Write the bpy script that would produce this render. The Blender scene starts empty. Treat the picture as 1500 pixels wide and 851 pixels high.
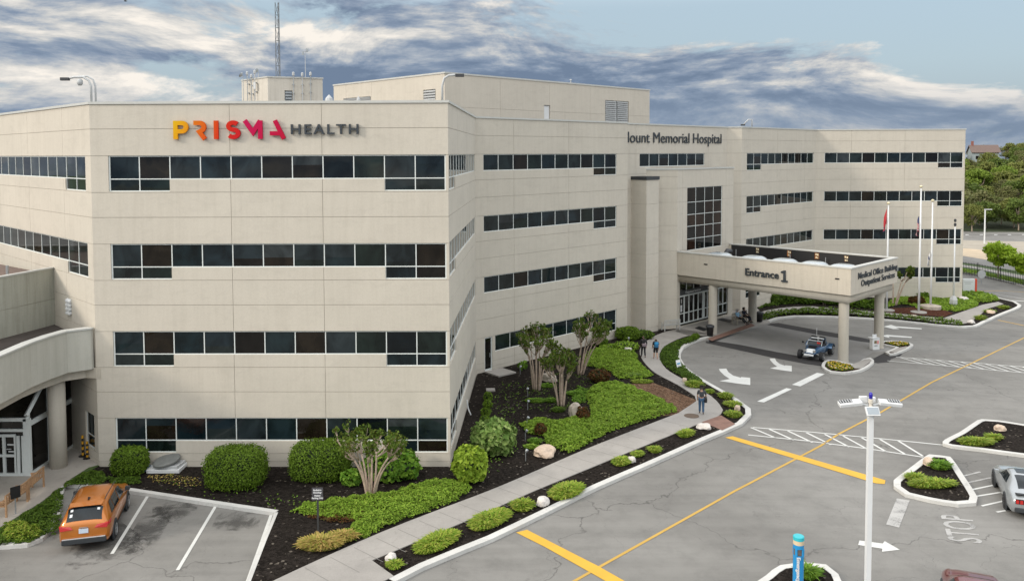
import bpy, bmesh, math, random
from mathutils import Vector, Matrix
from mathutils.geometry import tessellate_polygon
R = math.radians
rnd = random.Random(7)
scene = bpy.context.scene
COL = scene.collection
# ------------------------------------------------------------------ camera
F, PITCH, HOR, CX, ROLL = 1206.027, 0.0479756, 225.3246, 748.75, -0.00382828
YP = HOR + F*math.tan(PITCH)
H = 15.105
cam_d = bpy.data.cameras.new('camera'); cam = bpy.data.objects.new('camera', cam_d); COL.objects.link(cam)
cam.matrix_world = Matrix.Translation((0,0,H)) @ Matrix.Rotation(math.pi/2-PITCH,4,'X') @ Matrix.Rotation(ROLL,4,'Z')
cam_d.sensor_width = 36; cam_d.sensor_fit = 'HORIZONTAL'; cam_d.lens = F/1500*36
cam_d.shift_x = (750-CX)/1500; cam_d.shift_y = -(425.5-YP)/1500
cam_d.clip_end = 4000; cam_d.clip_start = .5
scene.camera = cam

def ray(x, y):
    u, w = x-CX, y-YP
    cr, sr = math.cos(ROLL), math.sin(ROLL)
    u, w = u*cr+w*sr, -u*sr+w*cr
    cp, sp = math.cos(PITCH), math.sin(PITCH)
    d = Vector((u, F*cp-w*sp, -F*sp-w*cp))
    return d/d.y
def T(x, y=0):            # terrain: flat, then falling gently to the right
    return -0.033*min(max(x-10, 0), 50)
def G(px, py, dz=0.0):    # point of the ground (plus dz) seen at a photo pixel
    d = ray(px, py); z = 0
    for _ in range(12):
        t = (H-(z+dz))/-d.z
        z = T(d.x*t)
    return Vector((d.x*t, d.y*t, z+dz))
def G2(pts, dz=0.0): return [G(a, b, dz).xy for a, b in pts]
def W(px, py, A, B):      # point of the vertical plane through A,B
    d = ray(px, py); n = Vector((-(B[1]-A[1]), B[0]-A[0]))
    t = (A[0]*n.x+A[1]*n.y)/(d.x*n.x+d.y*n.y)
    return Vector((d.x*t, d.y*t, H+d.z*t))
def AT(px, py, Y):        # point at depth Y
    d = ray(px, py); return Vector((d.x*Y, Y, H+d.z*Y))

# ------------------------------------------------------------------ objects
def tag(o, label=None, cat=None, group=None, kind=None):
    if label: o['label'] = label
    if cat: o['category'] = cat
    if group: o['group'] = group
    if kind: o['kind'] = kind
    return o
def thing(name, label, cat, loc=(0,0,0), rz=0, group=None):
    o = bpy.data.objects.new(name, None); COL.objects.link(o)
    o.location = loc; o.rotation_euler = (0,0,rz); o.empty_display_size = .3
    return tag(o, label, cat, group)
def kids(o): return [c for c in bpy.data.objects if c.parent is o]
def copy_tree(o, parent=None):
    c = o.copy(); COL.objects.link(c)
    if parent: c.parent = parent
    for ch in kids(o): copy_tree(ch, c)
    return c
def wloc(o):
    v = Vector((0,0,0))
    while o: v += Vector(o.location); o = o.parent
    return v

class MB:
    def __init__(s): s.v=[]; s.f=[]; s.m=[]; s.mats=[]; s.cur=0
    def mat(s, m):
        if m not in s.mats: s.mats.append(m)
        s.cur = s.mats.index(m); return s
    def add(s, vs, fs, M=None):
        n=len(s.v)
        s.v += [(M@Vector(v)) if M else Vector(v) for v in vs]
        s.f += [tuple(i+n for i in f) for f in fs]; s.m += [s.cur]*len(fs)
        return s
    def quad(s,a,b,c,d): return s.add([a,b,c,d],[(0,1,2,3)])
    def box(s, c, d, M=None):
        x,y,z=c; a,b,e=d[0]/2,d[1]/2,d[2]/2
        vs=[(x+i*a,y+j*b,z+k*e) for i in(-1,1) for j in(-1,1) for k in(-1,1)]
        return s.add(vs,[(0,1,3,2),(4,6,7,5),(0,4,5,1),(2,3,7,6),(0,2,6,4),(1,5,7,3)],M)
    def hull8(s, lo, hi, M=None):   # two 4-point loops
        return s.add(list(lo)+list(hi),[(3,2,1,0),(4,5,6,7)]+[(i,(i+1)%4,(i+1)%4+4,i+4) for i in range(4)],M)
    def tube(s, path, r, n=8, caps=True, M=None):
        path=[Vector(p) for p in path]; k=len(path)
        rs=r if isinstance(r,(list,tuple)) else [r]*k
        up=None; vs=[]
        for i,p in enumerate(path):
            t=(path[min(i+1,k-1)]-path[max(i-1,0)]).normalized()
            if up is None:
                up = t.cross(Vector((0,0,1)) if abs(t.z)<.9 else Vector((1,0,0))).normalized()
            up=(up-t*up.dot(t)).normalized(); w=t.cross(up)
            for j in range(n):
                a=2*math.pi*j/n; vs.append(p+(up*math.cos(a)+w*math.sin(a))*rs[i])
        fs=[(i*n+j,i*n+(j+1)%n,(i+1)*n+(j+1)%n,(i+1)*n+j) for i in range(k-1) for j in range(n)]
        if caps: fs+= [tuple(range(n))[::-1], tuple((k-1)*n+j for j in range(n))]
        return s.add(vs,fs,M)
    def lathe(s, prof, n=16, M=None):   # prof: (r,z)
        vs=[];fs=[]
        for r,z in prof:
            for j in range(n):
                a=2*math.pi*j/n; vs.append((r*math.cos(a),r*math.sin(a),z))
        k=len(prof)
        fs=[(i*n+j,i*n+(j+1)%n,(i+1)*n+(j+1)%n,(i+1)*n+j) for i in range(k-1) for j in range(n)]
        fs+= [tuple(range(n))[::-1], tuple((k-1)*n+j for j in range(n))]
        return s.add(vs,fs,M)
    def poly(s, pts, z, M=None):
        tri=tessellate_polygon([[Vector((p[0],p[1],0)) for p in pts]])
        return s.add([(p[0],p[1],z) for p in pts],[tuple(t) for t in tri],M)
    def prism(s, pts, z0, z1, M=None, bottom=True):
        n=len(pts)
        ar=sum(pts[i][0]*pts[(i+1)%n][1]-pts[(i+1)%n][0]*pts[i][1] for i in range(n))
        if ar<0: pts=list(pts)[::-1]
        tri=[]
        for t in tessellate_polygon([[Vector((p[0],p[1],0)) for p in pts]]):
            a,b,c=[pts[i] for i in t]
            cr=(b[0]-a[0])*(c[1]-a[1])-(b[1]-a[1])*(c[0]-a[0])
            tri.append(tuple(t) if cr>0 else tuple(t)[::-1])
        vs=[(p[0],p[1],z0) for p in pts]+[(p[0],p[1],z1) for p in pts]
        fs=[tuple(i+n for i in t) for t in tri]+[(i,(i+1)%n,(i+1)%n+n,i+n) for i in range(n)]
        if bottom: fs+=[t[::-1] for t in tri]
        return s.add(vs,fs,M)
    def build(s, name, mat=None, parent=None, smooth=False, world=False, label=None, bev=0):
        me=bpy.data.meshes.new(name)
        off=wloc(parent) if (world and parent) else Vector((0,0,0))
        me.from_pydata([tuple(v-off) for v in s.v],[],s.f)
        if s.mats:
            for m in s.mats: me.materials.append(m)
            me.polygons.foreach_set('material_index', s.m)
        elif mat: me.materials.append(mat)
        if smooth: me.polygons.foreach_set('use_smooth',[True]*len(me.polygons))
        me.update()
        o=bpy.data.objects.new(name, me); COL.objects.link(o)
        if parent: o.parent=parent
        if label: o['label']=label
        if bev:
            b=o.modifiers.new('bevel','BEVEL'); b.width=bev; b.segments=2; b.limit_method='ANGLE'
        return o
def top(o, label, cat, group=None): return tag(o,label,cat,group)
def struct(o): o['kind']='structure'; return o
def rebase(o):          # a one-mesh thing: put its origin at its base
    me=o.data; n=len(me.vertices)
    xs=[v.co.x for v in me.vertices]; ys=[v.co.y for v in me.vertices]; zs=[v.co.z for v in me.vertices]
    c=Vector(((min(xs)+max(xs))/2,(min(ys)+max(ys))/2,min(zs)))
    me.transform(Matrix.Translation(-c)); o.location=Vector(o.location)+c
    return o

# ground-following polygons -------------------------------------------------
def drape(pts, dz, name, mat, thick=0, kind='structure', grid=0):
    bm=bmesh.new()
    vs=[bm.verts.new((p[0],p[1],0)) for p in pts]
    tri=tessellate_polygon([[Vector((p[0],p[1],0)) for p in pts]])
    for t in tri:
        try: bm.faces.new([vs[i] for i in t])
        except ValueError: pass
    bmesh.ops.recalc_face_normals(bm, faces=bm.faces)
    for f in bm.faces:
        if f.normal.z<0: f.normal_flip()
    for x in (10,60):
        bmesh.ops.bisect_plane(bm, geom=bm.verts[:]+bm.edges[:]+bm.faces[:], plane_co=(x,0,0), plane_no=(1,0,0))
    if thick:
        r=bmesh.ops.extrude_face_region(bm, geom=bm.faces[:])
        for g in r['geom']:
            if isinstance(g,bmesh.types.BMVert): g.co.z=1
        bmesh.ops.recalc_face_normals(bm, faces=bm.faces)
    for v in bm.verts: v.co.z = T(v.co.x)+ (dz if (v.co.z>.5 or not thick) else dz-thick)
    me=bpy.data.meshes.new(name); bm.to_mesh(me); bm.free(); me.materials.append(mat)
    o=bpy.data.objects.new(name,me); COL.objects.link(o)
    if kind: o['kind']=kind
    return o
def smooth_line(pts, closed=False, step=1.2):
    P=[Vector((p[0],p[1])) for p in pts]; n=len(P); out=[]
    rng=range(n if closed else n-1)
    for i in rng:
        p1,p2=P[i],P[(i+1)%n]
        p0=P[(i-1)%n] if (closed or i>0) else p1*2-p2
        p3=P[(i+2)%n] if (closed or i+2<n) else p2*2-p1
        m=max(1,int((p2-p1).length/step))
        for k in range(m):
            t=k/m
            # centripetal-ish: limited tangents
            l=(p2-p1).length
            d1=(p2-p0); d1=d1.normalized()*min(l,d1.length/2) if d1.length>0 else d1
            d2=(p3-p1); d2=d2.normalized()*min(l,d2.length/2) if d2.length>0 else d2
            h00=2*t**3-3*t*t+1;h10=t**3-2*t*t+t;h01=-2*t**3+3*t*t;h11=t**3-t*t
            out.append(p1*h00+d1*h10+p2*h01+d2*h11)
    if not closed: out.append(P[-1])
    return out
def offset_line(P, d, closed=False):
    P=[Vector((p[0],p[1])) for p in P]; n=len(P); out=[]
    for i in range(n):
        a=P[i-1] if (i>0 or closed) else None
        b=P[(i+1)%n] if (i<n-1 or closed) else None
        ns=[]
        if a is not None and (P[i]-a).length>1e-6:
            t=(P[i]-a).normalized(); ns.append(Vector((-t.y,t.x)))
        if b is not None and (b-P[i]).length>1e-6:
            t=(b-P[i]).normalized(); ns.append(Vector((-t.y,t.x)))
        m=sum(ns,Vector((0,0))).normalized(); c=max(.45,m.dot(ns[0]))
        out.append(P[i]+m*(d/c))
    return out
def strip(mb, P, o0, o1, z0, z1, closed=False, follow=True):   # swept rectangle
    A=offset_line(P,o0,closed); B=offset_line(P,o1,closed); n=len(P); vs=[]
    for a,b in zip(A,B):
        za=T(a.x) if follow else 0; zb=T(b.x) if follow else 0
        vs+=[(a.x,a.y,za+z0),(b.x,b.y,zb+z0),(b.x,b.y,zb+z1),(a.x,a.y,za+z1)]
    fs=[]
    for i in range(n if closed else n-1):
        j=(i+1)%n
        for k in range(4): fs.append((i*4+k,i*4+(k+1)%4,j*4+(k+1)%4,j*4+k))
    if not closed: fs+=[(3,2,1,0),tuple((n-1)*4+k for k in range(4))]
    return mb.add(vs,fs)
def subdiv(P, step=2.0, closed=False):
    out=[]; n=len(P)
    for i in range(n if closed else n-1):
        a=Vector(P[i][:2]); b=Vector(P[(i+1)%n][:2]); m=max(1,int((b-a).length/step))
        out+=[a.lerp(b,k/m) for k in range(m)]
    if not closed: out.append(Vector(P[-1][:2]))
    return out

# ------------------------------------------------------------------ materials
def nn(nt,t,**k):
    n=nt.nodes.new(t)
    for a,b in k.items(): setattr(n,a,b)
    return n
def newmat(name):
    m=bpy.data.materials.new(name); m.use_nodes=True
    nt=m.node_tree; b=nt.nodes['Principled BSDF']
    return m,nt,b
def noise(nt, vec, scale, detail=6, rough=.6, dist=0):
    n=nn(nt,'ShaderNodeTexNoise'); n.inputs['Scale'].default_value=scale; n.inputs['Detail'].default_value=detail
    n.inputs['Roughness'].default_value=rough; n.inputs['Distortion'].default_value=dist
    if vec: nt.links.new(vec,n.inputs['Vector'])
    return n.outputs['Fac']
def ramp(nt, fac, stops):
    r=nn(nt,'ShaderNodeValToRGB'); e=r.color_ramp.elements
    while len(e)<len(stops): e.new(.5)
    for el,(p,c) in zip(e,stops):
        el.position=p; el.color=(c,c,c,1) if isinstance(c,(int,float)) else (*c,1)
    nt.links.new(fac,r.inputs['Fac']); return r.outputs['Color']
def mix(nt, fac, a, b, mode='MIX'):
    m=nn(nt,'ShaderNodeMix',data_type='RGBA',blend_type=mode)
    for s,v in ((m.inputs[0],fac),(m.inputs[6],a),(m.inputs[7],b)):
        if hasattr(v,'links') or isinstance(v,bpy.types.NodeSocket): nt.links.new(v,s)
        elif isinstance(v,(int,float)): s.default_value=v
        else: s.default_value=(*v,1)
    return m.outputs[2]
def math_(nt, op, a, b=None, clamp=False):
    m=nn(nt,'ShaderNodeMath',operation=op,use_clamp=clamp)
    for s,v in zip(m.inputs,(a,b)):
        if v is None: continue
        if isinstance(v,(int,float)): s.default_value=v
        else: nt.links.new(v,s)
    return m.outputs[0]
def mapping(nt, vec, scale):
    m=nn(nt,'ShaderNodeMapping'); m.inputs['Scale'].default_value=scale; nt.links.new(vec,m.inputs['Vector']); return m.outputs[0]
def bump(nt, b, h, strength, dist=.02):
    n=nn(nt,'ShaderNodeBump'); n.inputs['Strength'].default_value=strength; n.inputs['Distance'].default_value=dist
    nt.links.new(h,n.inputs['Height']); nt.links.new(n.outputs[0],b.inputs['Normal'])
def pos(nt): return nn(nt,'ShaderNodeNewGeometry').outputs['Position']
def objc(nt): return nn(nt,'ShaderNodeTexCoord').outputs['Object']
def MAT(name, col, rough=.75, var=.12, scale=2.5, bmp=0, bscale=60, metal=0, coat=0, world=False, spec=.5):
    m,nt,b=newmat(name); v=pos(nt) if world else objc(nt)
    n=noise(nt,v,scale,7,.65)
    lo=tuple(c*(1-var) for c in col); hi=tuple(min(1,c*(1+var)) for c in col)
    c=ramp(nt,n,[(.3,lo),(.7,hi)]); nt.links.new(c,b.inputs['Base Color'])
    b.inputs['Roughness'].default_value=rough; b.inputs['Metallic'].default_value=metal
    b.inputs['Coat Weight'].default_value=coat; b.inputs['Specular IOR Level'].default_value=spec
    if bmp: bump(nt,b,noise(nt,v,bscale,5),bmp)
    return m
def LEAF(name, cols, rough=.55, trans=.25, rm=1.5, gm=1.38):
    m,nt,b=newmat(name)
    g=nn(nt,'ShaderNodeNewGeometry'); v=g.outputs['Random Per Island']
    cols=[(min(.7,q[0]*rm),min(.7,q[1]*gm),q[2]*1.05) for q in cols]; k=len(cols); c=ramp(nt,v,[(i/(k-1)if k>1 else 0,cols[i]) for i in range(k)])
    n=noise(nt,g.outputs['Position'],.9,4); c=mix(nt,.45,c,ramp(nt,n,[(.35,.65),(.65,1.0)]),'MULTIPLY')
    nt.links.new(c,b.inputs['Base Color']); b.inputs['Roughness'].default_value=rough; b.inputs['Specular IOR Level'].default_value=.14
    tr=nn(nt,'ShaderNodeBsdfTranslucent'); nt.links.new(c,tr.inputs['Color'])
    mx=nn(nt,'ShaderNodeMixShader'); mx.inputs[0].default_value=trans
    nt.links.new(b.outputs[0],mx.inputs[1]); nt.links.new(tr.outputs[0],mx.inputs[2])
    nt.links.new(mx.outputs[0],nt.nodes['Material Output'].inputs['Surface']); return m
MATS={}
def wall_mat(name, col, stain=.25):
    m,nt,b=newmat(name); p=pos(nt)
    big=ramp(nt,noise(nt,p,.35,6,.6),[(.3,tuple(c*.95 for c in col)),(.7,tuple(c*1.03 for c in col))])
    st=noise(nt,mapping(nt,p,(2.6,2.6,.16)),1.6,7,.68)
    st=ramp(nt,st,[(.34,(1-stain,1-stain*1.05,1-stain*1.15)),(.56,(1,1,1))])
    c=mix(nt,.55,big,st,'MULTIPLY')
    blot=ramp(nt,noise(nt,mapping(nt,p,(1,1,2.2)),.9,8,.7,.6),[(.34,.93),(.5,1.0)])
    c=mix(nt,.8,c,blot,'MULTIPLY')
    fine=ramp(nt,noise(nt,p,14,4,.7),[(.3,.95),(.7,1.03)])
    c=mix(nt,1,c,fine,'MULTIPLY')
    nt.links.new(c,b.inputs['Base Color']); b.inputs['Roughness'].default_value=.85; b.inputs['Specular IOR Level'].default_value=.25
    bump(nt,b,noise(nt,p,45,4),.12,.01); return m
def glass_mat(name, cols, rough=.02):
    m,nt,b=newmat(name); g=nn(nt,'ShaderNodeNewGeometry')
    k=len(cols); r=ramp(nt,g.outputs['Random Per Island'],[(i/k,cols[i]) for i in range(k)])
    r.node.color_ramp.interpolation='CONSTANT'
    # blurred shapes of the rooms behind
    n=noise(nt,mapping(nt,g.outputs['Position'],(1,1,.7)),.9,4,.55,.8)
    c=mix(nt,1,r,ramp(nt,n,[(.35,.45),(.62,1.35)]),'MULTIPLY')
    nt.links.new(c,b.inputs['Base Color'])
    b.inputs['Roughness'].default_value=rough; b.inputs['IOR'].default_value=1.5; b.inputs['Specular IOR Level'].default_value=.36
    bump(nt,b,noise(nt,g.outputs['Position'],.55,2),.10,.05); return m
def road_mat():
    m,nt,b=newmat('asphalt'); p=pos(nt)
    big=noise(nt,p,.09,6,.62,.5); mid=noise(nt,p,.8,7,.7); fine=noise(nt,p,38,4,.75)
    c=ramp(nt,big,[(.3,(.155,.149,.138)),(.5,(.20,.193,.178)),(.7,(.24,.232,.215))])
    c=mix(nt,.75,c,ramp(nt,mid,[(.25,.72),(.5,1.0),(.8,1.12)]),'MULTIPLY')
    c=mix(nt,.8,c,ramp(nt,fine,[(.2,.72),(.5,1.0),(.8,1.2)]),'MULTIPLY')
    # streaks of tyre wear along the road direction
    mp=nn(nt,'ShaderNodeMapping'); mp.inputs['Rotation'].default_value=(0,0,R(-47)); mp.inputs['Scale'].default_value=(.05,1.1,1); nt.links.new(p,mp.inputs['Vector'])
    c=mix(nt,.5,c,ramp(nt,noise(nt,mp.outputs[0],1.4,5,.6),[(.3,.8),(.6,1.05)]),'MULTIPLY')
    # cracks
    w=nn(nt,'ShaderNodeTexNoise'); w.inputs['Scale'].default_value=.5; w.inputs['Detail'].default_value=6; nt.links.new(p,w.inputs['Vector'])
    dv=nn(nt,'ShaderNodeVectorMath',operation='MULTIPLY_ADD'); nt.links.new(w.outputs['Color'],dv.inputs[0]); dv.inputs[1].default_value=(3.2,3.2,0); nt.links.new(p,dv.inputs[2])
    crs=[]
    for sc,wd,th in ((.085,.0022,.34),(.36,.0036,.50),(.9,.006,.60)):
        vo=nn(nt,'ShaderNodeTexVoronoi',feature='DISTANCE_TO_EDGE',voronoi_dimensions='2D'); vo.inputs['Scale'].default_value=sc; nt.links.new(dv.outputs[0],vo.inputs['Vector'])
        e=ramp(nt,vo.outputs['Distance'],[(wd*.35,1),(wd,0)])
        k=ramp(nt,noise(nt,p,.16,4,.6),[(th-.06,0),(th+.06,1)])
        crs.append(math_(nt,'MULTIPLY',e,k))
    cr=math_(nt,'MAXIMUM',math_(nt,'MAXIMUM',crs[0],crs[1]),math_(nt,'MULTIPLY',crs[2],.7))
    # patching specks
    sp=ramp(nt,noise(nt,p,7.5,3,.55),[(.655,0),(.69,1)])
    sk=ramp(nt,noise(nt,p,.22,4,.6),[(.52,0),(.66,1)])
    sp=math_(nt,'MULTIPLY',sp,sk)
    c=mix(nt,math_(nt,'MULTIPLY',sp,.55),c,(.05,.047,.044))
    c=mix(nt,math_(nt,'MULTIPLY',cr,math_(nt,'MULTIPLY',mid,1.15)),c,(.055,.052,.048))
    # oil stains
    oil=ramp(nt,noise(nt,p,.55,5,.6,1.2),[(.66,0),(.74,1)])
    c=mix(nt,math_(nt,'MULTIPLY',oil,.38),c,(.08,.075,.07))
    nt.links.new(c,b.inputs['Base Color']); b.inputs['Roughness'].default_value=.88; b.inputs['Specular IOR Level'].default_value=.3
    bump(nt,b,math_(nt,'SUBTRACT',fine,math_(nt,'MULTIPLY',cr,1.5)),.35,.01); return m
def concrete_mat(name, col, joint=0):
    m,nt,b=newmat(name); p=pos(nt)
    c=ramp(nt,noise(nt,p,.5,7,.65),[(.3,tuple(x*.84 for x in col)),(.7,tuple(x*1.1 for x in col))])
    c=mix(nt,.7,c,ramp(nt,noise(nt,p,22,5,.7),[(.25,.85),(.7,1.08)]),'MULTIPLY')
    c=mix(nt,.8,c,ramp(nt,noise(nt,p,1.7,6,.7,1),[(.27,.7),(.42,1)]),'MULTIPLY')
    nt.links.new(c,b.inputs['Base Color']); b.inputs['Roughness'].default_value=.85; b.inputs['Specular IOR Level'].default_value=.3
    bump(nt,b,noise(nt,p,70,3),.15,.01); return m
def mulch_mat(name='mulch', a=(.012,.010,.0085), bb=(.035,.029,.025)):
    m,nt,b=newmat(name); p=pos(nt)
    vo=nn(nt,'ShaderNodeTexVoronoi'); vo.inputs['Scale'].default_value=11; nt.links.new(p,vo.inputs['Vector'])
    f=nn(nt,'ShaderNodeSeparateColor'); nt.links.new(vo.outputs['Color'],f.inputs[0])
    c=mix(nt,f.outputs[0],a,bb)
    c=mix(nt,.7,c,ramp(nt,noise(nt,p,.6,6,.65),[(.3,.65),(.7,1.25)]),'MULTIPLY')
    sp=ramp(nt,f.outputs[1],[(.975,0),(.985,1)])
    c=mix(nt,math_(nt,'MULTIPLY',sp,.6),c,(.24,.21,.17))
    nt.links.new(c,b.inputs['Base Color']); b.inputs['Roughness'].default_value=.95; b.inputs['Specular IOR Level'].default_value=.04
    bump(nt,b,math_(nt,'ADD',vo.outputs['Distance'],noise(nt,p,30,5)),.9,.06); return m
def brick_mat(name):
    m,nt,b=newmat(name); p=pos(nt)
    br=nn(nt,'ShaderNodeTexBrick'); br.inputs['Scale'].default_value=4; nt.links.new(p,br.inputs['Vector'])
    br.inputs['Color1'].default_value=(.20,.10,.075,1); br.inputs['Color2'].default_value=(.26,.14,.10,1); br.inputs['Mortar'].default_value=(.16,.12,.1,1)
    c=mix(nt,.8,br.outputs['Color'],ramp(nt,noise(nt,p,1.4,5),[(.3,.75),(.7,1.1)]),'MULTIPLY')
    nt.links.new(c,b.inputs['Base Color']); b.inputs['Roughness'].default_value=.85; return m
def paint_mat(name, col, base=(.2,.195,.185), worn=.38):
    m,nt,b=newmat(name); p=pos(nt)
    n=math_(nt,'ADD',math_(nt,'MULTIPLY',noise(nt,p,2.2,6,.7),.5),math_(nt,'MULTIPLY',noise(nt,p,30,4,.7),.5))
    k=ramp(nt,n,[(worn-.05,.0),(worn+.05,1)])
    c=mix(nt,k,base,col); c=mix(nt,.6,c,ramp(nt,noise(nt,p,.7,4),[(.3,.82),(.7,1.05)]),'MULTIPLY')
    nt.links.new(c,b.inputs['Base Color']); b.inputs['Roughness'].default_value=.7; return m

m_wall=wall_mat('precast_concrete',(.56,.515,.44),.09); m_wall2=wall_mat('parapet_concrete',(.48,.47,.415),.2)
m_soff=wall_mat('soffit_plaster',(.5,.46,.39),.12)
m_coping=MAT('coping_metal',(.5,.5,.47),.45,.06,2,world=True)
m_frame=MAT('window_frame_aluminium',(.66,.69,.67),.4,.04,3)
m_glass=glass_mat('window_glass',[(.004,.007,.009),(.008,.014,.017),(.007,.006,.005),(.010,.018,.021),(.004,.005,.005),(.014,.020,.020),(.006,.013,.016),(.012,.009,.006),(.005,.008,.007),(.009,.015,.013)])
m_blind=glass_mat('blind_behind_glass',[(.018,.025,.028),(.030,.036,.038),(.014,.021,.025),(.011,.019,.024)],.05)
m_glass2=glass_mat('dark_door_glass',[(.006,.006,.006),(.012,.011,.010),(.018,.014,.011)])
m_joint=MAT('joint_sealant',(.36,.325,.27),.9,.15)
m_cut=MAT('path_joint',(.19,.18,.165),.9,.15)
m_roof=MAT('roof_membrane',(.17,.15,.13),.9,.25,.6,world=True)
m_black=MAT('black_metal',(.012,.012,.013),.5,.1)
m_dark=MAT('dark_grey',(.04,.042,.046),.5,.1)
m_letter=MAT('letter_charcoal',(.035,.042,.05),.45,.08)
m_white=MAT('white_paint',(.66,.67,.67),.45,.04,2)
m_lgrey=MAT('light_grey_metal',(.45,.46,.46),.45,.08)
m_steel=MAT('galvanised_steel',(.38,.40,.41),.4,.12,metal=.5)
m_road=road_mat()
m_new=concrete_mat('new_asphalt',(.042,.040,.040))
m_slab=concrete_mat('concrete_slab',(.24,.235,.225)); m_path=concrete_mat('path_concrete',(.33,.31,.285)); m_kerb=concrete_mat('kerb_white',(.56,.55,.52))
m_plaza=concrete_mat('plaza_concrete',(.40,.37,.33))
m_mulch=mulch_mat(); m_brown=mulch_mat('brown_mulch',(.09,.052,.034),(.25,.155,.10)); m_redm=mulch_mat('red_mulch',(.045,.018,.012),(.12,.05,.032))
m_brick=brick_mat('paver_brick')
m_pw=paint_mat('road_paint_white',(.62,.62,.59)); m_pwf=paint_mat('road_paint_faded',(.42,.41,.39),worn=.46); m_py=paint_mat('road_paint_yellow',(.62,.36,.035),worn=.33); m_pyl=paint_mat('road_paint_yellow_thin',(.50,.31,.06),worn=.36)
m_soil=MAT('grass_ground',(.05,.085,.018),.95,.35,1.2,.5,20,world=True)
m_rock=MAT('boulder_stone',(.40,.35,.29),.9,.3,2.2,.6,9)
m_bark=MAT('smooth_bark',(.40,.31,.24),.8,.28,6,.25,30)
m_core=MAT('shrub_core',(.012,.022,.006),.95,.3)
m_lf_hedge=LEAF('hedge_leaf',[(.055,.105,.012),(.08,.145,.018),(.11,.19,.026)])
m_lf_lime=LEAF('lime_leaf',[(.11,.19,.02),(.17,.27,.035),(.24,.34,.05)])
m_lf_pale=LEAF('pale_leaf',[(.07,.14,.035),(.13,.22,.07),(.25,.34,.15)])
m_lf_mid=LEAF('fresh_leaf',[(.05,.13,.015),(.09,.19,.025),(.15,.26,.04)])
m_lf_myr=LEAF('myrtle_leaf',[(.035,.075,.014),(.06,.105,.018),(.095,.15,.028),(.06,.055,.015)])
m_lf_cov=LEAF('ground_cover_leaf',[(.085,.16,.02),(.13,.235,.03),(.18,.30,.045),(.22,.32,.06)])
m_lf_dark=LEAF('dark_ground_leaf',[(.03,.065,.012),(.055,.105,.016),(.085,.15,.024)])
m_lf_dry=LEAF('dry_grass',[(.30,.22,.09),(.36,.28,.13),(.22,.22,.06),(.16,.20,.04)])
m_lf_lirio=LEAF('lily_turf_blade',[(.08,.16,.018),(.14,.235,.03),(.21,.29,.05),(.27,.29,.08)])
m_lf_red=LEAF('red_leaf',[(.055,.02,.012),(.09,.045,.02),(.05,.06,.02)])
m_lf_wood=[LEAF('wood_leaf_'+n,c,.6,.3,1.25,1.2) for n,c in (('deep',[(.075,.115,.03),(.10,.145,.036),(.125,.175,.045)]),('olive',[(.135,.16,.05),(.165,.19,.06),(.195,.22,.07)]),('fresh',[(.12,.18,.03),(.155,.225,.04),(.19,.27,.055)]),('bare',[(.135,.145,.07),(.16,.165,.08),(.14,.165,.06)]))]
m_lf_young=LEAF('young_leaf',[(.15,.25,.02),(.20,.32,.03),(.26,.38,.05)])
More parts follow.
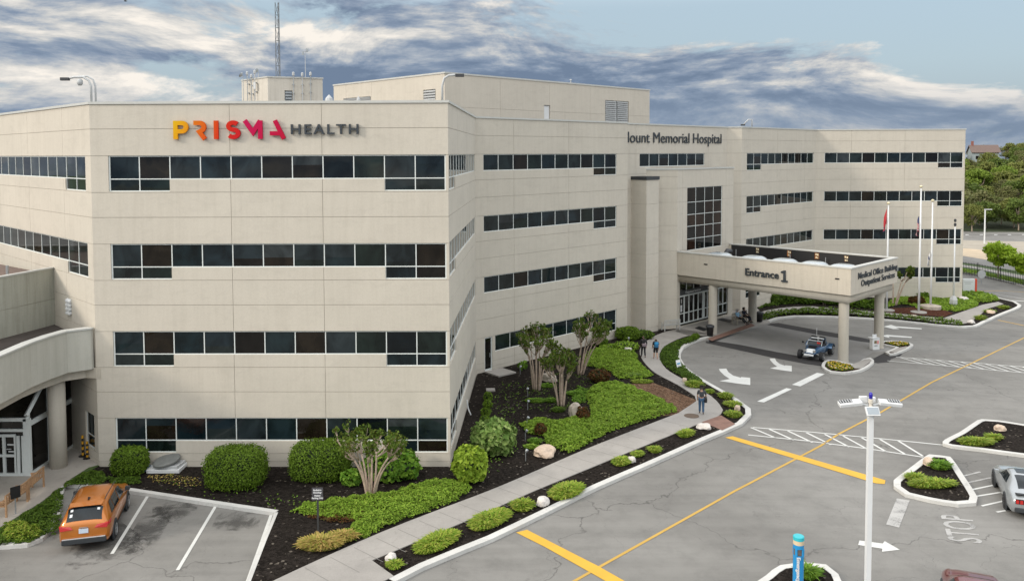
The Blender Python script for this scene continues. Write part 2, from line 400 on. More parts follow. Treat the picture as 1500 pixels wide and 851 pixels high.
# ------------------------------------------------------------------ world, sun
def build_world():
    w=bpy.data.worlds.new('World'); scene.world=w; w.use_nodes=True; nt=w.node_tree
    bg=nt.nodes['Background']; bg.inputs['Strength'].default_value=1
    sky=nn(nt,'ShaderNodeTexSky',sky_type='NISHITA'); sky.sun_disc=False
    sky.sun_elevation=R(SUN_EL); sky.sun_rotation=R(SUN_AZ); sky.dust_density=2.0; sky.altitude=100
    d=nn(nt,'ShaderNodeTexCoord').outputs['Generated']
    sep=nn(nt,'ShaderNodeSeparateXYZ'); nt.links.new(d,sep.inputs[0]); X,Z=sep.outputs[0],sep.outputs[2]
    def mp(sc,loc=(0,0,0)):
        m=nn(nt,'ShaderNodeMapping'); m.inputs['Scale'].default_value=sc; m.inputs['Location'].default_value=loc; nt.links.new(d,m.inputs['Vector']); return m.outputs[0]
    S=(2.3,2.3,7.0)
    n1=noise(nt,mp(S,(11.4,5.2,2.1)),2.1,14,.63,.35)
    n2=noise(nt,mp(S,(11.42,5.2,2.2)),2.1,14,.63,.35)
    n3=noise(nt,mp((1.5,1.5,11),(7,2,4)),1.15,6,.55,.5)
    clear=nn(nt,'ShaderNodeMix',data_type='RGBA',blend_type='MIX')
    skyc=nn(nt,'ShaderNodeMix',data_type='RGBA',blend_type='MULTIPLY'); skyc.inputs[0].default_value=1
    nt.links.new(sky.outputs[0],skyc.inputs[6]); skyc.inputs[7].default_value=(.105,.105,.105,1)
    # pale blue veil of the open sky
    veil=mix(nt,.75,skyc.outputs[2],ramp(nt,Z,[(0,(.36,.43,.52)),(.10,(.48,.60,.68)),(.2,(.52,.66,.76))]))
    # coverage: full low and to the left, thin high on the right
    hi=ramp(nt,Z,[(.22,0),(.45,1)])                        # overcast again overhead
    open_=math_(nt,'ADD',math_(nt,'MULTIPLY',math_(nt,'SUBTRACT',Z,.118),9),math_(nt,'MULTIPLY',math_(nt,'SUBTRACT',X,.20),1.7))
    open_=ramp(nt,math_(nt,'ADD',open_,.5),[(.30,0),(.95,1)])
    open_=math_(nt,'MULTIPLY',open_,math_(nt,'SUBTRACT',1,hi))
    cov=math_(nt,'SUBTRACT',.13,math_(nt,'MULTIPLY',open_,.29))
    dens=math_(nt,'ADD',n1,cov)
    mask=ramp(nt,dens,[(.46,0),(.55,1)])
    lit=math_(nt,'MULTIPLY',math_(nt,'SUBTRACT',n1,n2),3.4)
    lit=math_(nt,'ADD',lit,math_(nt,'MULTIPLY',math_(nt,'SUBTRACT',n3,.5),2.6))
    lit=math_(nt,'ADD',lit,math_(nt,'MULTIPLY',math_(nt,'SUBTRACT',.60,dens),1.6))
    # brighter break in the cloud low on the left
    ga=math_(nt,'SUBTRACT',Z,.075); gb=math_(nt,'ADD',X,.42)
    gl=math_(nt,'ADD',math_(nt,'MULTIPLY',math_(nt,'MULTIPLY',ga,ga),900),math_(nt,'MULTIPLY',math_(nt,'MULTIPLY',gb,gb),18))
    gl=ramp(nt,gl,[(0,1),(1,0)])
    lit=math_(nt,'ADD',lit,math_(nt,'MULTIPLY',gl,.42))
    lit=math_(nt,'ADD',lit,math_(nt,'MULTIPLY',open_,.22))
    da=math_(nt,'SUBTRACT',Z,.165); db=math_(nt,'ADD',X,.36)
    dk=math_(nt,'ADD',math_(nt,'MULTIPLY',math_(nt,'MULTIPLY',da,da),420),math_(nt,'MULTIPLY',math_(nt,'MULTIPLY',db,db),11))
    dk=ramp(nt,dk,[(0,1),(1,0)])
    lit=math_(nt,'SUBTRACT',lit,math_(nt,'MULTIPLY',dk,.40))
    lit=math_(nt,'ADD',lit,.245)
    # dark layered bank near the horizon on the right
    cl=ramp(nt,lit,[(.0,(.165,.225,.325)),(.2,(.235,.30,.405)),(.40,(.38,.43,.50)),(.60,(.62,.62,.61)),(.90,(.94,.88,.80))])
    low=ramp(nt,Z,[(.0,1),(.04,.8),(.085,0)])
    low=math_(nt,'MULTIPLY',low,.72)
    low=math_(nt,'MULTIPLY',low,ramp(nt,math_(nt,'ADD',X,.5),[(.15,.15),(.55,1)]))
    cl=mix(nt,math_(nt,'MULTIPLY',low,.8),cl,(.25,.32,.42))
    c=mix(nt,mask,veil,cl)
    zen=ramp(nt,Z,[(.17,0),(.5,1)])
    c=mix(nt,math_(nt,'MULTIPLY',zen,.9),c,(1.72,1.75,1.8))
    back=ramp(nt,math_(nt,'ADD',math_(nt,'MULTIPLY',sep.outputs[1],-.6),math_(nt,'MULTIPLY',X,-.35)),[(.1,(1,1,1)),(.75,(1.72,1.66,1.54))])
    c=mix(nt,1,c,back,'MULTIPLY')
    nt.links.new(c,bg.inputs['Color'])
    L=bpy.data.lights.new('sun','SUN'); L.energy=SUN_E; L.angle=R(SUN_ANG); L.color=(1,.90,.77)
    o=bpy.data.objects.new('sun',L); COL.objects.link(o)
    # direction towards the sun: azimuth measured from +Y, clockwise
    a=R(SUN_AZ); e=R(SUN_EL)
    dv=Vector((math.sin(a)*math.cos(e),math.cos(a)*math.cos(e),math.sin(e)))
    o.rotation_euler=dv.to_track_quat('Z','Y').to_euler(); o.location=(-60,-30,80)
SUN_EL,SUN_AZ,SUN_E,SUN_ANG=26,246,1.9,9
build_world()
vs=scene.view_settings; vs.view_transform='Standard'; vs.look='None'; vs.gamma=1; vs.use_curve_mapping=False; vs.exposure=0.05
scene.cycles.max_bounces=6; scene.cycles.use_adaptive_sampling=True

# ------------------------------------------------------------------ ground
drape([(-600,-300),(900,-300),(900,900),(-600,900)],0,'ground_asphalt',m_road)
BEDZ=.13; PZ=.16
drape([(-600,176),(900,176),(900,900),(-600,900)],.012,'distant_field',m_soil)
# --- pixel outlines (photo pixels at the level named)
kerb_main_px=[(578,851),(621,829),(681,804),(721,788),(796,752),(877,712),(944,683),(989,663),(1060,632),(1087,620),(1100,607),(1099,598),(1080,584),(1058,571),(1035,558),(1018,548),(1004,537),(997,525),(997,516),(1001,509),(1012,502),(1028,496),(1043,493)]
kerb_main=smooth_line(G2(kerb_main_px,.15))
# near planting: everything between the building and the kerb
base=[(-20.6,39.6),(-19.9,39.0),(-2.98,38.85),(-2.35,55.5),(9.5,67.2),(11.6,69.2),(14.3,70.5)]
lot_px=[(0,799),(40,796),(62,787),(78,772),(88,748),(93,716),(96,709),(126,710),(185,717),(283,732),(390,748),(403,750),(386,790),(362,851),(340,905)]
lot=G2(lot_px,.15)
garden=[Vector(p) for p in base]+[Vector(p) for p in G2([(1000,484),(1040,491)],.15)]+kerb_main[::-1]+[Vector(p) for p in G2([(530,880),(470,905),(345,905),(366,851),(390,790),(407,748),(390,746),(283,729),(185,714),(126,707),(92,706)],.15)]+[Vector(p) for p in G2([(150,676)],.15)]
drape(garden,BEDZ,'mulch_bed',m_mulch,thick=.4)
mb=MB(); strip(mb,kerb_main,-.02,.30,-.1,.152); struct(mb.build('kerb',m_kerb))
lot_edge=lot[11:]; lot=lot[:12]; lotc=subdiv([Vector(p) for p in lot],1.5)
mb=MB(); strip(mb,subdiv(lot_edge,1.5),-.02,.12,-.1,.148); struct(mb.build('kerb',m_kerb))
mb=MB(); strip(mb,smooth_line(lot[:7],step=.5)+lotc[len(subdiv([Vector(p) for p in lot[:7]],1.5)):],-.02,.24,-.1,.15); struct(mb.build('kerb',m_kerb))
# lawn wedge left of the parking spaces, plaza before the left entrance
wedge=[Vector(p) for p in G2([(-60,800),(0,797),(40,794),(62,784),(77,770),(87,747),(92,716),(94,708)],.15)]
wl=G2([(152,678),(130,684),(105,700),(60,735),(0,772),(-60,808)],.15)
drape(wedge+[Vector(p) for p in wl],BEDZ+.004,'lawn_soil',m_soil,thick=.4)
drape([Vector(p) for p in wl]+[Vector(p) for p in [(-40,30),(-40,44),(-22,41.6),(-20.55,39.75)]],PZ,'plaza_paving',m_plaza,thick=.4)
# main path
pathL=[(300,904),(400,850),(563,777),(714,719),(767,697),(859,657),(960,617.5),(994,604.5)]
pathL2=[(1013,592),(1020,587),(1018,580),(992,563),(960,546),(942,528),(937,514),(943,503),(955,494),(974,486),(995,481)]
pathR=[(1040,489),(1010,491),(985,500),(972,509),(966,521),(976,540),(1009,560),(1042,580),(1054,592),(1059,600),(1056,606),(1048,612),(1028,619),(918,663),(786,717),(679,764),(545,820),(577,843),(520,870),(450,910)]
pl=smooth_line(G2(pathL,PZ),step=1)+smooth_line(G2(pathL2,PZ),step=.8)
pr=smooth_line(G2(pathR[:12],PZ),step=.8)+[Vector(p) for p in G2(pathR[12:],PZ)]
drape(pl+pr,PZ,'path',m_path,thick=.4)
# path joints: dark saw cuts across
mb=MB()
for i in range(21):
    t=i/20
    a=G(400+ (994-400)*t**.85, 850+(604.5-850)*t**.85, PZ+.004)
    dx=Vector((.75,-.66)).normalized()
    b=a.xy+dx*1.72
    if i%1==0:
        q=Vector((-dx.y,dx.x))*.012
        mb.add([(a.x+q.x,a.y+q.y,T(a.x)+PZ+.004),(a.x-q.x,a.y-q.y,T(a.x)+PZ+.004),(b.x-q.x,b.y-q.y,T(b.x)+PZ+.004),(b.x+q.x,b.y+q.y,T(b.x)+PZ+.004)],[(0,1,2,3)])
struct(mb.build('path_joints',m_cut))
drape(G2([(1028,618),(1056,608),(1077,621),(1058,630)],PZ),PZ+.006,'brick_paving',m_brick)
drape(G2([(905,620)]+[(1020,586),(1014,600),(994,607),(955,611),(905,585),(925,562),(955,560)],BEDZ)[1:],BEDZ+.012,'brown_mulch',m_brown)
# entrance terrace and drive under the canopy
tp=[(14.3,70.6),(20.9,77.2),(21.2,79.6),(24.5,81.8)]+[tuple(p) for p in G2([(1128,472),(1100,479),(1036,498),(1040,491),(1012,492),(990,486)],PZ)]
drape(tp,PZ,'entrance_terrace',m_path,thick=.4)
drape(G2([(1036,496),(1100,473.5),(1106,477),(1043,499.5)],PZ),PZ+.006,'brick_paving',m_brick)
drape(G2([(1035,499.5),(1104,478),(1126,474),(1190,486),(1283,499),(1330,513),(1278,516),(1262,528),(1237,541),(1207,530),(1180,526),(1080,507)]),.004,'drive_slab',m_slab)
drape(G2([(1037,498),(1081,504.5),(1140,516),(1200,527),(1212,531),(1205,536.5),(1180,533),(1130,523.5),(1060,508),(1033,502)]),.008,'asphalt_strip',m_new)
drape(G2([(1119,475),(1140,473),(1200,484),(1262,494.5),(1276,497.5),(1276,502),(1262,500.5),(1200,490.5),(1150,481)]),.008,'asphalt_strip',m_new)
drape(G2([(1272,529),(1296,516.5),(1322,518.5),(1318,522),(1305,526),(1302,530.5),(1285,532)]),.008,'asphalt_patch',m_new)
# far planting beyond the loop
kerb_far_px=[(1112,476),(1125,471),(1142,465.5),(1165,463),(1193,463),(1250,465),(1320,470),(1376,476),(1413,478.5),(1430,477.5),(1444,471),(1470,459.5),(1490,451.5),(1496,447),(1488,442),(1467,437),(1445,430),(1428,424),(1420,419)]
kerb_far=smooth_line(G2(kerb_far_px,.15))
drape([Vector(p) for p in [(22.9,81.2),(24.5,81.8),(33.4,90.5),(49.4,90.2)]]+[Vector(p) for p in G2([(1412,416)],.15)]+kerb_far[::-1],BEDZ,'mulch_bed',m_mulch,thick=.4)
mb=MB(); strip(mb,kerb_far,-.02,.32,-.1,.152); struct(mb.build('kerb',m_kerb))
pf=smooth_line(G2([(1100,470),(1112,457.5),(1140,451.5),(1166,449),(1190,448.5),(1225,452),(1306,458.5),(1350,463),(1382,466)],PZ))+[Vector(p) for p in G2([(1440,446),(1462,442),(1470,445),(1447,452),(1422,472),(1408,474.5)],PZ)]+smooth_line(G2([(1380,473),(1345,468),(1306,464.5),(1225,457.5),(1190,454.5),(1166,456),(1140,460),(1122,467),(1112,474)],PZ))
drape(pf,PZ,'path',m_path,thick=.4)
drape(G2([(1298,457.5),(1300,452),(1340,450),(1380,453),(1396,459),(1384,464),(1350,461.5)],BEDZ),BEDZ+.012,'red_mulch',m_redm)
# street, verge, parking beyond
far_street=G2([(1420,392),(1500,424),(1560,449),(1640,449),(1640,440),(1500,413),(1430,388)],.15)
drape(G2([(1408,394),(1432,399),(1500,414),(1640,446),(1640,420),(1500,398),(1408,384)],.15),BEDZ,'verge_soil',m_soil,thick=.4)
mb=MB(); strip(mb,subdiv(G2([(1405,395),(1432,401),(1500,418),(1640,450)],.15),3),-.15,.15,-.1,.15); struct(mb.build('kerb',m_kerb))
drape(G2([(1404,390),(1432,394),(1500,409),(1640,437),(1640,431),(1500,404),(1432,391),(1404,387)],PZ),PZ+.01,'path',m_path,thick=.2)
drape(G2([(1404,362),(1640,395),(1700,372),(1500,354),(1404,352)]),.01,'far_car_park',concrete_mat('far_paving',(.36,.32,.26)))
drape(G2([(1404,374),(1640,412),(1640,396),(1500,372),(1404,363)]),.014,'far_bank',concrete_mat('pale_gravel',(.50,.40,.28)))

# ------------------------------------------------------------------ traffic islands
def island(px, w=.30, soil=m_mulch, cls=True):
    P=smooth_line(G2(px,.15),closed=True,step=.5)
    ar=sum(P[i].x*P[(i+1)%len(P)].y-P[(i+1)%len(P)].x*P[i].y for i in range(len(P)))
    if ar<0: P=P[::-1]
    mb=MB(); strip(mb,P,0,w,-.1,.15,closed=True); struct(mb.build('kerb',m_kerb))
    drape(offset_line(P,w*.8,True),BEDZ,'mulch_bed',soil,thick=.3)
island([(1361,665),(1378,666.5),(1392,668.5),(1413,698),(1432,728),(1430,736),(1404,738),(1360,731),(1326,723),(1309,711),(1309,703),(1334,684)])
island([(1381,649),(1408,631),(1432,615),(1438,613.5),(1460,615),(1500,621),(1560,633),(1600,648),(1580,676),(1500,666),(1440,658)],.28)
island([(1100,862),(1122,842),(1143,827),(1176,822.5),(1210,826),(1228,840),(1236,858),(1238,900),(1200,925),(1120,915)],.26)
fl1=[(1204,537),(1206,530),(1214,526.5),(1226,527.5),(1250,533),(1266,525),(1275,523.5),(1280,527),(1279,532),(1262,542),(1236,546),(1216,544)]
fl2=[(1290,503.5),(1297,499),(1318,499),(1332,501.5),(1338,504.5),(1333,509),(1312,518),(1303,518.5),(1297,515.5),(1312,508)]
m_fsoil=mulch_mat('flower_soil',(.03,.015,.010),(.07,.035,.022))
island(fl1,.22,m_fsoil); island(fl2,.22,m_fsoil)
mb=MB()
def islab(px): drape(G2(px,.16),.158,'island_paving',m_path,thick=.1)
islab([(1246,534.5),(1267,526),(1274,525.5),(1277,528),(1262,539),(1252,539)])
islab([(1303,515),(1316,509),(1329,507),(1327,510),(1312,516)])

# ------------------------------------------------------------------ painted markings
DZ=.013
def paint(px, name, mat=None, dz=DZ): return drape(G2(px),dz,name,mat or m_pw)
def pline(p, w, name, mat=None, dz=DZ):
    P=subdiv(G2(p),3); A=offset_line(P,w/2); B=offset_line(P,-w/2)
    return drape(A+B[::-1],dz,name,mat or m_pw)
pline([(790,879),(841,851),(1100,706.8),(1202,653),(1228,636),(1290,604),(1365,560),(1407,540),(1500,495),(1560,470)],.13,'yellow_centre_line',m_pyl)
paint([(756,780),(772,776),(876,829),(915,851),(960,877),(930,877),(887,851),(798,801)],'yellow_stop_bar',m_py,DZ+.005)
paint([(1062,641),(1073,639),(1297,703.5),(1296,709),(1283,708)],'yellow_stop_bar',m_py,DZ+.005)
def xwalk(u, l, hatch, name):
    pline(u,.12,name,m_pw); pline(l,.12,name,m_pw)
    for a,b in hatch: pline([a,b],.14,name,m_pw)
xwalk([(1103,626),(1190,633),(1290,642.5),(1384,652)],[(1096,637),(1180,645.5),(1270,657),(1352,669.5)],
  [((1100+i*27,626.2+i*2.45),(1136+i*27,641.3+i*3.35)) for i in range(9)],'crosswalk_hatching')
xwalk([(1312,523),(1400,529.5),(1500,537.5),(1560,542)],[(1300,528.5),(1400,537.2),(1500,546),(1560,551)],
  [((1318+i*18,523.5+i*1.4),(1352+i*18,533+i*1.57)) for i in range(12)],'crosswalk_hatching')
paint([(1109,588),(1152,568.5),(1160,570),(1119,589.5)],'dash_line'); paint([(1160,563.5),(1197,546),(1208,548),(1172,566)],'dash_line')
paint([(1313.6,730),(1332.6,733),(1317,772.6),(1298,768)],'dash_line',m_pwf)
# straight arrow, turn arrows
paint([(1257,798),(1259,791.5),(1293,796),(1296,792.5),(1318,805),(1292,808),(1292.5,803.5)],'lane_arrow')
AR=[(0,0),(7.6,-.4),(9.9,3.9),(14.6,7.6),(22.6,10.4),(23.1,9.6),(32.4,10.4),(32.4,18.9),(21.6,17.5),(.6,14.1),(11.3,11.8),(5.6,7.6),(1.1,2.6)]
paint([(1127.4+a,525.4+b) for a,b in AR],'lane_arrow'); paint([(1053+a*1.42,540.4+b*1.25) for a,b in AR],'lane_arrow')
paint([(1294,478.5),(1305,476),(1312,478),(1350,481),(1350,482.4),(1312,480),(1318,482),(1308,482)],'lane_arrow')
paint([(1290,492),(1300,490.5),(1336,493.5),(1335,495),(1302,493),(1303,495)],'lane_arrow')
# parking bay lines
for a,b in (((216,727),(164,811)),((316,741),(260,835)),((398,752),(361,856))): pline([a,b],.13,'parking_line')
for i,(a,b) in enumerate([((1412,697),(1436,691)),((1417,707),(1452,699.5)),((1422,717.5),(1458,710)),((1426,727.5),(1466,721)),((1438,741),(1473,733)),((1460,750),(1500,743))]): pline([a,b],.11,'parking_line',m_pwf if i<2 else m_pw)
# far road lines
pline([(1430,426.5),(1470,426),(1500,428)],.14,'yellow_centre_line',m_pyl); pline([(1462,469),(1500,477)],.16,'yellow_centre_line',m_py)
pline([(1470,440.5),(1500,441)],.3,'road_line'); pline([(1458,431),(1500,438)],.12,'road_line')
# wet stains in the bays (spilt water with a shape of its own)
m_wet,nt,b_=newmat('oil_stain'); b_.inputs['Base Color'].default_value=(.055,.052,.048,1); b_.inputs['Roughness'].default_value=.8
g_=nn(nt,'ShaderNodeTexCoord').outputs['Generated']; dd_=nn(nt,'ShaderNodeVectorMath',operation='DISTANCE'); mpg=mapping(nt,g_,(1,1,0)); nt.links.new(mpg,dd_.inputs[0]); dd_.inputs[1].default_value=(.5,.5,0)
al=math_(nt,'ADD',math_(nt,'SUBTRACT',.42,dd_.outputs['Value']),math_(nt,'MULTIPLY',math_(nt,'SUBTRACT',noise(nt,pos(nt),1.5,8,.7,.6),.5),1.35))
al=math_(nt,'MULTIPLY',ramp(nt,al,[(.02,0),(.30,1)]),.50)
tb_=nn(nt,'ShaderNodeBsdfTransparent'); ms_=nn(nt,'ShaderNodeMixShader'); nt.links.new(al,ms_.inputs[0]); nt.links.new(tb_.outputs[0],ms_.inputs[1]); nt.links.new(b_.outputs[0],ms_.inputs[2]); nt.links.new(ms_.outputs[0],nt.nodes['Material Output'].inputs['Surface'])
for px in ([(222,732),(262,736),(214,826),(168,818)],[(222,730),(290,738),(284,770),(224,764)],[(316,746),(384,752),(376,782),(310,774)],[(120,760),(150,745),(230,800),(90,840)]):
    paint(px,'pavement_stain',m_wet,.006)
# lettering on the road
def text_mesh(body, size, depth=.0, bold=0.0, align='CENTER', space=1.0):
    c=bpy.data.curves.new('t','FONT'); c.body=body; c.size=size; c.extrude=depth; c.offset=bold; c.align_x=align; c.align_y='CENTER'; c.space_character=space; c.resolution_u=3
    o=bpy.data.objects.new('t',c); COL.objects.link(o)
    dg=bpy.context.evaluated_depsgraph_get(); dg.update()
    me=bpy.data.meshes.new_from_object(o.evaluated_get(dg)); bpy.data.objects.remove(o); bpy.data.curves.remove(c)
    return me
def text_obj(name, body, size, origin, right, up, mat, depth=.03, bold=0, parent=None, sx=1, align='CENTER', space=1.0, world=True):
    me=text_mesh(body,size,depth,bold,align,space); r=Vector(right).normalized(); u=Vector(up).normalized(); n=r.cross(u)
    if world and parent: origin=Vector(origin)-wloc(parent)
    M=Matrix(((r.x*sx,u.x,n.x,origin[0]),(r.y*sx,u.y,n.y,origin[1]),(r.z*sx,u.z,n.z,origin[2]),(0,0,0,1)))
    me.transform(M); me.materials.clear(); me.materials.append(mat); me.name=name
    o=bpy.data.objects.new(name,me); COL.objects.link(o)
    if parent: o.parent=parent
    return o
s0=G(1413,791,DZ); s1=G(1400,756,DZ); sl=G(1383,773,DZ); sr=G(1432,777,DZ)
rt=(s1-s0); upv=(sl-sr); L=rt.length
ctr=(G(1383,756)+G(1432,790)+G(1381,790)+G(1432,760))/4
me=text_mesh('STOP',1.0,0,.012)
xs=[v.co.x for v in me.vertices]; ys=[v.co.y for v in me.vertices]; wx=max(xs)-min(xs); wy=max(ys)-min(ys)
for v in me.vertices:
    a=(v.co.x-(max(xs)+min(xs))/2)/wx; bq=(v.co.y-(max(ys)+min(ys))/2)/wy
    p=ctr+rt*a*1.12+upv*bq*1.0; v.co=(p.x,p.y,T(p.x)+DZ)
me.materials.append(m_pwf)
if me.polygons and me.polygons[0].normal.z<0: me.flip_normals()
so=bpy.data.objects.new('road_lettering',me); COL.objects.link(so); struct(so)
# ------------------------------------------------------------------ hospital
V2=lambda p: Vector((p[0],p[1]))
ZR=H+2.405                                    # parapet top
ZH=[H-.034-4.2*i for i in range(4)]           # window heads, top storey first
hosp=thing('hospital_building','large cream concrete four storey building with dark ribbon windows and angled wings','building',(12,72,0))
def facade(A,B,z0,z1,ribs,jz,js,holes=(),parent=hosp,wm=None,name='wall',thick=.18):
    A,B=V2(A),V2(B); L=(B-A).length; u=(B-A)/L; n=Vector((u.y,-u.x))
    P=lambda s,z,d=0: Vector((A.x+u.x*s+n.x*d,A.y+u.y*s+n.y*d,z))
    hs=[]
    for r in ribs:
        hs.append((r['s0'],r['s1'],r['z']-r.get('h',1.13),r['z']))
        pw=(r['s1']-r['s0'])/r['n']
        for i in r.get('deep',()): hs.append((r['s0']+i*pw,r['s0']+(i+1)*pw,r['z']-r.get('h2',1.70),r['z']-r.get('h',1.13)))
    hs+=list(holes)
    S={0,L}; Z={z0,z1}
    for a,b,c,d in hs: S|={a,b}; Z|={c,d}
    jw=.011
    JS=[(s-jw,s+jw) for s in js if .1<s<L-.1]; JZ=[(z-jw,z+jw) for z in jz if z0+.1<z<z1-.1]
    for a,b in JS: S|={a,b}
    for a,b in JZ: Z|={a,b}
    def clean(q):
        q=sorted(q); o=[q[0]]
        for x in q[1:]:
            if x-o[-1]>1e-4: o.append(x)
        return o
    S=clean(S);Z=clean(Z)
    def dep(i,j):
        if i<0 or j<0 or i>=len(S)-1 or j>=len(Z)-1: return None
        s=(S[i]+S[i+1])/2; z=(Z[j]+Z[j+1])/2
        for a,b,c,d in hs:
            if a<s<b and c<z<d: return -thick
        for a,b in JS:
            if a<s<b: return -.02
        for a,b in JZ:
            if a<z<b: return -.02
        return 0
    mb=MB()
    for i in range(len(S)-1):
        for j in range(len(Z)-1):
            d=dep(i,j)
            mb.mat(m_joint if d==-.02 else (wm or m_wall))
            if d!=-thick: mb.quad(P(S[i],Z[j],d),P(S[i+1],Z[j],d),P(S[i+1],Z[j+1],d),P(S[i],Z[j+1],d))
            mb.mat(wm or m_wall)
            e=dep(i+1,j)
            if e is not None and e!=d: mb.quad(P(S[i+1],Z[j],d),P(S[i+1],Z[j],e),P(S[i+1],Z[j+1],e),P(S[i+1],Z[j+1],d))
            e=dep(i,j+1)
            if e is not None and e!=d: mb.quad(P(S[i],Z[j+1],d),P(S[i+1],Z[j+1],d),P(S[i+1],Z[j+1],e),P(S[i],Z[j+1],e))
    mb.build(name,None,parent,world=True)
    for r in ribs:
        g=MB(); f=MB(); N=r['n']; pw=(r['s1']-r['s0'])/N; h=r.get('h',1.13); h2=r.get('h2',1.70); z=r['z']; fw=r.get('fw',.046); blind=(r.get('glass') is None)
        rows=r.get('rows')
        def bar(sa,sb,za,zb):
            f.hull8([P(sa,za,-.13),P(sb,za,-.13),P(sb,zb,-.13),P(sa,zb,-.13)],[P(sa,za,-.062),P(sb,za,-.062),P(sb,zb,-.062),P(sa,zb,-.062)])
        zs=[z-h]+([z-h+q for q in rows] if rows else [])+[z]
        for i in range(N):
            a=r['s0']+i*pw
            GD=-.085; g.mat(r.get('glass',m_glass)); tl_=rnd.uniform(-.006,.006)
            bl=rnd.random()
            if blind and bl<.34:
                zb_=z-h*(1 if bl<.12 else rnd.uniform(.3,.8)); g.mat(m_blind).quad(P(a,zb_,GD+tl_),P(a+pw,zb_,GD-tl_),P(a+pw,z,GD-tl_),P(a,z,GD+tl_)); g.mat(m_glass)
                if bl>=.12: g.quad(P(a,z-h,GD+tl_),P(a+pw,z-h,GD-tl_),P(a+pw,zb_,GD-tl_),P(a,zb_,GD+tl_))
            else:
                for q in range(len(zs)-1): g.quad(P(a,zs[q],GD+tl_),P(a+pw,zs[q],GD-tl_),P(a+pw,zs[q+1],GD-tl_),P(a,zs[q+1],GD+tl_))
            dp=i in r.get('deep',())
            if dp: g.quad(P(a,z-h2,GD),P(a+pw,z-h2,GD),P(a+pw,z-h,GD),P(a,z-h,GD))
        for i in range(N+1):
            a=r['s0']+i*pw; lo=z-(h2 if (i in r.get('deep',()) or i-1 in r.get('deep',())) else h)
            w0,w1=(0,fw*1.5) if i==0 else ((-fw*1.5,0) if i==N else (-fw/2,fw/2))
            bar(a+w0,a+w1,lo,z)
        s0,s1=r['s0']+fw*1.5,r['s1']-fw*1.5
        for (sa,sb) in [(r['s0']+i*pw+(fw*1.5 if i==0 else fw/2),r['s0']+(i+1)*pw-(fw*1.5 if i==N-1 else fw/2)) for i in range(N)]:
            bar(sa,sb,z-fw,z); bar(sa,sb,z-h,z-h+fw)
            for q in zs[1:-1]: bar(sa,sb,q-fw/2,q+fw/2)
        for i in r.get('deep',()):
            sa=r['s0']+i*pw+(fw*1.5 if i==0 else fw/2); sb=r['s0']+(i+1)*pw-(fw*1.5 if i==N-1 else fw/2); bar(sa,sb,z-h2,z-h2+fw)
        w=g.build('window',None,parent,world=True)
        f.build('frame',m_frame,w,world=True)
    return P,L,u,n
def along(px,py,A,B):
    q=W(px,py,A,B); u=(V2(B)-V2(A)).normalized(); return (q.xy-V2(A)).dot(u)
cl=(-19.97,39.13); cr=(-2.97,38.94); r0=(-2.41,55.63); r1=(9.52,67.29)
la=(cl[0]-23.5*.7148,cl[1]+23.5*.6993)
B0=(22.35,79.79); m1=(20.92,79.81)
d45=(V2((8.51,66.3))-V2((-1.88,56.14))).normalized()
m0=V2(m1)-d45*15.9
C0=(33.4,90.17); C1=(49.58,89.98)
jz_all=[.34,ZR-1.17]+[h for h in ZH]+[h-1.74 for h in ZH]+[h-2.93 for h in ZH[:3]]
def jzs(): return sorted(jz_all)
pitch=1.456
def ribs4(s0,s1,n,deep,rows=(0,1,2,3)): return [dict(s0=s0,s1=s1,z=ZH[i],n=n,deep=deep) for i in rows]
# front
s0=along(161.5,357,cl,cr); s1=along(654.0,357,cl,cr)
facade(cl,cr,-.6,ZR,ribs4(s0,s1,11,(0,1,9,10)),jzs(),[s0+pitch*4,s0+pitch*7])
# left wing face (runs far back to the left)
L0=23.5; sL1=L0-.72
rl=[]
for i in (0,1): rl.append(dict(s0=sL1-1.456*14,s1=sL1,z=ZH[i],n=14,deep=(12,13)))
rl.append(dict(s0=L0-1.7,s1=L0-.5,z=ZH[3],n=1,deep=(0,)))
facade(la,cl,-.6,ZR,rl,jzs(),[L0-3.9-pitch*0,L0-9.7,L0-15.5])
# return face
Lr=(V2(r0)-V2(cr)).length
facade(cr,r0,-.6,ZR,ribs4(.32,Lr-.55,11,(0,1)),jzs(),[4.6,10.2])
# right facade
sa=along(708.4,316,r0,r1); sb=along(903.6,302,r0,r1); pw=(sb-sa)/10
dr=(along(710,520,r0,r1),along(721.5,520,r0,r1),.1,ZH[3]-.02)
rb_=ribs4(sa,sb,10,(8,9),(0,1,2)); rb_.append(dict(s0=dr[1]+.25,s1=sb,z=ZH[3],n=9,deep=(7,8)))
P_,_,_,nr=facade(r0,r1,-.6,ZR,rb_,jzs(),[sa+pw*2,sa+pw*6],holes=[dr])
# door of the garden side
g=MB(); f=MB()
def pbox(mb,P,sa,sb,za,zb,d0,d1): mb.hull8([P(sa,za,d0),P(sb,za,d0),P(sb,zb,d0),P(sa,zb,d0)],[P(sa,za,d1),P(sb,za,d1),P(sb,zb,d1),P(sa,zb,d1)])
pbox(g,P_,dr[0]+.08,dr[1]-.08,.12,ZH[3]-.1,-.14,-.11); dd=g.build('door',m_glass2,hosp,world=True)
for q in ((dr[0],dr[0]+.08,.1,ZH[3]-.02),(dr[1]-.08,dr[1],.1,ZH[3]-.02),(dr[0]+.08,dr[1]-.08,ZH[3]-.1,ZH[3]-.02),(dr[0]+.08,dr[1]-.08,.1,.22)): pbox(f,P_,*q,-.16,-.05)
f.build('frame',m_frame,dd,world=True)
h=MB(); pbox(h,P_,dr[1]-.2,dr[1]-.16,1.0,1.3,-.105,-.06); h.build('handle',m_steel,dd,world=True)
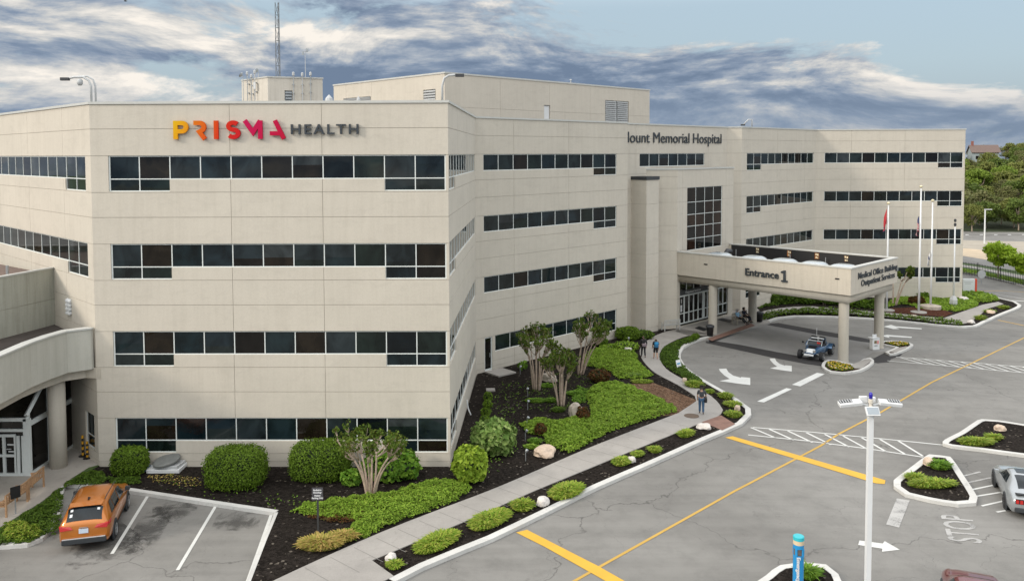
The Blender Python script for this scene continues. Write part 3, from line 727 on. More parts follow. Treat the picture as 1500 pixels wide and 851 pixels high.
# end return of right facade, wall behind the sign
facade(r1,tuple(V2(r1)+Vector((-d45.y,d45.x))*1.1),-.6,ZR,[],jzs(),[])
sm=along(937,224,m0,m1); sm2=along(1032.5,224,m0,m1)
PM,LM,uM,nM=facade(m0,m1,-.6,ZR,[dict(s0=sm,s1=sm2,z=ZH[0],n=7),],jzs(),[sm-.5,sm2+.6])
facade(m1,B0,-.6,ZR,[],jzs(),[])
b0=along(1093.6,287,B0,C0); b1=along(1191.5,280,B0,C0)
facade(B0,C0,-2,ZR,ribs4(b0,b1,10,(0,1)),jzs(),[b0+pitch*4,b0+pitch*8])
c0=along(1207,280,C0,C1); c1=along(1410.3,280,C0,C1)
facade(C0,C1,-2.5,ZR,ribs4(c0,c1,11,(9,10)),jzs(),[c0+pitch*2,c0+pitch*6])
# far end and rear walls
bk=[C1,(52,118),(0,128),(-40,96),la]
for a,b in zip(bk[:-1],bk[1:]): facade(a,b,-2.5,ZR,[],jzs(),[])
foot=[la,cl,cr,r0,r1,tuple(V2(r1)+Vector((-d45.y,d45.x))*1.0),tuple(m0+d45*.9),m1,B0,C0,C1,(52,118),(0,128),(-40,96)]
mb=MB(); mb.poly(foot,ZR-.75); mb.build('roof',m_roof,hosp,world=True)
foot2=[la,cl,cr,r0,r1]
P=[V2(p) for p in foot]
mb=MB(); strip(mb,P,-.06,.34,ZR,ZR+.12,closed=True,follow=False); strip(mb,P,.04,.30,ZR-.75,ZR+.002,closed=True,follow=False)
mb.build('coping',m_coping,hosp,world=True)

# penthouse on the roof
Y0=70.; k=ray(651.5,150).x; pc=(k*Y0,Y0)
e_r=V2(pc)+d45*1; q=ray(951.5,150).x; t=(q*Y0-pc[0])/(d45.x-q*d45.y); pr_=V2(pc)+d45*t
d135=Vector((-d45.y,d45.x)); q=ray(489,150).x; t=(q*Y0-pc[0])/(d135.x-q*d135.y); pl_=V2(pc)+d135*t
zp=AT(651.5,108,Y0).z
def louvre_holes(A,B,rects):
    out=[]
    for (x0,y0,x1,y1) in rects:
        a=along(x0,(y0+y1)/2,A,B); b=along(x1,(y0+y1)/2,A,B); zt=W((x0+x1)/2,y0,A,B).z; zb=W((x0+x1)/2,y1,A,B).z
        out.append((a,b,zb,zt))
    return out
pb=tuple(pr_+d135*6); pa=tuple(pl_+d45*10)
PF=[V2(x) for x in (tuple(pl_),pc,tuple(pr_),pb,pa)]
mb=MB(); mb.poly([tuple(p) for p in PF],zp-.25); pent=mb.build('penthouse',m_roof,hosp,world=True)
def louvre(P,h,parent,mat,split=1,name='louvre'):
    g=MB(); a,b,c,d=h; w=(b-a)/split
    for s in range(split):
        A=a+w*s; Bq=A+w-.12*(split>1)
        n=max(4,int((d-c)/.19))
        for i in range(n):
            z=c+(d-c)*(i+.15)/n; z2=z+(d-c)/n*.62
            g.hull8([P(A+.05,z,-.13),P(Bq-.05,z,-.13),P(Bq-.05,z2,-.13),P(A+.05,z2,-.13)],[P(A+.05,z-.03,.02),P(Bq-.05,z-.03,.02),P(Bq-.05,z2-.05,.02),P(A+.05,z2-.05,.02)])
    g.quad(P(a,c,-.16),P(b,c,-.16),P(b,d,-.16),P(a,d,-.16))
    return g.build(name,mat,parent,world=True)
hl=louvre_holes(tuple(pl_),pc,[(620,131.5,638,147),(503,143,543,149)]); hr=louvre_holes(pc,tuple(pr_),[(886.5,148,921,179)])
doorr=louvre_holes(pc,tuple(pr_),[(797,154.5,806,176)])[0]
zj=[ZR+1.6]
P1,_,_,_=facade(tuple(pl_),pc,ZR-.75,zp,[],zj,[2.2,6.5],holes=hl,parent=pent)
P2,_,_,_=facade(pc,tuple(pr_),ZR-.75,zp,[],zj,[6.5,13,19],holes=hr+[doorr],parent=pent)
for h in hl: louvre(P1,h,pent,m_lgrey)
louvre(P2,hr[0],pent,m_lgrey,2)
g=MB(); pbox(g,P2,doorr[0]+.05,doorr[1]-.05,doorr[2],doorr[3]-.05,-.15,-.1); dd=g.build('door',m_white,pent,world=True)
for a,b in ((tuple(pr_),pb),(pb,pa),(pa,tuple(pl_))): facade(a,b,ZR-.75,zp,[],[],[],parent=pent)
mb=MB(); strip(mb,PF,-.06,.25,zp,zp+.14,closed=True,follow=False); mb.build('coping',m_coping,pent,world=True)
# lift tower with the antennas
Yt=60.; tc=AT(392,114,Yt); dl=Vector((-.707,.707)); dr_=Vector((.94,.34))
qx=ray(353.9,120).x; t=(qx*Yt-tc.x)/(dl.x-qx*dl.y); tl=tc.xy+dl*t
qx=ray(472.5,120).x; t=(qx*Yt-tc.x)/(dr_.x-qx*dr_.y); tr=tc.xy+dr_*t
zt=tc.z
m_tower=wall_mat('tower_render',(.60,.56,.49),.2)
hh=louvre_holes(tuple(tc.xy),tuple(tr),[(417,133,428.5,150)])
tbk=[tr,tr+Vector((-2.0,3.4)),tl+Vector((.9,2.0)),tl]
TF=[V2(x) for x in (tl,tc.xy,tr,tbk[1],tbk[2])]
mb=MB(); mb.poly([tuple(p) for p in TF],zt-.1); lift=mb.build('lift_tower',m_coping,hosp,world=True)
facade(tuple(tl),tuple(tc.xy),ZR-.75,zt,[],[],[],parent=lift,wm=m_tower)
P3,_,_,_=facade(tuple(tc.xy),tuple(tr),ZR-.75,zt,[],[],[],holes=hh,parent=lift,wm=m_tower)
louvre(P3,hh[0],lift,m_steel)
for a,b in zip(tbk[:-1],tbk[1:]): facade(tuple(a),tuple(b),ZR-.75,zt,[],[],[],parent=lift,wm=m_tower)
mb=MB(); strip(mb,TF,-.05,.2,zt,zt+.1,closed=True,follow=False); mb.build('coping',m_coping,lift,world=True)

# entrance tower
tA=V2((14.30,70.71)); tB=tA+d45*9.15; 
ZT=W(991.6,249.0,tuple(tA),tuple(tB)).z
wt=along(1006.5,320,tA,tB); wt2=along(1058,320,tA,tB); zt1=W(1032,273.5,tA,tB).z; zt0=W(1032,364,tA,tB).z; hT=zt1-zt0
en0=.45; en1=along(1066,440,tA,tB); ETOP=4.05
PT,LT,uT,nT=facade(tuple(tA),tuple(tB),-.3,ZT,[dict(s0=wt,s1=wt2,z=zt1,n=4,h=hT,rows=[hT*.185,hT*.385,hT*.57,hT*.765],glass=glass_mat('atrium_glass',[(.016,.008,.006),(.007,.008,.008),(.020,.011,.007),(.010,.012,.012),(.010,.007,.006)]))],[ZT-1.6]+ZH,[wt-.7,wt2+.6],holes=[(en0,en1,0.0,ETOP)])
ts=(11.15,tA.y+.035)
facade(ts,tuple(tA),-.6,ZT,[],[ZT-1.6]+ZH+[h-2.0 for h in ZH],[])
facade(tuple(tB),tuple(tB+d135*2.5),-.6,ZT,[],[],[])
TF=[V2(ts),tA,tB,tB+d135*2.4,V2((11.3,71.2))]
mb=MB(); mb.poly([tuple(p) for p in TF],ZT-.3); mb.build('roof',m_roof,hosp,world=True)
mb=MB(); strip(mb,TF[:4],-.06,.25,ZT,ZT+.12,follow=False); mb.build('coping',m_coping,hosp,world=True)
# narrow shaft beside it
bc=V2((11.2,68.1)); bl=bc+d135*1.6; br_=bc+d45*1.75; ZB=W(947,264,tuple(bl),tuple(bc)).z
facade(tuple(bl),tuple(bc),-.6,ZB,[],ZH+[h-2.0 for h in ZH],[])
facade(tuple(bc),tuple(br_),-.6,ZB,[],ZH+[h-2.0 for h in ZH],[])
facade(tuple(br_),tuple(br_+d135*1.6),-.6,ZB,[],[],[])
mb=MB(); BF=[bl,bc,br_,br_+d135*1.6]; mb.prism([tuple(p) for p in offset_line(BF,-.05,True)],ZB,ZB+.28); mb.build('shaft_cap',m_dark,hosp,world=True)
# entrance glazing: doors, transom windows, name board
ew=en1-en0; g=MB(); f=MB()
dz0,dz1=.17,2.55
nd=[0,.9,1.7,2.5,3.3,4.1,4.95,5.75,6.3,7.0,7.8,8.6]
nd=[en0+x*ew/8.6 for x in nd]
for a,b in zip(nd[:-1],nd[1:]):
    for (z0_,z1_) in ((dz0+.08,1.05),(1.13,dz1)): g.quad(PT(a,z0_,-.13),PT(b,z0_,-.13),PT(b,z1_,-.13),PT(a,z1_,-.13))
for i,a in enumerate(nd):
    pbox(f,PT,a-.05 if i else a,a+.05 if i<len(nd)-1 else a,dz0,dz1+.14,-.16,-.07)
for a,b in zip(nd[:-1],nd[1:]):
    for q in ((dz0,dz0+.1),(1.05,1.13),(dz1,dz1+.14)): pbox(f,PT,a+.05,b-.05,*q,-.16,-.08)
pbox(f,PT,nd[5]+.05,nd[5]+.30,dz0,dz1,-.12,-.06)
mb=MB()
eg=g.build('entrance_door',m_glass2,hosp,world=True); f.build('door_frame',m_frame,eg,world=True)
g=MB(); f=MB(); N=7
for i in range(N):
    a=en0+ew*i/N; b=en0+ew*(i+1)/N; g.quad(PT(a,3.12,-.13),PT(b,3.12,-.13),PT(b,ETOP,-.13),PT(a,ETOP,-.13))
    pbox(f,PT,a,a+.07,3.12,ETOP,-.16,-.08)
eg=g.build('window',glass_mat('transom_glass',[(.015,.013,.01),(.03,.03,.022),(.01,.01,.01),(.05,.035,.02)]),hosp,world=True); f.build('frame',m_frame,eg,world=True)
es=thing('entrance_sign','dark name board with white lettering above the glass entrance doors','sign',tuple(PT(en0+ew/2,2.7,-.1)))
b=MB(); pbox(b,PT,en0+.01,en1-.01,2.70,3.11,-.15,-.05); b.build('board',m_dark,es,world=True)
up=(0,0,1); r3=(d45.x,d45.y,0)
text_obj('lettering','Outpatient Services',.30,PT(en0+2.1,2.9,-.035),r3,up,m_white,.008,.004,es)
text_obj('lettering','Medical Office Building',.30,PT(en1-2.0,2.9,-.035),r3,up,m_white,.008,.004,es)
for s,zz in ((nd[0]+.42,1.55),(nd[7]+.2,1.5),(nd[0]+.42,.95+.3),):
    b=MB(); pbox(b,PT,s-.13,s+.13,zz,zz+.28,-.128,-.12); b.build('door_notice',m_white,hosp,world=True)
for s,t in ((nd[0]+.42,'1'),(nd[7]+.2,'1')): text_obj('door_number',t,.5,PT(s,2.15,-.12),r3,up,m_white,.004,.01,hosp)

# ------------------------------------------------------------------ sign letters
Pf=lambda px,py,d=0: W(px,py,cl,cr)+Vector((-.0,-d,0))
LETD=.16
def strokes(parent,mat,polys,width,ox,oz,s,name='letter'):
    # polys: list of (points, width factor); x right, z up in letter units; placed on the front wall plane
    uf=(V2(cr)-V2(cl)).normalized(); nf=Vector((uf.y,-uf.x)); mb=MB(); off=wloc(parent)
    k=0
    for pts in polys:
        A=offset_line(pts,width/2); Bq=offset_line(pts,-width/2); n=len(A)
        d0=.05; d1=LETD+.004*k; k+=1
        for i in range(n-1):
            q=[A[i],A[i+1],Bq[i+1],Bq[i]]
            f3=lambda p,d: Vector((ox.x+uf.x*p.x*s+nf.x*d, ox.y+uf.y*p.x*s+nf.y*d, oz+p.y*s))
            mb.quad(*[f3(p,d1) for p in q])
            mb.quad(f3(A[i],d0),f3(A[i+1],d0),f3(A[i+1],d1),f3(A[i],d1)); mb.quad(f3(Bq[i],d1),f3(Bq[i+1],d1),f3(Bq[i+1],d0),f3(Bq[i],d0))
            if i==0: mb.quad(f3(A[0],d0),f3(A[0],d1),f3(Bq[0],d1),f3(Bq[0],d0))
            if i==n-2: mb.quad(f3(A[-1],d1),f3(A[-1],d0),f3(Bq[-1],d0),f3(Bq[-1],d1))
    return mb.build(name,mat,parent,world=True)
sg=thing('building_sign','large raised letters in yellow, orange, red and magenta followed by grey capitals on the parapet','sign',tuple(Pf(340,205,.1)))
arc=lambda cx,cy,r,a0,a1,n=10,ry=None: [(cx+r*math.cos(R(a0+(a1-a0)*i/n)),cy+(ry or r)*math.sin(R(a0+(a1-a0)*i/n))) for i in range(n+1)]
def lcol(nm,c,c2):
    m,nt,b=newmat(nm); tc_=nn(nt,'ShaderNodeTexCoord'); sp=nn(nt,'ShaderNodeSeparateXYZ'); nt.links.new(tc_.outputs['Generated'],sp.inputs[0])
    nt.links.new(mix(nt,math_(nt,'ADD',math_(nt,'MULTIPLY',sp.outputs[0],.6),math_(nt,'MULTIPLY',math_(nt,'SUBTRACT',1,sp.outputs[2]),.4)),c,c2),b.inputs['Base Color']); b.inputs['Roughness'].default_value=.6; b.inputs['Specular IOR Level'].default_value=.15; return m
q0=Pf(255.5,204.5); hgt=W(300,177,cl,cr).z-W(300,204,cl,cr).z; zb=W(300,204.3,cl,cr).z
xs=lambda px: Pf(px,200)
w=.24
P_l=[(w/2,0),(w/2,1-w/2),(.36,1-w/2)]+[p for p in arc(.40,.65,.235,80,-80,8)]+[(.24,.415)]
strokes(sg,lcol('sign_yellow',(.66,.40,.004),(.66,.20,.006)),[[(w/2,0),(w/2,1)],[(w,1-w/2)]+arc(.47,.655,.225,90,-90,10)+[(w,.43)]],w,xs(255.8),zb,hgt)
strokes(sg,lcol('sign_orange',(.62,.16,.006),(.60,.065,.006)),[[(0,1-w/2),(.30,1-w/2)]+arc(.33,.655,.225,85,-45,8)+[(.30,.40),(.60,0.0)]],w,xs(285.5),zb,hgt)
strokes(sg,lcol('sign_red',(.60,.075,.006),(.56,.025,.006)),[[(w/2,0),(w/2,1)]],w,xs(315),zb,hgt)
strokes(sg,lcol('sign_scarlet',(.55,.025,.006),(.50,.006,.015)),[arc(.40,.70,.26,35,250,12,.19)+arc(.40,.31,.27,70,-145,12,.20)],w*.98,xs(332.5),zb,hgt)
strokes(sg,lcol('sign_magenta',(.46,.005,.075),(.46,.005,.05)),[[(.06,1.0),(.50,.36),(.90,.98)],[(.90,0),(.90,1)]],w,xs(358.5),zb,hgt)
strokes(sg,lcol('sign_rose',(.45,.005,.055),(.43,.004,.03)),[[(.32,1.0),(.80,0)],[(.05,.30),(.60,.30)]],w*.95,xs(395.5),zb,hgt)
uf=(V2(cr)-V2(cl)).normalized()
ht=Pf(476.5,190.6,.10)
text_obj('lettering','HEALTH',.66,ht,(uf.x,uf.y,0),up,m_letter,.06,.010,sg,1.14,space=1.26)
# second sign
hs=thing('building_sign','tall grey serifless lettering on the recessed upper wall, first letters hidden by the corner','sign',tuple(PM(8,ZR-1,0)))
me=text_mesh('Blount Memorial Hospital',1.2,.07,.006)
xsv=[v.co.x for v in me.vertices]; wid=max(xsv)-min(xsv)
e1=along(1056,204,m0,m1); st=along(922,203,m0,m1)
mq=text_mesh('ount Memorial Hospital',1.2,.07,.006); full=(e1-st)*wid/(max(v.co.x for v in mq.vertices)-min(v.co.x for v in mq.vertices))*1.0
zc=(W(1000,194.5,m0,m1).z+W(1000,212.5,m0,m1).z)/2
text_obj('lettering','Blount Memorial Hospital',1.3,PM(e1-full/2,zc,.06),r3,up,m_letter,.03,.0,hs,full/wid*1.2/1.3)

# ------------------------------------------------------------------ entrance canopy
zc1=W(991.6,369.5,tuple(tA),tuple(tB)).z; zc0=W(991.6,402.5,tuple(tA),tuple(tB)).z
A0=tA+d45*.0; dS=Vector((d45.y,-d45.x))   # outward
q=ray(1248.9,393.9); tt=(H-zc1)/-q.z; lenC=(Vector((q.x*tt,q.y*tt))-A0).dot(dS)
widC=8.75
can=thing('entrance_canopy','wide flat drive-through canopy of cream concrete on four round columns','canopy',tuple(A0+dS*(lenC/2)+d45*(widC/2))+(0,))
def rect(o0,o1,s0_,s1_): return [A0+dS*o0+d45*s0_,A0+dS*o1+d45*s0_,A0+dS*o1+d45*s1_,A0+dS*o0+d45*s1_]
full_r=[p for p in rect(.02,lenC,0,widC)]
open_path=[full_r[0],full_r[1],full_r[2],full_r[3]]
m_cwall=wall_mat('canopy_concrete',(.55,.50,.42),.15)
mb=MB(); strip(mb,open_path,.0,.30,zc0,zc1,follow=False); mb.build('fascia',m_cwall,can,world=True)
mb=MB(); strip(mb,open_path,-.05,.34,zc1,zc1+.09,follow=False); mb.build('coping',m_coping,can,world=True)
mb=MB(); strip(mb,[p for p in rect(.3,lenC-.35,.3,widC-.35)],0,.05,zc1-1.15,zc1-.02,follow=False); mb.build('parapet_lining',m_black,can,world=True)
mb=MB(); mb.prism([tuple(p) for p in rect(.05,lenC-.31,.31,widC-.31)],zc0+.05,zc1-1.15); mb.build('roof',m_roof,can,world=True)
mb=MB(); strip(mb,rect(.03,lenC-.25,.2,widC-.25),0,.7,zc0-.62,zc0-.002,follow=False); mb.prism([tuple(p) for p in rect(.05,lenC-.96,.91,widC-.96)],zc0-.35,zc0-.3); mb.build('soffit',m_soff,can,world=True)
for s in range(1,3): pass
# black joint scupper marks
Pc=lambda s,z,d=0: Vector((A0.x+dS.x*s-d45.x*d,A0.y+dS.y*s-d45.y*d,z))
for px,py in ((1034,387.3),(1226.5,408.5)):
    s_=along(px,py,tuple(A0),tuple(A0+dS)); z_=W(px,py,tuple(A0),tuple(A0+dS)).z
    b=MB(); b.hull8([Pc(s_-.16,z_-.05,.0),Pc(s_+.16,z_-.05,0),Pc(s_+.16,z_+.05,0),Pc(s_-.16,z_+.05,0)],[Pc(s_-.16,z_-.05,.03),Pc(s_+.16,z_-.05,.03),Pc(s_+.16,z_+.05,.03),Pc(s_-.16,z_+.05,.03)]); b.build('scupper',m_black,can,world=True)
b=MB(); s_=along(1226.5,408,tuple(A0),tuple(A0+dS)); b.hull8([Pc(s_-.012,zc0,.0),Pc(s_+.012,zc0,0),Pc(s_+.012,zc1,0),Pc(s_-.012,zc1,0)],[Pc(s_-.012,zc0,.006),Pc(s_+.012,zc0,.006),Pc(s_+.012,zc1,.006),Pc(s_-.012,zc1,.006)]); b.build('joint',m_joint,can,world=True)
for px,py in ((1235,529),(1287,509),(1044,490.8),(1102,474.5)):
    g0=G(px,py); 
    # keep the shafts inside the canopy edges
    s_=(g0.xy-A0).dot(dS); w_=(g0.xy-A0).dot(d45); w_=max(.55,min(widC-.62,w_)); s_=min(lenC-.62,s_)
    dv=ray(px,py); k=(A0+d45*w_); n2=d45
    t=k.dot(n2)/(dv.x*n2.x+dv.y*n2.y); pt=Vector((dv.x*t,dv.y*t)); 
    s_=(pt-A0).dot(dS)
    if s_>lenC-.6: pt=A0+dS*(lenC-.6)+d45*w_
    mb=MB(); zg=T(pt.x); mb.lathe([(.40,zg-.3),(.40,zg+.06),(.37,zg+.08),(.37,zc0-.6)],28,Matrix.Translation((pt.x,pt.y,0))); mb.build('column',m_soff,can,smooth=False,world=True)
    for p in can.children[-1].data.polygons: p.use_smooth=len(p.vertices)==4
m_dome=MAT('skylight_acrylic',(.36,.40,.42),.2,.05,2,coat=.6)
pd0=[(1068,376),(1117,380.5),(1157,384.5),(1198,389),(1243,393)]
for i,(px,py) in enumerate([(1063,372.5),(1111,377.5),(1157,381.5),(1197,386.5),(1238,391)]):
    wz=zc1-.85
    dv=ray(px,py); t=(H-(zc1-.25))/-dv.z; pt=Vector((dv.x*t,dv.y*t))
    w_=(pt-A0).dot(d45); s_=(pt-A0).dot(dS)
    w_=2.3; pt=A0+dS*s_+d45*w_
    mb=MB(); M=Matrix.Translation((pt.x,pt.y,0))@Matrix.Rotation(math.atan2(d45.y,d45.x),4,'Z')
    mb.box((0,0,zc1-.78),(2.0,2.0,.70),M); c_=mb.build('skylight_curb',m_lgrey,can,world=True)
    mb=MB(); n=10; vs=[];fs=[]
    for a in range(n+1):
        for b_ in range(n+1):
            x=(a/n*2-1); y=(b_/n*2-1); vs.append((x*.96,y*.96,zc1-.40+.42*(max(0,(1-x**4)*(1-y**4)))**.6))
    fs=[(a*(n+1)+b_,(a+1)*(n+1)+b_,(a+1)*(n+1)+b_+1,a*(n+1)+b_+1) for a in range(n) for b_ in range(n)]
    mb.add(vs,fs,M); mb.build('skylight_dome',m_dome,c_,smooth=True,world=True)
# small orange and cream tags on the lining
m_or=MAT('orange_tag',(.7,.22,.03),.6); m_cream=MAT('cream_tag',(.72,.6,.4),.6)
fA=A0+d45*(widC-.36); fB=fA+dS
for i,(px,py) in enumerate([(1110,367),(1156.5,371.5),(1197,375),(1240,379)]):
    c_=W(px,py,tuple(fA),tuple(fB)); s_=(c_.xy-fA).dot(dS); zz=min(c_.z,zc1-.3)
    PL=lambda s,z,d: Vector((fA.x+dS.x*s-d45.x*d,fA.y+dS.y*s-d45.y*d,z))
    g=MB(); g.hull8([PL(s_-.2,zz-.27,.005),PL(s_+.2,zz-.27,.005),PL(s_+.2,zz+.27,.005),PL(s_-.2,zz+.27,.005)],[PL(s_-.2,zz-.27,.04),PL(s_+.2,zz-.27,.04),PL(s_+.2,zz+.27,.04),PL(s_-.2,zz+.27,.04)])
    o=g.build('roof_tag',m_or,can,world=True)
    g=MB(); 
    for (a,b2,c2,d2) in ((-.12,.0,-.2,-.05),(.02,.14,.02,.2),(-.14,-.02,.06,.22),(.03,.12,-.2,-.1)):
        g.hull8([PL(s_+a,zz+c2,.041),PL(s_+b2,zz+c2,.041),PL(s_+b2,zz+d2,.041),PL(s_+a,zz+d2,.041)],[PL(s_+a,zz+c2,.05),PL(s_+b2,zz+c2,.05),PL(s_+b2,zz+d2,.05),PL(s_+a,zz+d2,.05)])
    g.build('tag_patch',m_cream,o,world=True)
# roof vent pipe
pt=A0+dS*2.6+d45*3.6
mb=MB(); mb.tube([(pt.x,pt.y,zc1-1.2),(pt.x,pt.y,zc1-.2),(pt.x+.15,pt.y+.1,zc1+.0),(pt.x+.5,pt.y+.3,zc1-.05)],.22,10); mb.build('roof_vent',m_dark,can,smooth=True,world=True)
for s_ in (1.0,6.3,9.5,14.2):
    pt=A0+dS*s_+d45*(widC-.75); mb=MB(); mb.tube([(pt.x,pt.y,zc1-1.2),(pt.x,pt.y,zc1-.35)],.035,6); mb.build('vent_pipe',m_steel,can,world=True)
# canopy signs
c1=thing('canopy_sign','dark raised lettering reading Entrance 1 on the long canopy fascia','sign',tuple(Pc(lenC*.5,zc0+.5,.02)))
sE=along(1121,402,tuple(A0),tuple(A0+dS)); s1_=along(1149.5,404,tuple(A0),tuple(A0+dS))
zE=W(1121,401.5,tuple(A0),tuple(A0+dS)).z; z1_=W(1149.5,404.5,tuple(A0),tuple(A0+dS)).z
cl_r=(dS.x,dS.y,0)
eL=along(1092,400,tuple(A0),tuple(A0+dS)); eR=along(1141,404,tuple(A0),tuple(A0+dS))
me=text_mesh('Entrance',1,0,.02); wd=max(v.co.x for v in me.vertices)-min(v.co.x for v in me.vertices)
text_obj('lettering','Entrance',.82,Pc((eL+eR)/2,zE,.075),cl_r,up,m_letter,.05,.008,c1,(eR-eL)/wd/.82)
mb=MB(); OL=[(-.27,0),(.30,0),(.30,.14),(.11,.14),(.11,1),(-.05,1),(-.31,.88),(-.31,.74),(-.08,.82),(-.08,.14),(-.27,.14)]
mb.prism([(a*.9,b*.9) for a,b in OL],0,.1)
oo=Pc(s1_,z1_-.45,.02); MM=Matrix(((dS.x,0,-d45.x,oo.x),(dS.y,0,-d45.y,oo.y),(0,1,0,oo.z),(0,0,0,1))); mb.v=[MM@v for v in mb.v]; mb.build('numeral',m_letter,c1,world=True)
E_=A0+dS*lenC; Pe=lambda s,z,d: Vector((E_.x+d45.x*s+dS.x*d,E_.y+d45.y*s+dS.y*d,z))
c2=thing('canopy_sign','dark raised two line lettering on the short end fascia of the canopy','sign',tuple(Pe(widC/2,zc0+.3,.02)))
for txt,xa,xb,ya,h_ in (('Medical Office Building',1256.5,1313.5,(404,392.5),.66),('Outpatient Services',1261,1310,(415,404),.66)):
    a=along(xa,ya[0],tuple(E_),tuple(E_+d45)); b_=along(xb,ya[1],tuple(E_),tuple(E_+d45)); zz=W((xa+xb)/2,(ya[0]+ya[1])/2-.6,tuple(E_),tuple(E_+d45)).z
    me=text_mesh(txt,1,0,.0); wd=max(v.co.x for v in me.vertices)-min(v.co.x for v in me.vertices)
    text_obj('lettering',txt,h_,Pe((a+b_)/2,zz,.04),r3,up,m_letter,.02,.004,c2,(b_-a)/wd/h_)

# ------------------------------------------------------------------ left wing: upper block and curved porch
fan=(-.7148,.6993)
bl1=W(80,430,la,cl); z_t=W(80,393.5,la,cl).z
wing=thing('annexe_building','low pale grey block with a flat reddish roof at the left wing','building',(bl1.x-3,bl1.y-4,0))
e1=(bl1.x,bl1.y); e2=(bl1.x-2.1,bl1.y-9.2)
m_conc=wall_mat('block_concrete',(.42,.42,.36),.35)
P_,_,_,_=facade(e2,e1,0,z_t,[],[z_t-1.6],[2.5,5.2],parent=wing,wm=m_conc)
e3=(e2[0]-9,e2[1]+2); e4=(la[0]+2,la[1]-4)
facade(e3,e2,0,z_t,[],[],[],parent=wing,wm=m_conc)
facade(e4,e3,0,z_t,[],[],[],parent=wing,wm=m_conc)
m_rroof=MAT('reddish_roof',(.15,.105,.085),.9,.3,.8,.3,12,world=True)
mb=MB(); mb.poly([e1,e2,e3,e4],z_t-.35); mb.build('roof',m_rroof,wing,world=True)
mb=MB(); strip(mb,[V2(p) for p in (e4,e3,e2,e1)],-.03,.24,z_t,z_t+.07,follow=False); mb.build('coping',m_coping,wing,world=True)
b=MB(); b.box((bl1.x-1.6,bl1.y-1.4,z_t-.1),(.1,.1,.9)); b.build('vent_pipe',m_steel,wing,world=True)
# flashing along the main wall
porch=thing('entrance_porch','curved cream porch roof with a deep fascia on a round column','canopy',(-22.5,36.5,0))
zf1=W(137,480.5,la,cl).z; zf0=W(137.5,538,la,cl).z
f0=Vector((-20.02,39.10)); 
def atz(px,py,z): d=ray(px,py); t=(H-z)/-d.z; return Vector((d.x*t,d.y*t))
f1=atz(98,486.5,zf1); f2=atz(45,503.5,zf1); f3_=atz(0,523,zf1)
dirv=(f3_-f2).normalized(); f4=f3_+Vector((-.08,-1)).normalized()*5
line=[f0-Vector((.08,-.06))]+smooth_line([f0+(f1-f0)*.12,f1,f2,f3_,f4],step=.8)
mb=MB(); strip(mb,line[::-1],0,.35,zf0,zf1,follow=False); mb.build('fascia',m_wall2,porch,world=True)
mb=MB(); strip(mb,line[::-1],-.05,.40,zf1,zf1+.07,follow=False); mb.build('coping',m_coping,porch,world=True)
inn=offset_line(line,-.30); 
rf=[tuple(p) for p in inn]+[(-29,inn[-1].y),(-29,48.2)]
mb=MB(); mb.prism(rf,zf0+.1,zf1-.62); mb.build('roof',MAT('dark_porch_roof',(.055,.045,.04),.9,.35,.9,.3,12,world=True),porch,world=True)
inn2=offset_line(line,-.45)
mb=MB(); strip(mb,[p for p in inn2[::-1]],0,.8,zf0-.48,zf0+.02,follow=False); mb.build('soffit_beam',m_soff,porch,world=True)
cpx=G(86,683,.16); mb=MB(); mb.lathe([(.385,.0),(.385,zf0-.4)],28,Matrix.Translation((cpx.x,cpx.y,0))); o=mb.build('column',m_soff,porch,world=True)
for p in o.data.polygons: p.use_smooth=len(p.vertices)==4
# white vent on the wing wall
vw=W(102,449,la,cl); un=Vector((-.6993,-.7148)); uu=Vector((.7148,-.6993))
vt=thing('wall_vent','small white louvred vent on the left wing wall','vent',tuple(vw))
PVv=lambda s,z,d: Vector((uu.x*s+un.x*d,uu.y*s+un.y*d,z))
for i in range(4):
    z=-.35+.2*i; b=MB(); b.hull8([PVv(-.3,z,0.01),PVv(.3,z,0.01),PVv(.3,z+.15,0.01),PVv(-.3,z+.15,.01)],[PVv(-.3,z-.04,.12),PVv(.3,z-.04,.12),PVv(.3,z+.06,.12),PVv(-.3,z+.06,.12)]); b.build('slat',m_white,vt)
# glass storefront under the porch: x = XS plane and the vestibule
vest=thing('entrance_vestibule','white framed glass vestibule with double doors under the porch','entrance',(-24.5,39.5,0))
XS=-22.55; v0=G(42,696,.16); XS=v0.x; Yv=v0.y
def fr(mb,a,b,c,d,t=.07):   # frame box between points in plane: axis-aligned bars
    pass
g=MB(); f=MB()
zv=2.85
# side wall of glass along y
ys=[Yv,Yv+1.55,Yv+2.05]
yend=41.9
def qx(y0,y1,z0,z1,zz0=None): g.quad((XS,y0,z0),(XS,y1,z0),(XS,y1,z1 if zz0 is None else zz0),(XS,y0,z1))
cols=[Yv+.08,Yv+1.7,Yv+2.35,Yv+3.0,yend]
for a,b in zip(cols[:-1],cols[1:]):
    qx(a,b,.2,2.45); 
    qx(a,b,2.7,3.0+min(1,(a-Yv)/2.)*1.55, 3.0+min(1,(b-Yv)/2.)*1.55)
side=g.build('side_glass',m_glass2,vest,world=True)
for a in cols:
    f.box((XS,a,(.16+3.0+min(1,(a-Yv)/2.)*1.6)/2),(.14,.10,3.0+min(1,(a-Yv)/2.)*1.6-.16))
f.box((XS,(Yv+yend)/2,2.575),(.15,yend-Yv,.24)); f.box((XS,(Yv+yend)/2,.2),(.15,yend-Yv,.12))
f.tube([(XS,Yv-.02,3.0),(XS,Yv+2.0,4.55),(XS,yend,4.6)],.10,4)
f.build('frame',m_frame,side,world=True)
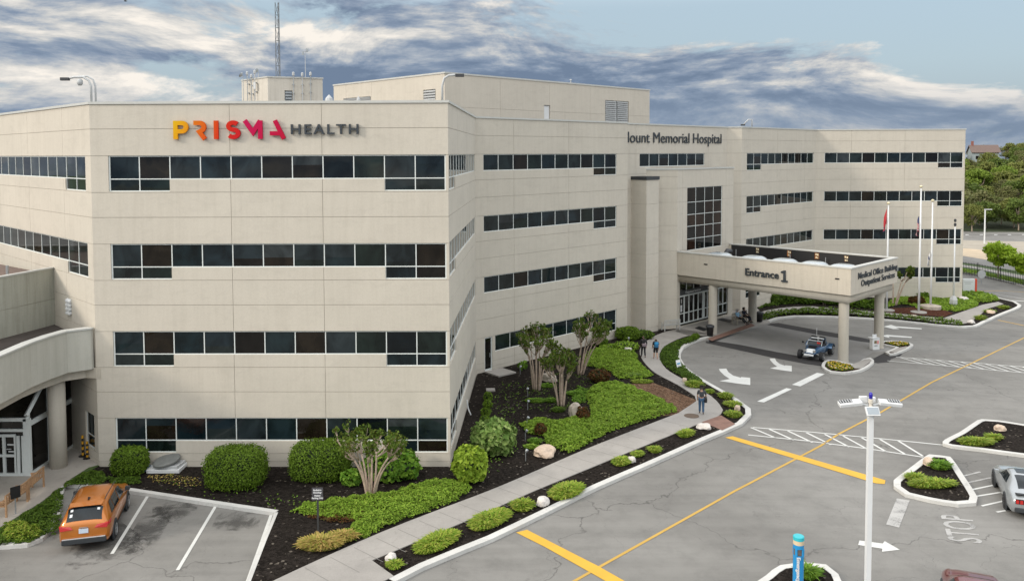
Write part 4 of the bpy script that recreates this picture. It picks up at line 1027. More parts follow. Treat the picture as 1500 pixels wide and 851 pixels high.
# front with doors
g=MB(); f=MB(); xl=-31
xd=[XS-.09]
px_cols=[36,28,25,7,-12,-30,-60]
cols=[atz(p,697,.16).x*1 for p in px_cols]
cols=[ray(p,697).x*Yv for p in px_cols]
g.quad((xl,Yv+.02,.2),(XS,Yv+.02,.2),(XS,Yv+.02,2.8),(xl,Yv+.02,2.8))
fg=g.build('front_glass',m_glass2,vest,world=True)
f.box((XS,Yv,1.5),(.30,.16,2.72)); 
for p in (36,28.5,25,8,-10,-14,-40): f.box((ray(p,697).x*Yv,Yv,1.1),(.12 if p!=28.5 else .16,.14,1.9))
f.box(((xl+XS)/2,Yv,2.82),(XS-xl,.16,.16)); f.box(((xl+XS)/2,Yv,2.32),(XS-xl,.155,.13)); f.box(((xl+XS)/2,Yv,.22),(XS-xl,.15,.14))
x25=ray(25,697).x*Yv
f.box(((xl+x25)/2,Yv-.004,2.07),(x25-xl,.15,.12)); f.box(((xl+x25)/2,Yv-.004,1.12),(x25-xl,.15,.11))
f.build('frame',m_frame,fg,world=True)
# door stickers
for (px,py,w_,h_) in ((16,651,.32,.07),(13,657.5,.22,.03),(17,661,.28,.06)):
    q=AT(px,py,Yv-.0); b=MB(); b.box((q.x,Yv-.004,q.z),(w_,.02,h_)); b.build('door_notice',m_white,vest,world=True)
# sloped glass roof of the vestibule
g=MB(); f=MB()
g.quad((xl,Yv,2.95),(XS,Yv,2.95),(XS,Yv+2.0,4.5),(xl,Yv+2.0,4.5)); sg2=g.build('sloped_glazing',glass_mat('smoked_glass',[(.02,.019,.014),(.028,.026,.02)],.12),vest,world=True)
for x in (XS-.1,XS-2.4,XS-4.7,XS-7): f.tube([(x,Yv,2.98),(x,Yv+2.0,4.53)],.06,4)
f.build('glazing_bars',m_lgrey,sg2,world=True)
b=MB(); b.box(((xl+XS)/2,yend+.2,2.4),(XS-xl,.2,4.6)); b.build('rear_wall',m_soff,vest,world=True)
# ------------------------------------------------------------------ vegetation
def leaves(mb, pts, size, asp=1.7, up=.35, rg=None):
    rg=rg or rnd; vs=[];fs=[]
    for p,n in pts:
        s=size*rg.uniform(.65,1.3)
        d=Vector((rg.gauss(0,1),rg.gauss(0,1),rg.gauss(0,1)))
        nn_=(Vector(n)*1.0+d*.75+Vector((0,0,up))).normalized()
        t=nn_.cross(Vector((rg.gauss(0,1),rg.gauss(0,1),rg.gauss(0,1)))).normalized(); w=nn_.cross(t)
        a=t*s*asp*.5; b=w*s*.5; p=Vector(p); k=len(vs); dr=nn_*(-.12*s)
        vs+=[p-a+dr,p+b,p+a+dr,p-b]; fs.append((k,k+1,k+2,k+3))
    return mb.add(vs,fs)
def sph(rg):
    z=rg.uniform(-1,1); a=rg.uniform(0,2*math.pi); r=math.sqrt(1-z*z); return Vector((r*math.cos(a),r*math.sin(a),z))
def lump(v,seed,f=1.9): 
    from mathutils import noise as N
    return N.noise(Vector(v)*f+Vector((seed*3.1,seed*1.7,seed)))
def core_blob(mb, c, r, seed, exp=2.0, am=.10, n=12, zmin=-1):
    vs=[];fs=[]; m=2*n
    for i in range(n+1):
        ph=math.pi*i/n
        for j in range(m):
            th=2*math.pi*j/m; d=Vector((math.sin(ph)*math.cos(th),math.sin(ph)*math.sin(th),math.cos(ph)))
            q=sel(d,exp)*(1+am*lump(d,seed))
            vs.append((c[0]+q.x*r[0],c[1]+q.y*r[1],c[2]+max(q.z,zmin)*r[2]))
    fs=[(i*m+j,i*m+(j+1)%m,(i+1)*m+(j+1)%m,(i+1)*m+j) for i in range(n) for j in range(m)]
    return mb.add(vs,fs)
def sel(d,e):     # point of a unit superellipsoid in direction d
    k=(abs(d.x)**e+abs(d.y)**e+abs(d.z)**e)**(1/e); return d/k
def shrub(name,label,px,py,wpx,hpx,mat,leaf=.10,n=2600,exp=2.3,group=None,depth=1.0,am=.12,core=True,seed=None,cat='shrub',rz=0):
    b=G(px,py,BEDZ); s=b.y/F; w=wpx*s; h=hpx*s*1.02
    sd=seed or rnd.random()*50; rg=random.Random(int(sd*1000)); mb=MB()
    r=(w/2,w/2*depth,h/2); c=Vector((0,0,h/2-.02))
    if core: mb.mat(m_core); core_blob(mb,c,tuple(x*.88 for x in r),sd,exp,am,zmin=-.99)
    mb.mat(mat); pts=[]
    for _ in range(n):
        d=sph(rg)
        if d.z<-.75: continue
        q=sel(d,exp)*(1+am*lump(d,sd)+ .5*am*lump(d*2.3,sd+9))*(rg.uniform(.88,1.03) if rg.random()<.9 else rg.uniform(1.0,1.10))
        pts.append((c+Vector((q.x*r[0],q.y*r[1],q.z*r[2])),Vector((d.x/r[0],d.y/r[1],d.z/r[2])).normalized()))
    leaves(mb,pts,leaf,1.5,rg=rg)
    o=mb.build(name); o.location=(b.x,b.y+w/2*depth*.55,b.z); o.rotation_euler.z=rz
    return tag(o,label,cat,group)
HG='clipped round hedges along the front wall'
shrub('hedge','smallest clipped hedge by the plaza corner beside the grey vault lid',186,697,50,39,m_lf_hedge,.06,5200,3.3,HG,.8,.04)
shrub('hedge','barrel shaped clipped hedge between grey vault lid and larger oval hedge',341,718,86,58,m_lf_hedge,.06,12000,3.5,HG,.75,.04)
shrub('hedge','wide oval clipped hedge just left of the bare trunked tree',466,705,87,53,m_lf_hedge,.06,12000,3.5,HG,.75,.04)
shrub('shrub','loose fresh green shrub behind the front multi trunk tree',572,708,82,46,m_lf_mid,.16,1300,2.0,None,.7,.25)
shrub('shrub','small airy bright green shrub left of the front multi trunk tree',514,713,32,24,m_lf_mid,.15,320,2.0,None,.7,.3,core=False)
shrub('shrub','small upright dark conifer at the front wall corner window',602,690,14,32,m_lf_dark,.10,420,1.7,None,.9,.2)
shrub('shrub','rounded lime yellow shrub beside the path',688,710,51,53,m_lf_lime,.17,1700,2.1,None,.9,.18)
shrub('shrub','mottled pale green shrub spreading beside the lime shrub',722,671,66,52,m_lf_pale,.19,2000,2.0,None,.9,.22)
SG='small rounded shrubs in a row on the black mulch'
for i,(px,py) in enumerate([(715,588),(714,599),(711.5,611),(710,622)]):
    shrub('shrub',['farthest','second','third','nearest'][i]+' small round shrub in the short row on black mulch',px,py,13,13,m_lf_hedge,.11,260,2.2,SG,1,.2)
shrub('shrub','dense green shrub mass beside the entrance path bench',921,499,34,19,m_lf_hedge,.13,1500,2.5,None,.8,.12)
shrub('shrub','low spreading dark shrub next to the entrance bench',944,497,30,12,m_lf_dark,.12,800,2.2,None,.8,.2)
shrub('shrub','round shrub below the ground floor end windows',879,508,23,16,m_lf_hedge,.12,700,2.2,None,.9,.12)
shrub('shrub','clipped low green hedge left of the walking couple',918,514,36,12,m_lf_cov,.12,900,2.6,None,.7,.12)
shrub('shrub','brownish twiggy shrub under the leaning tree',879,561,30,19,m_lf_red,.14,520,2.0,None,.8,.3)
shrub('shrub','dark red leaved shrub hugging the tall boulder',854,617,20,20,m_lf_red,.12,420,2.0,None,.9,.25)
shrub('shrub','small purple brown shrub within the ground cover',792,638,17,17,m_lf_red,.12,380,2.0,None,.9,.2)
shrub('shrub','thin young shrub by the garden door step',766,543,14,14,m_lf_mid,.14,120,2.0,None,.9,.3,core=False)
LT='lily turf clumps'
def blades(mb, cx, cy, z, rad, h, n, rg, ry=None, rot=0):
    vs=[];fs=[]; ry=ry or rad; co,si=math.cos(rot),math.sin(rot)
    for _ in range(n):
        a=rg.uniform(0,6.283); r=math.sqrt(rg.random())
        x0=r*math.cos(a)*rad; y0=r*math.sin(a)*ry
        x=cx+x0*co-y0*si; y=cy+x0*si+y0*co
        out=Vector((math.cos(a+rot)*(.15+r),math.sin(a+rot)*(.15+r),0))+Vector((rg.gauss(0,.35),rg.gauss(0,.35),0))
        hh=h*rg.uniform(.6,1.15)*(1-.35*r*r); w=.022+.014*rg.random(); t=Vector((-out.y,out.x,0)).normalized()*w
        p0=Vector((x,y,z)); p1=p0+out*.22*hh+Vector((0,0,hh*.75)); p2=p0+out*.75*hh+Vector((0,0,hh*rg.uniform(.55,1.0)))
        k=len(vs); vs+=[p0-t,p0+t,p1+t,p1-t,p2+t*.3,p2-t*.3]; fs+=[(k,k+1,k+2,k+3),(k+3,k+2,k+4,k+5)]
    mb.add(vs,fs)
def turf(label,px,py,wpx,hh=.42,n=700,elong=1,rot=0,mat=None,group=LT):
    b=G(px,py,BEDZ); w=wpx*b.y/F/2; rg=random.Random(int(px*7+py)); mb=MB()
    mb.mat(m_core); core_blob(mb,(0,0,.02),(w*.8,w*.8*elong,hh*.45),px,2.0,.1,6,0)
    if rot: 
        for v in mb.v:
            x,y=v.x,v.y; v.x=x*math.cos(rot)-y*math.sin(rot); v.y=x*math.sin(rot)+y*math.cos(rot)
    mb.mat(mat or m_lf_lirio); blades(mb,0,0,0,w*.95,hh*.74,int(n*1.7),rg,w*.95*elong,rot)
    o=mb.build('lily_turf'); o.location=b; return tag(o,label,'grass clump',group)
ka=math.atan2(.66,.75); 
kr=math.atan2((G(680,795)-G(600,838)).y,(G(680,795)-G(600,838)).x)
turf('long yellowing grass clump nearest the start of the kerb strip',640,797,82,.42,1500,.45,kr)
turf('long grass clump between path and kerb beside a round tuft',718,764,78,.42,1500,.48,kr)
turf('wide grass clump right of the grey rock on the kerb strip',830,722,66,.42,1300,.55,kr)
turf('round green tuft left of the grey rock on the kerb strip',765,744,28,.45,520)
turf('round green tuft touching a pale rock in the middle of the strip',911,678,32,.36,520,.7,kr)
turf('thin green tuft above the pale rock in the strip',934,667,20,.3,300,.7,kr)
turf('round lone tuft before the strip narrows',959,661,15,.36,280)
turf('spreading tuft at the tip of the kerb strip beside a white rock',1005,637,30,.36,520,.6,kr)
turf('small tuft beside the grey rock at the lower path end',578,830,20,.3,260)
turf('yellowish tuft beside the curb strip behind the man',1039,575,13,.3,160)
turf('bright tuft in the drop-off bed above the man',1063,582,20,.4,360)
turf('wide tuft in the drop-off bed right of the man',1073,594,24,.35,420)
turf('lowest tuft in the drop-off bed by the brick ramp',1074,609,22,.4,380)
turf('green mound in the drop-off bed near a pink stone',1017,566,22,.5,480)
turf('low tuft at the foot of the leaning tree',801,566,26,.25,400,.6,0,m_lf_mid)
turf('flat green tuft on black mulch left of the leaning tree',785,588,32,.25,520,.5,0,m_lf_mid)
turf('round tuft at the leaning tree trunk',808,588,16,.3,260,.8,0,m_lf_mid)
turf('tuft at the base of the middle tree',818,602,18,.3,300,.8,0,m_lf_dark)
turf('pale tuft just above the large pale boulder',779,656,22,.25,380,.6,0,m_lf_cov)
turf('small green tuft next to a spotlight and pale boulder',784,648,18,.3,320,.8,0,m_lf_mid)
turf('silvery tuft on the edge of the brown mulch',927,552,22,.4,420,.6,0,m_lf_pale)
turf('flat green tuft beside the brown mulch',940,560,32,.25,520,.5,0,m_lf_lirio)
turf('green grass patch under the trees beside the tall boulder',842,578,24,.3,420,.7,0,m_lf_mid)
turf('bright tuft at the top corner of the triangular island',1376,685,28,.5,620,.7,0,m_lf_mid)
turf('ragged yellow green grass clump along the lower edge of triangular island',1366,712,70,.45,1300,.28,.08)
turf('left bright end of the grass in the triangular island',1341,703,24,.45,420,.7)
turf('yellow green grass clump at the tip of the larger island',1430,650,50,.45,1100,.45,.05)
turf('right green tuft of the larger island near a stone',1456,643,22,.4,420,.6)
turf('small bright plant at the foot of the blue emergency post',1184,845,22,.55,420,.9,0,m_lf_mid)
turf('green clump at the foot of the far kerb corner',1436,468,14,.6,300,.7)
turf('rounded clump among rocks near the far kerb corner',1450,458,16,.5,300,.7)
turf('low clump at the far end of the narrow far bed',1470,452,16,.5,300,.6)
tu=turf('dry straw coloured grass beneath the parking sign post',470,800,62,.5,1500,.55,.1,m_lf_dry)
turf('half green half dry grass clump right of the parking sign post',503,790,36,.45,800,.6,.1,m_lf_dry)

def inside(p,P):
    c=False;n=len(P)
    for i in range(n):
        a,b=P[i],P[i-1]
        if (a.y>p.y)!=(b.y>p.y) and p.x<(b.x-a.x)*(p.y-a.y)/(b.y-a.y)+a.x: c=not c
    return c
def edged(p,P):
    m=9
    for i in range(len(P)):
        a,b=P[i-1],P[i]; d=b-a; t=max(0,min(1,(p-a).dot(d)/max(1e-9,d.length_squared))); m=min(m,(a+d*t-p).length)
    return m
def cover(px,mat,dens,size,h,label,name='ground_cover',z=BEDZ,sm=True,asp=1.6):
    dens*=3.0; size*=.56; h*=.7
    P=G2(px,z)
    if sm: P=smooth_line(P,True,1.0)
    P=[Vector(p) for p in P]; rg=random.Random(int(px[0][0]*13+px[0][1]))
    x0=min(p.x for p in P);x1=max(p.x for p in P);y0=min(p.y for p in P);y1=max(p.y for p in P)
    n=int(dens*(x1-x0)*(y1-y0)); pts=[]
    for _ in range(n):
        p=Vector((rg.uniform(x0,x1),rg.uniform(y0,y1)))
        ed=lump((p.x*1.6,p.y*1.6,0),3)*.35
        if not inside(p,P): continue
        e=edged(p,P)+ed
        if e<.0: continue
        k=min(1,e/.55)**.5
        hz=h*k*(1+.45*lump((p.x*1.1,p.y*1.1,2),5)+.25*lump((p.x*3.3,p.y*3.3,2),6))
        pts.append((Vector((p.x,p.y,T(p.x)+z+.03+hz*rg.uniform(.55,1.05))),Vector((rg.gauss(0,.25),rg.gauss(0,.25),1))))
    mb=MB().mat(mat); leaves(mb,pts,size,asp,.9,rg); o=mb.build(name)
    o['kind']='stuff'; o['label']=label; return o
cover([(424,751),(444,742),(470,736),(500,732),(545,726),(575,724),(600,714),(628,706),(655,705),(684,708),(692,717),(672,733),(630,750),(596,762),(560,775),(525,786),(505,780),(520,765),(500,762),(470,760)],m_lf_cov,330,.10,.38,'thick green ground cover around the front multi trunk tree')
cover([(446,757),(470,747),(505,743),(538,752),(528,764),(500,768),(470,764)],m_lf_red,200,.10,.18,'brown red leaf litter in front of the ground cover')
cover([(506,785),(520,772),(545,770),(560,777),(535,789),(515,795)],m_lf_cov,260,.10,.3,'yellow green fringe beside the path')
cover([(759,622),(790,614),(820,618),(838,612),(866,607),(858,582),(870,565),(900,559),(922,565),(945,575),(975,588),(995,604),(975,609),(910,628),(870,646),(834,665),(812,660),(800,652),(796,640),(772,636)],m_lf_cov,210,.13,.34,'broad bright green ground cover sloping to the main path')
cover([(856,522),(872,512),(895,505),(930,516),(935,528),(945,540),(958,551),(940,556),(905,556),(893,545),(870,540),(855,536)],m_lf_cov,170,.13,.34,'green ground cover between leaning tree and entrance path')
cover([(700,640),(735,560),(760,560),(768,600),(755,625),(760,660),(735,690),(700,700)],m_lf_mid,5,.12,.08,'sparse seedlings scattered over the black mulch')
cover([(770,560),(840,545),(880,575),(830,600),(780,605)],m_lf_dark,9,.12,.10,'thin scattered leaves on the mulch under the trees')
cover([(230,700),(300,712),(420,722),(480,745),(440,760),(400,745),(290,728),(220,712)],m_lf_mid,3,.12,.05,'few small weeds in the mulch along the parking kerb')
cover([(836,578),(846,566),(862,572),(858,590),(842,594)],m_lf_mid,150,.12,.2,'small patch of leaves under the middle trees')
cover([(966,527),(968,515),(976,507),(992,501),(1012,493),(1026,493),(1018,501),(1001,506),(995,514),(994,525),(1000,535),(1014,548),(1030,558),(1024,566),(1004,556),(984,545),(972,536)],m_lf_dark,230,.11,.32,'dark green planting between entrance path and drop-off kerb')
cover([(1000,503),(1016,492),(1026,492),(1020,500)],m_lf_hedge,200,.12,.5,'taller dark shrubs at the head of the drop-off bed')
cover([(84,786),(92,748),(93,716),(110,711),(150,712),(160,700),(205,699),(208,708),(165,714),(150,690),(128,690),(100,706),(60,737),(0,776),(-30,800),(0,800),(45,795),(70,783)],m_lf_dark,260,.11,.22,'mown looking green ground cover wedge beside the plaza',sm=False)
cover([(0,795),(5,770),(40,768),(66,778),(58,788),(30,796)],m_lf_lirio,330,.10,.4,'taller pale green leaves at the tip of the green wedge')
cover([(215,698),(250,694),(292,700),(296,712),(262,713),(222,706)],m_redm and m_lf_dry,40,.10,.05,'dry leaf litter before the vault lid')
# far bed behind the loop
cover([(1112,466),(1125,462),(1150,459),(1168,457.5),(1205,457.5),(1260,461),(1320,466.5),(1380,472.5),(1412,476),(1407,478),(1370,474.5),(1318,468.5),(1250,463),(1190,461),(1160,461.5),(1138,464),(1120,470)],m_lf_hedge,90,.20,.75,'low dark green hedge along the far kerb of the loop')
cover([(1112,452),(1145,447),(1190,445),(1225,448),(1295,455),(1298,449),(1250,440),(1200,438),(1150,440)],m_lf_dark,60,.22,.5,'dark green planting along the rear path')
cover([(1300,450),(1320,446),(1340,449),(1342,452),(1385,455),(1400,457),(1432,449),(1425,438),(1400,436),(1340,434),(1308,438)],m_lf_cov,55,.22,.3,'grass green ground cover around the flagpoles')
cover([(1395,434),(1412,428),(1424,428),(1446,433),(1464,440),(1440,444),(1415,440)],m_lf_cov,60,.22,.6,'mounded green planting below the white sign')
cover([(1406,398),(1432,402),(1500,417),(1560,431),(1560,424),(1500,411),(1432,397),(1406,393)],m_lf_cov,22,.28,.12,'mown verge strip beside the far road',sm=False)
for i,(px,py,w_,h_,mt) in enumerate([(1136,446,24,15,m_lf_dark),(1158,445,28,17,m_lf_dark),(1184,446,26,17,m_lf_dark),(1216,447,30,18,m_lf_dark),(1256,450,30,14,m_lf_hedge),(1285,451,20,13,m_lf_dark),(1330,436,22,9,m_lf_hedge),(1352,438,20,10,m_lf_hedge),(1382,437,16,9,m_lf_mid),(1400,436,12,10,m_lf_mid),(1344,447,22,12,m_lf_red)]):
    lab=['dark shrub nearest the second entrance column against the far wing wall','dark shrub second from the entrance against the far wing wall','third dark shrub along the far wing wall behind the front canopy column','broad dark shrub in front of the far wing wall beneath the canopy edge','green shrub under the right canopy corner','dark shrub beside the right canopy column','low hedge shrub left behind the flagpoles','low hedge shrub behind the tallest flagpole','fresh green shrub right of the third flagpole','small fresh green shrub at the building corner','reddish shrub beside the tall flagpole base'][i]
    shrub('shrub',lab,px,py,w_,h_,mt,.26,500,2.1,'shrubs along the far wing',.6,.22)
# pansies in the two small islands
def flowers(px,n,label):
    P=G2(px,.15); rg=random.Random(n); x0=min(p.x for p in P);x1=max(p.x for p in P);y0=min(p.y for p in P);y1=max(p.y for p in P); mb=MB(); pts=[]; pts2=[];pts3=[]
    while len(pts)<n:
        p=Vector((rg.uniform(x0,x1),rg.uniform(y0,y1)))
        if inside(p,P): 
            r=rg.random(); (pts if r<.62 else pts2 if r<.85 else pts3).append((Vector((p.x,p.y,T(p.x)+BEDZ+.08+.06*rg.random())),(0,0,1)))
    mb.mat(m_lf_dark); leaves(mb,[(p-Vector((rg.gauss(0,.06),rg.gauss(0,.06),.05)),nn_) for p,nn_ in pts+pts2],.12,1.4,rg=rg)
    mb.mat(LEAF('yellow_petal',[(.55,.33,.01),(.6,.42,.02)])); leaves(mb,pts[::2],.10,1,.6,rg); mb.mat(LEAF('white_petal',[(.6,.55,.5),(.5,.25,.2)])); leaves(mb,pts3,.10,1,.6,rg)
    o=mb.build('flower_bed'); o['kind']='stuff'; o['label']=label
flowers([(1210,535),(1212,531),(1226,530),(1246,536),(1250,541),(1234,543.5),(1218,541.5)],420,'yellow and white pansies in the small island by the front column')
flowers([(1297,502),(1316,501),(1330,503),(1332,505),(1314,507)],300,'yellow brown pansies in the small island by the rear column')

# multi-trunk pruned trees
def bez(a,b,c,n=6): return [a*(1-t)**2+b*2*t*(1-t)+c*t*t for t in [i/n for i in range(n+1)]]
def myrtle(label,px,py,hpx,wpx,seed,lean=(0,0),trunks=6,leafn=1100,group='pruned multi trunk trees',z=BEDZ,leaf=.15,tr=1.0):
    b=G(px,py,z); s=b.y/F; h=hpx*s; w=wpx*s; rg=random.Random(seed)
    root=thing('myrtle_tree',label,'tree',b,0,group)
    tb=MB(); tips=[]
    for i in range(trunks):
        a=2*math.pi*(i+rg.uniform(-.25,.25))/trunks
        r=.14+.05*rg.random(); p0=Vector((r*math.cos(a),r*math.sin(a),-.1))
        sp=w/2*rg.uniform(.22,.72); e=Vector((math.cos(a)*sp+lean[0]*.6,math.sin(a)*sp+lean[1]*.6,h*rg.uniform(.48,.66)))
        mid=Vector((p0.x*1.9+lean[0]*.25,p0.y*1.9+lean[1]*.25,h*.33))
        path=bez(p0,mid,e,7); r0=.060*tr*rg.uniform(.8,1.15)
        tb.tube(path,[r0*(1-.45*k/7) for k in range(8)],7)
        nb=rg.choice((4,4,5))
        for j in range(nb):
            a2=a+rg.uniform(-1.1,1.1); l=h*rg.uniform(.16,.30)
            e2=e+Vector((math.cos(a2)*w*.19*rg.uniform(.3,1.3)+lean[0]*.2,math.sin(a2)*w*.19*rg.uniform(.3,1.3),l*rg.uniform(.55,1.0)))
            pth=bez(e,(e+e2)/2+Vector((math.cos(a2)*.12,math.sin(a2)*.12,-.03)),e2,4); tb.tube(pth,[r0*.58*(1-.35*k/4) for k in range(5)],6)
            tb.lathe([(.001,-.07),(r0*.62,-.04),(r0*.7,0),(r0*.5,.05),(.001,.07)],6,Matrix.Translation(e2))   # pollard knob
            tips.append(e2)
            for q in range(rg.choice((3,4,5))):
                a3=a2+rg.uniform(-1.3,1.3); e3=e2+Vector((math.cos(a3)*rg.uniform(.1,.34),math.sin(a3)*rg.uniform(.1,.34),rg.uniform(.18,.55)))*min(1,h/3.6)
                tb.tube([e2,(e2+e3)/2+Vector((.02,0,.02)),e3],[.018,.012,.007],5); tips.append(e3)
    tb.build('trunk',m_bark,root,smooth=True)
    mx=max(p.z for p in tips); f=(h*.98)/mx if mx>0 else 1
    cb=MB(); pts=[]
    for _ in range(int(leafn*1.5)):
        t=rg.choice(tips); d=sph(rg)*rg.uniform(.2,1)**.5*.17; d.z*=.9
        pts.append((t+d+Vector((0,0,.06)),d.normalized()))
    leaves(cb,pts,leaf*.64,1.7,.3,rg); cb.build('crown',m_lf_myr,root)
    return root
myrtle('front multi trunk pruned tree growing between the oval hedge and the building corner',543,726,104,108,12,trunks=8,leafn=1500,leaf=.13)
myrtle('left tree of the garden trio, straight pale trunks near the door step',786,571,88,50,23,trunks=8,leafn=1300)
myrtle('nearest tree of the garden trio, standing beside the tall boulder',822,594,83,48,31,trunks=7,leafn=1200)
myrtle('rear tree of the garden trio, leaning trunks and the widest crown',850,548,86,60,47,lean=(.9,0),trunks=8,leafn=1500)
myrtle('short reddish trunked tree right of the canopy end',1310,447,56,40,53,lean=(.9,0),trunks=3,leafn=2200,leaf=.24,tr=1.5)
myrtle('pale trunked tree half hidden beneath the canopy roof',1206,446,66,40,59,trunks=3,leafn=500,leaf=.22,tr=1.3)
# broad leaved young trees by the fence
def crown_tree(name,label,loc,h,w,mat,n,leaf,seed,trunk_h=.35,group=None,bark=None,cl=18):
    rg=random.Random(seed); root=thing(name,label,'tree',loc,0,group); tb=MB(); cs=[]
    tb.tube([(0,0,-.2),(.03,.02,h*trunk_h*.6),(.0,.03,h*trunk_h),(.04,0,h*.75)],[h*.022,h*.018,h*.015,h*.006],8)
    for i in range(cl):
        d=sph(rg); c=Vector((d.x*w*.34,d.y*w*.34,h*(trunk_h+.09)+(h*(1-trunk_h))*(.44+.36*d.z))); cs.append((c,w*rg.uniform(.13,.24)))
        s0=Vector((.0,.02,h*rg.uniform(trunk_h*.8,.6))); tb.tube(bez(s0,(s0+c)/2+Vector((0,0,-.05*h)),c,4),[h*.009,h*.007,h*.005,h*.004,h*.002],5)
    tb.build('trunk',bark or m_bark,root,smooth=True)
    cb=MB(); pts=[]
    for _ in range(n):
        c,r=rg.choice(cs); d=sph(rg)*rg.uniform(.35,1)**.6; pts.append((c+Vector((d.x*r,d.y*r,d.z*r*.8)),d.normalized()))
    leaves(cb,pts,leaf,1.4,.3,rg); cb.build('crown',mat,root); return root
tloc=G(1462,408,.1); 
crown_tree('young_tree','fresh green young tree with a rounded crown before the black fence',tloc,50/F*tloc.y,52/F*tloc.y,m_lf_young,2600,.30,5)
tloc=G(1503,418,.1)
crown_tree('young_tree','fresh green young tree cut off at the right picture edge by the fence',tloc,52/F*tloc.y,50/F*tloc.y,m_lf_young,2400,.30,9)
# wooded hill beyond the car park
def hill_z(x,y):
    t=max(0,min(1,(y-172)/170)); s=t*t*(3-2*t); e=max(0,min(1,(x-70)/60)); return -1.66+ (12.5*s*(e*e*(3-2*e)))+ .9*lump((x*.03,y*.03,0),2)*s
mb=MB(); nx,ny=40,30; 
vs_=[(60+360*i/nx,168+300*j/ny,hill_z(60+360*i/nx,168+300*j/ny)) for j in range(ny+1) for i in range(nx+1)]
mb.add(vs_,[(j*(nx+1)+i,j*(nx+1)+i+1,(j+1)*(nx+1)+i+1,(j+1)*(nx+1)+i) for j in range(ny) for i in range(nx)])
struct(mb.build('hill',MAT('hill_floor',(.035,.045,.016),.95,.3,.3,world=True),smooth=True))
WL=['deep green dense tree in the hillside wood beyond the car park','olive yellow spring tree in the hillside wood beyond the car park','bright fresh green tree in the hillside wood beyond the car park','brownish half bare tree in the hillside wood beyond the car park']
protos=[]
for v in range(4):
    protos+= [crown_tree('woodland_tree',WL[v],(0,0,0),10,8.5,m_lf_wood[v],3000 if v!=3 else 2000,.42,100+v*7+k,.2,'trees of the hillside wood',cl=22) for k in range(2)]
hp=AT(1440,226,330)
used=[False]*8; rg=random.Random(4)
y=173.
while y<345:
    xa=y*.515; xb=y*.70; x=xa+rg.uniform(0,4)
    while x<xb:
        X=x+rg.uniform(-2,2); Y=y+rg.uniform(-3,3)
        if (Vector((X,Y))-hp.xy).length>8 and not (abs(X/Y-.5733)<.035 and 250<Y<326 and hill_z(X,Y)>6.5):
            v=rg.choices(range(8),[3,3,4,4,2,2,2,2])[0]; sc=rg.uniform(.6,1.05)*(1.0 if Y<250 else .85)
            o=protos[v] if not used[v] else copy_tree(protos[v]); used[v]=True
            o.location=(X,Y,hill_z(X,Y)-.4); o.scale=(sc*rg.uniform(.9,1.2),)*2+(sc*rg.uniform(.85,1.1),); o.rotation_euler.z=rg.uniform(0,6.28)
        x+=rg.uniform(6.0,9.0)
    y+=7.2
for v in range(8):
    if not used[v]: protos[v].location=(180+v*3,300,hill_z(180,300))
# boulders
def rock(label,px,py,wpx,hpx,seed,mat=None,z=BEDZ,dep=.8,group='boulders in the planting'):
    b=G(px,py,z); s=b.y/F; w=wpx*s;h=hpx*s; bm=bmesh.new(); bmesh.ops.create_icosphere(bm,subdivisions=3,radius=1)
    for v in bm.verts:
        d=v.co.normalized(); 
        k=1+.30*lump(d*1.1,seed,1)+.10*lump(d*3.3,seed+4,1)
        q=sel(d,3.2)*k; 
        v.co=Vector((q.x*w*.5,q.y*w*.5*dep,max(-.25,q.z)*h*.62+h*.28))
    me=bpy.data.meshes.new('boulder'); bm.to_mesh(me); bm.free(); me.materials.append(mat or m_rock)
    o=bpy.data.objects.new('boulder',me); COL.objects.link(o); o.location=(b.x,b.y+w*dep*.3,b.z); o.rotation_euler.z=seed
    return tag(o,label,'boulder',group)
m_rockp=MAT('pale_stone',(.55,.43,.33),.9,.3,2,.6,9); m_rockw=MAT('white_stone',(.58,.54,.5),.9,.25,3,.6,9)
rock('large pale tan boulder beside the main path and spotlight',798,669,36,14,1.3,m_rockp)
rock('brown boulder behind the trunks of the garden tree trio',805,560,24,14,2.2)
rock('tall upright brown boulder in front of the nearest garden tree',844,614,20,24,3.4)
rock('grey white rock in the kerb strip between two grass clumps',795,742,21,14,4.1,m_rockw)
rock('white rock beside the round tuft in the middle of kerb strip',926,678,11,10,5.2,m_rockw)
rock('white flat rock at the tip of kerb strip by the brick ramp',1032,629,20,8,6.1,m_rockw)
rock('small grey rock where the kerb strip begins at lower path',572,822,19,10,7.7,m_rockw)
rock('pale rock among ground cover near the walking couple',920,516,13,8,8.1,m_rockw)
rock('pinkish rock in the drop-off bed',1003,560,7,7,9.2,m_rockp)
rock('pale rock at the kerb by the brick ramp',1081,602,9,9,10.3,m_rockp)
rock('pinkish rock at the top of the triangular island',1361,683,14,13,11.4,m_rockp)
rock('tan rock in the larger island behind the grass',1467,632,15,9,12.6,m_rockp)
rock('white rock near the kerb corner of the far bed',1424,474,10,5,13.1,m_rockw)
rock('tan rock in the middle of the narrow far bed',1453,459.5,11,5,14.9,m_rockp)
rock('white boulder below the far building corner',1414,441,13,6,15.5,m_rockw)
rock('grey stone at the loop kerb in front of flagpoles',1339,467,12,6,16.4)
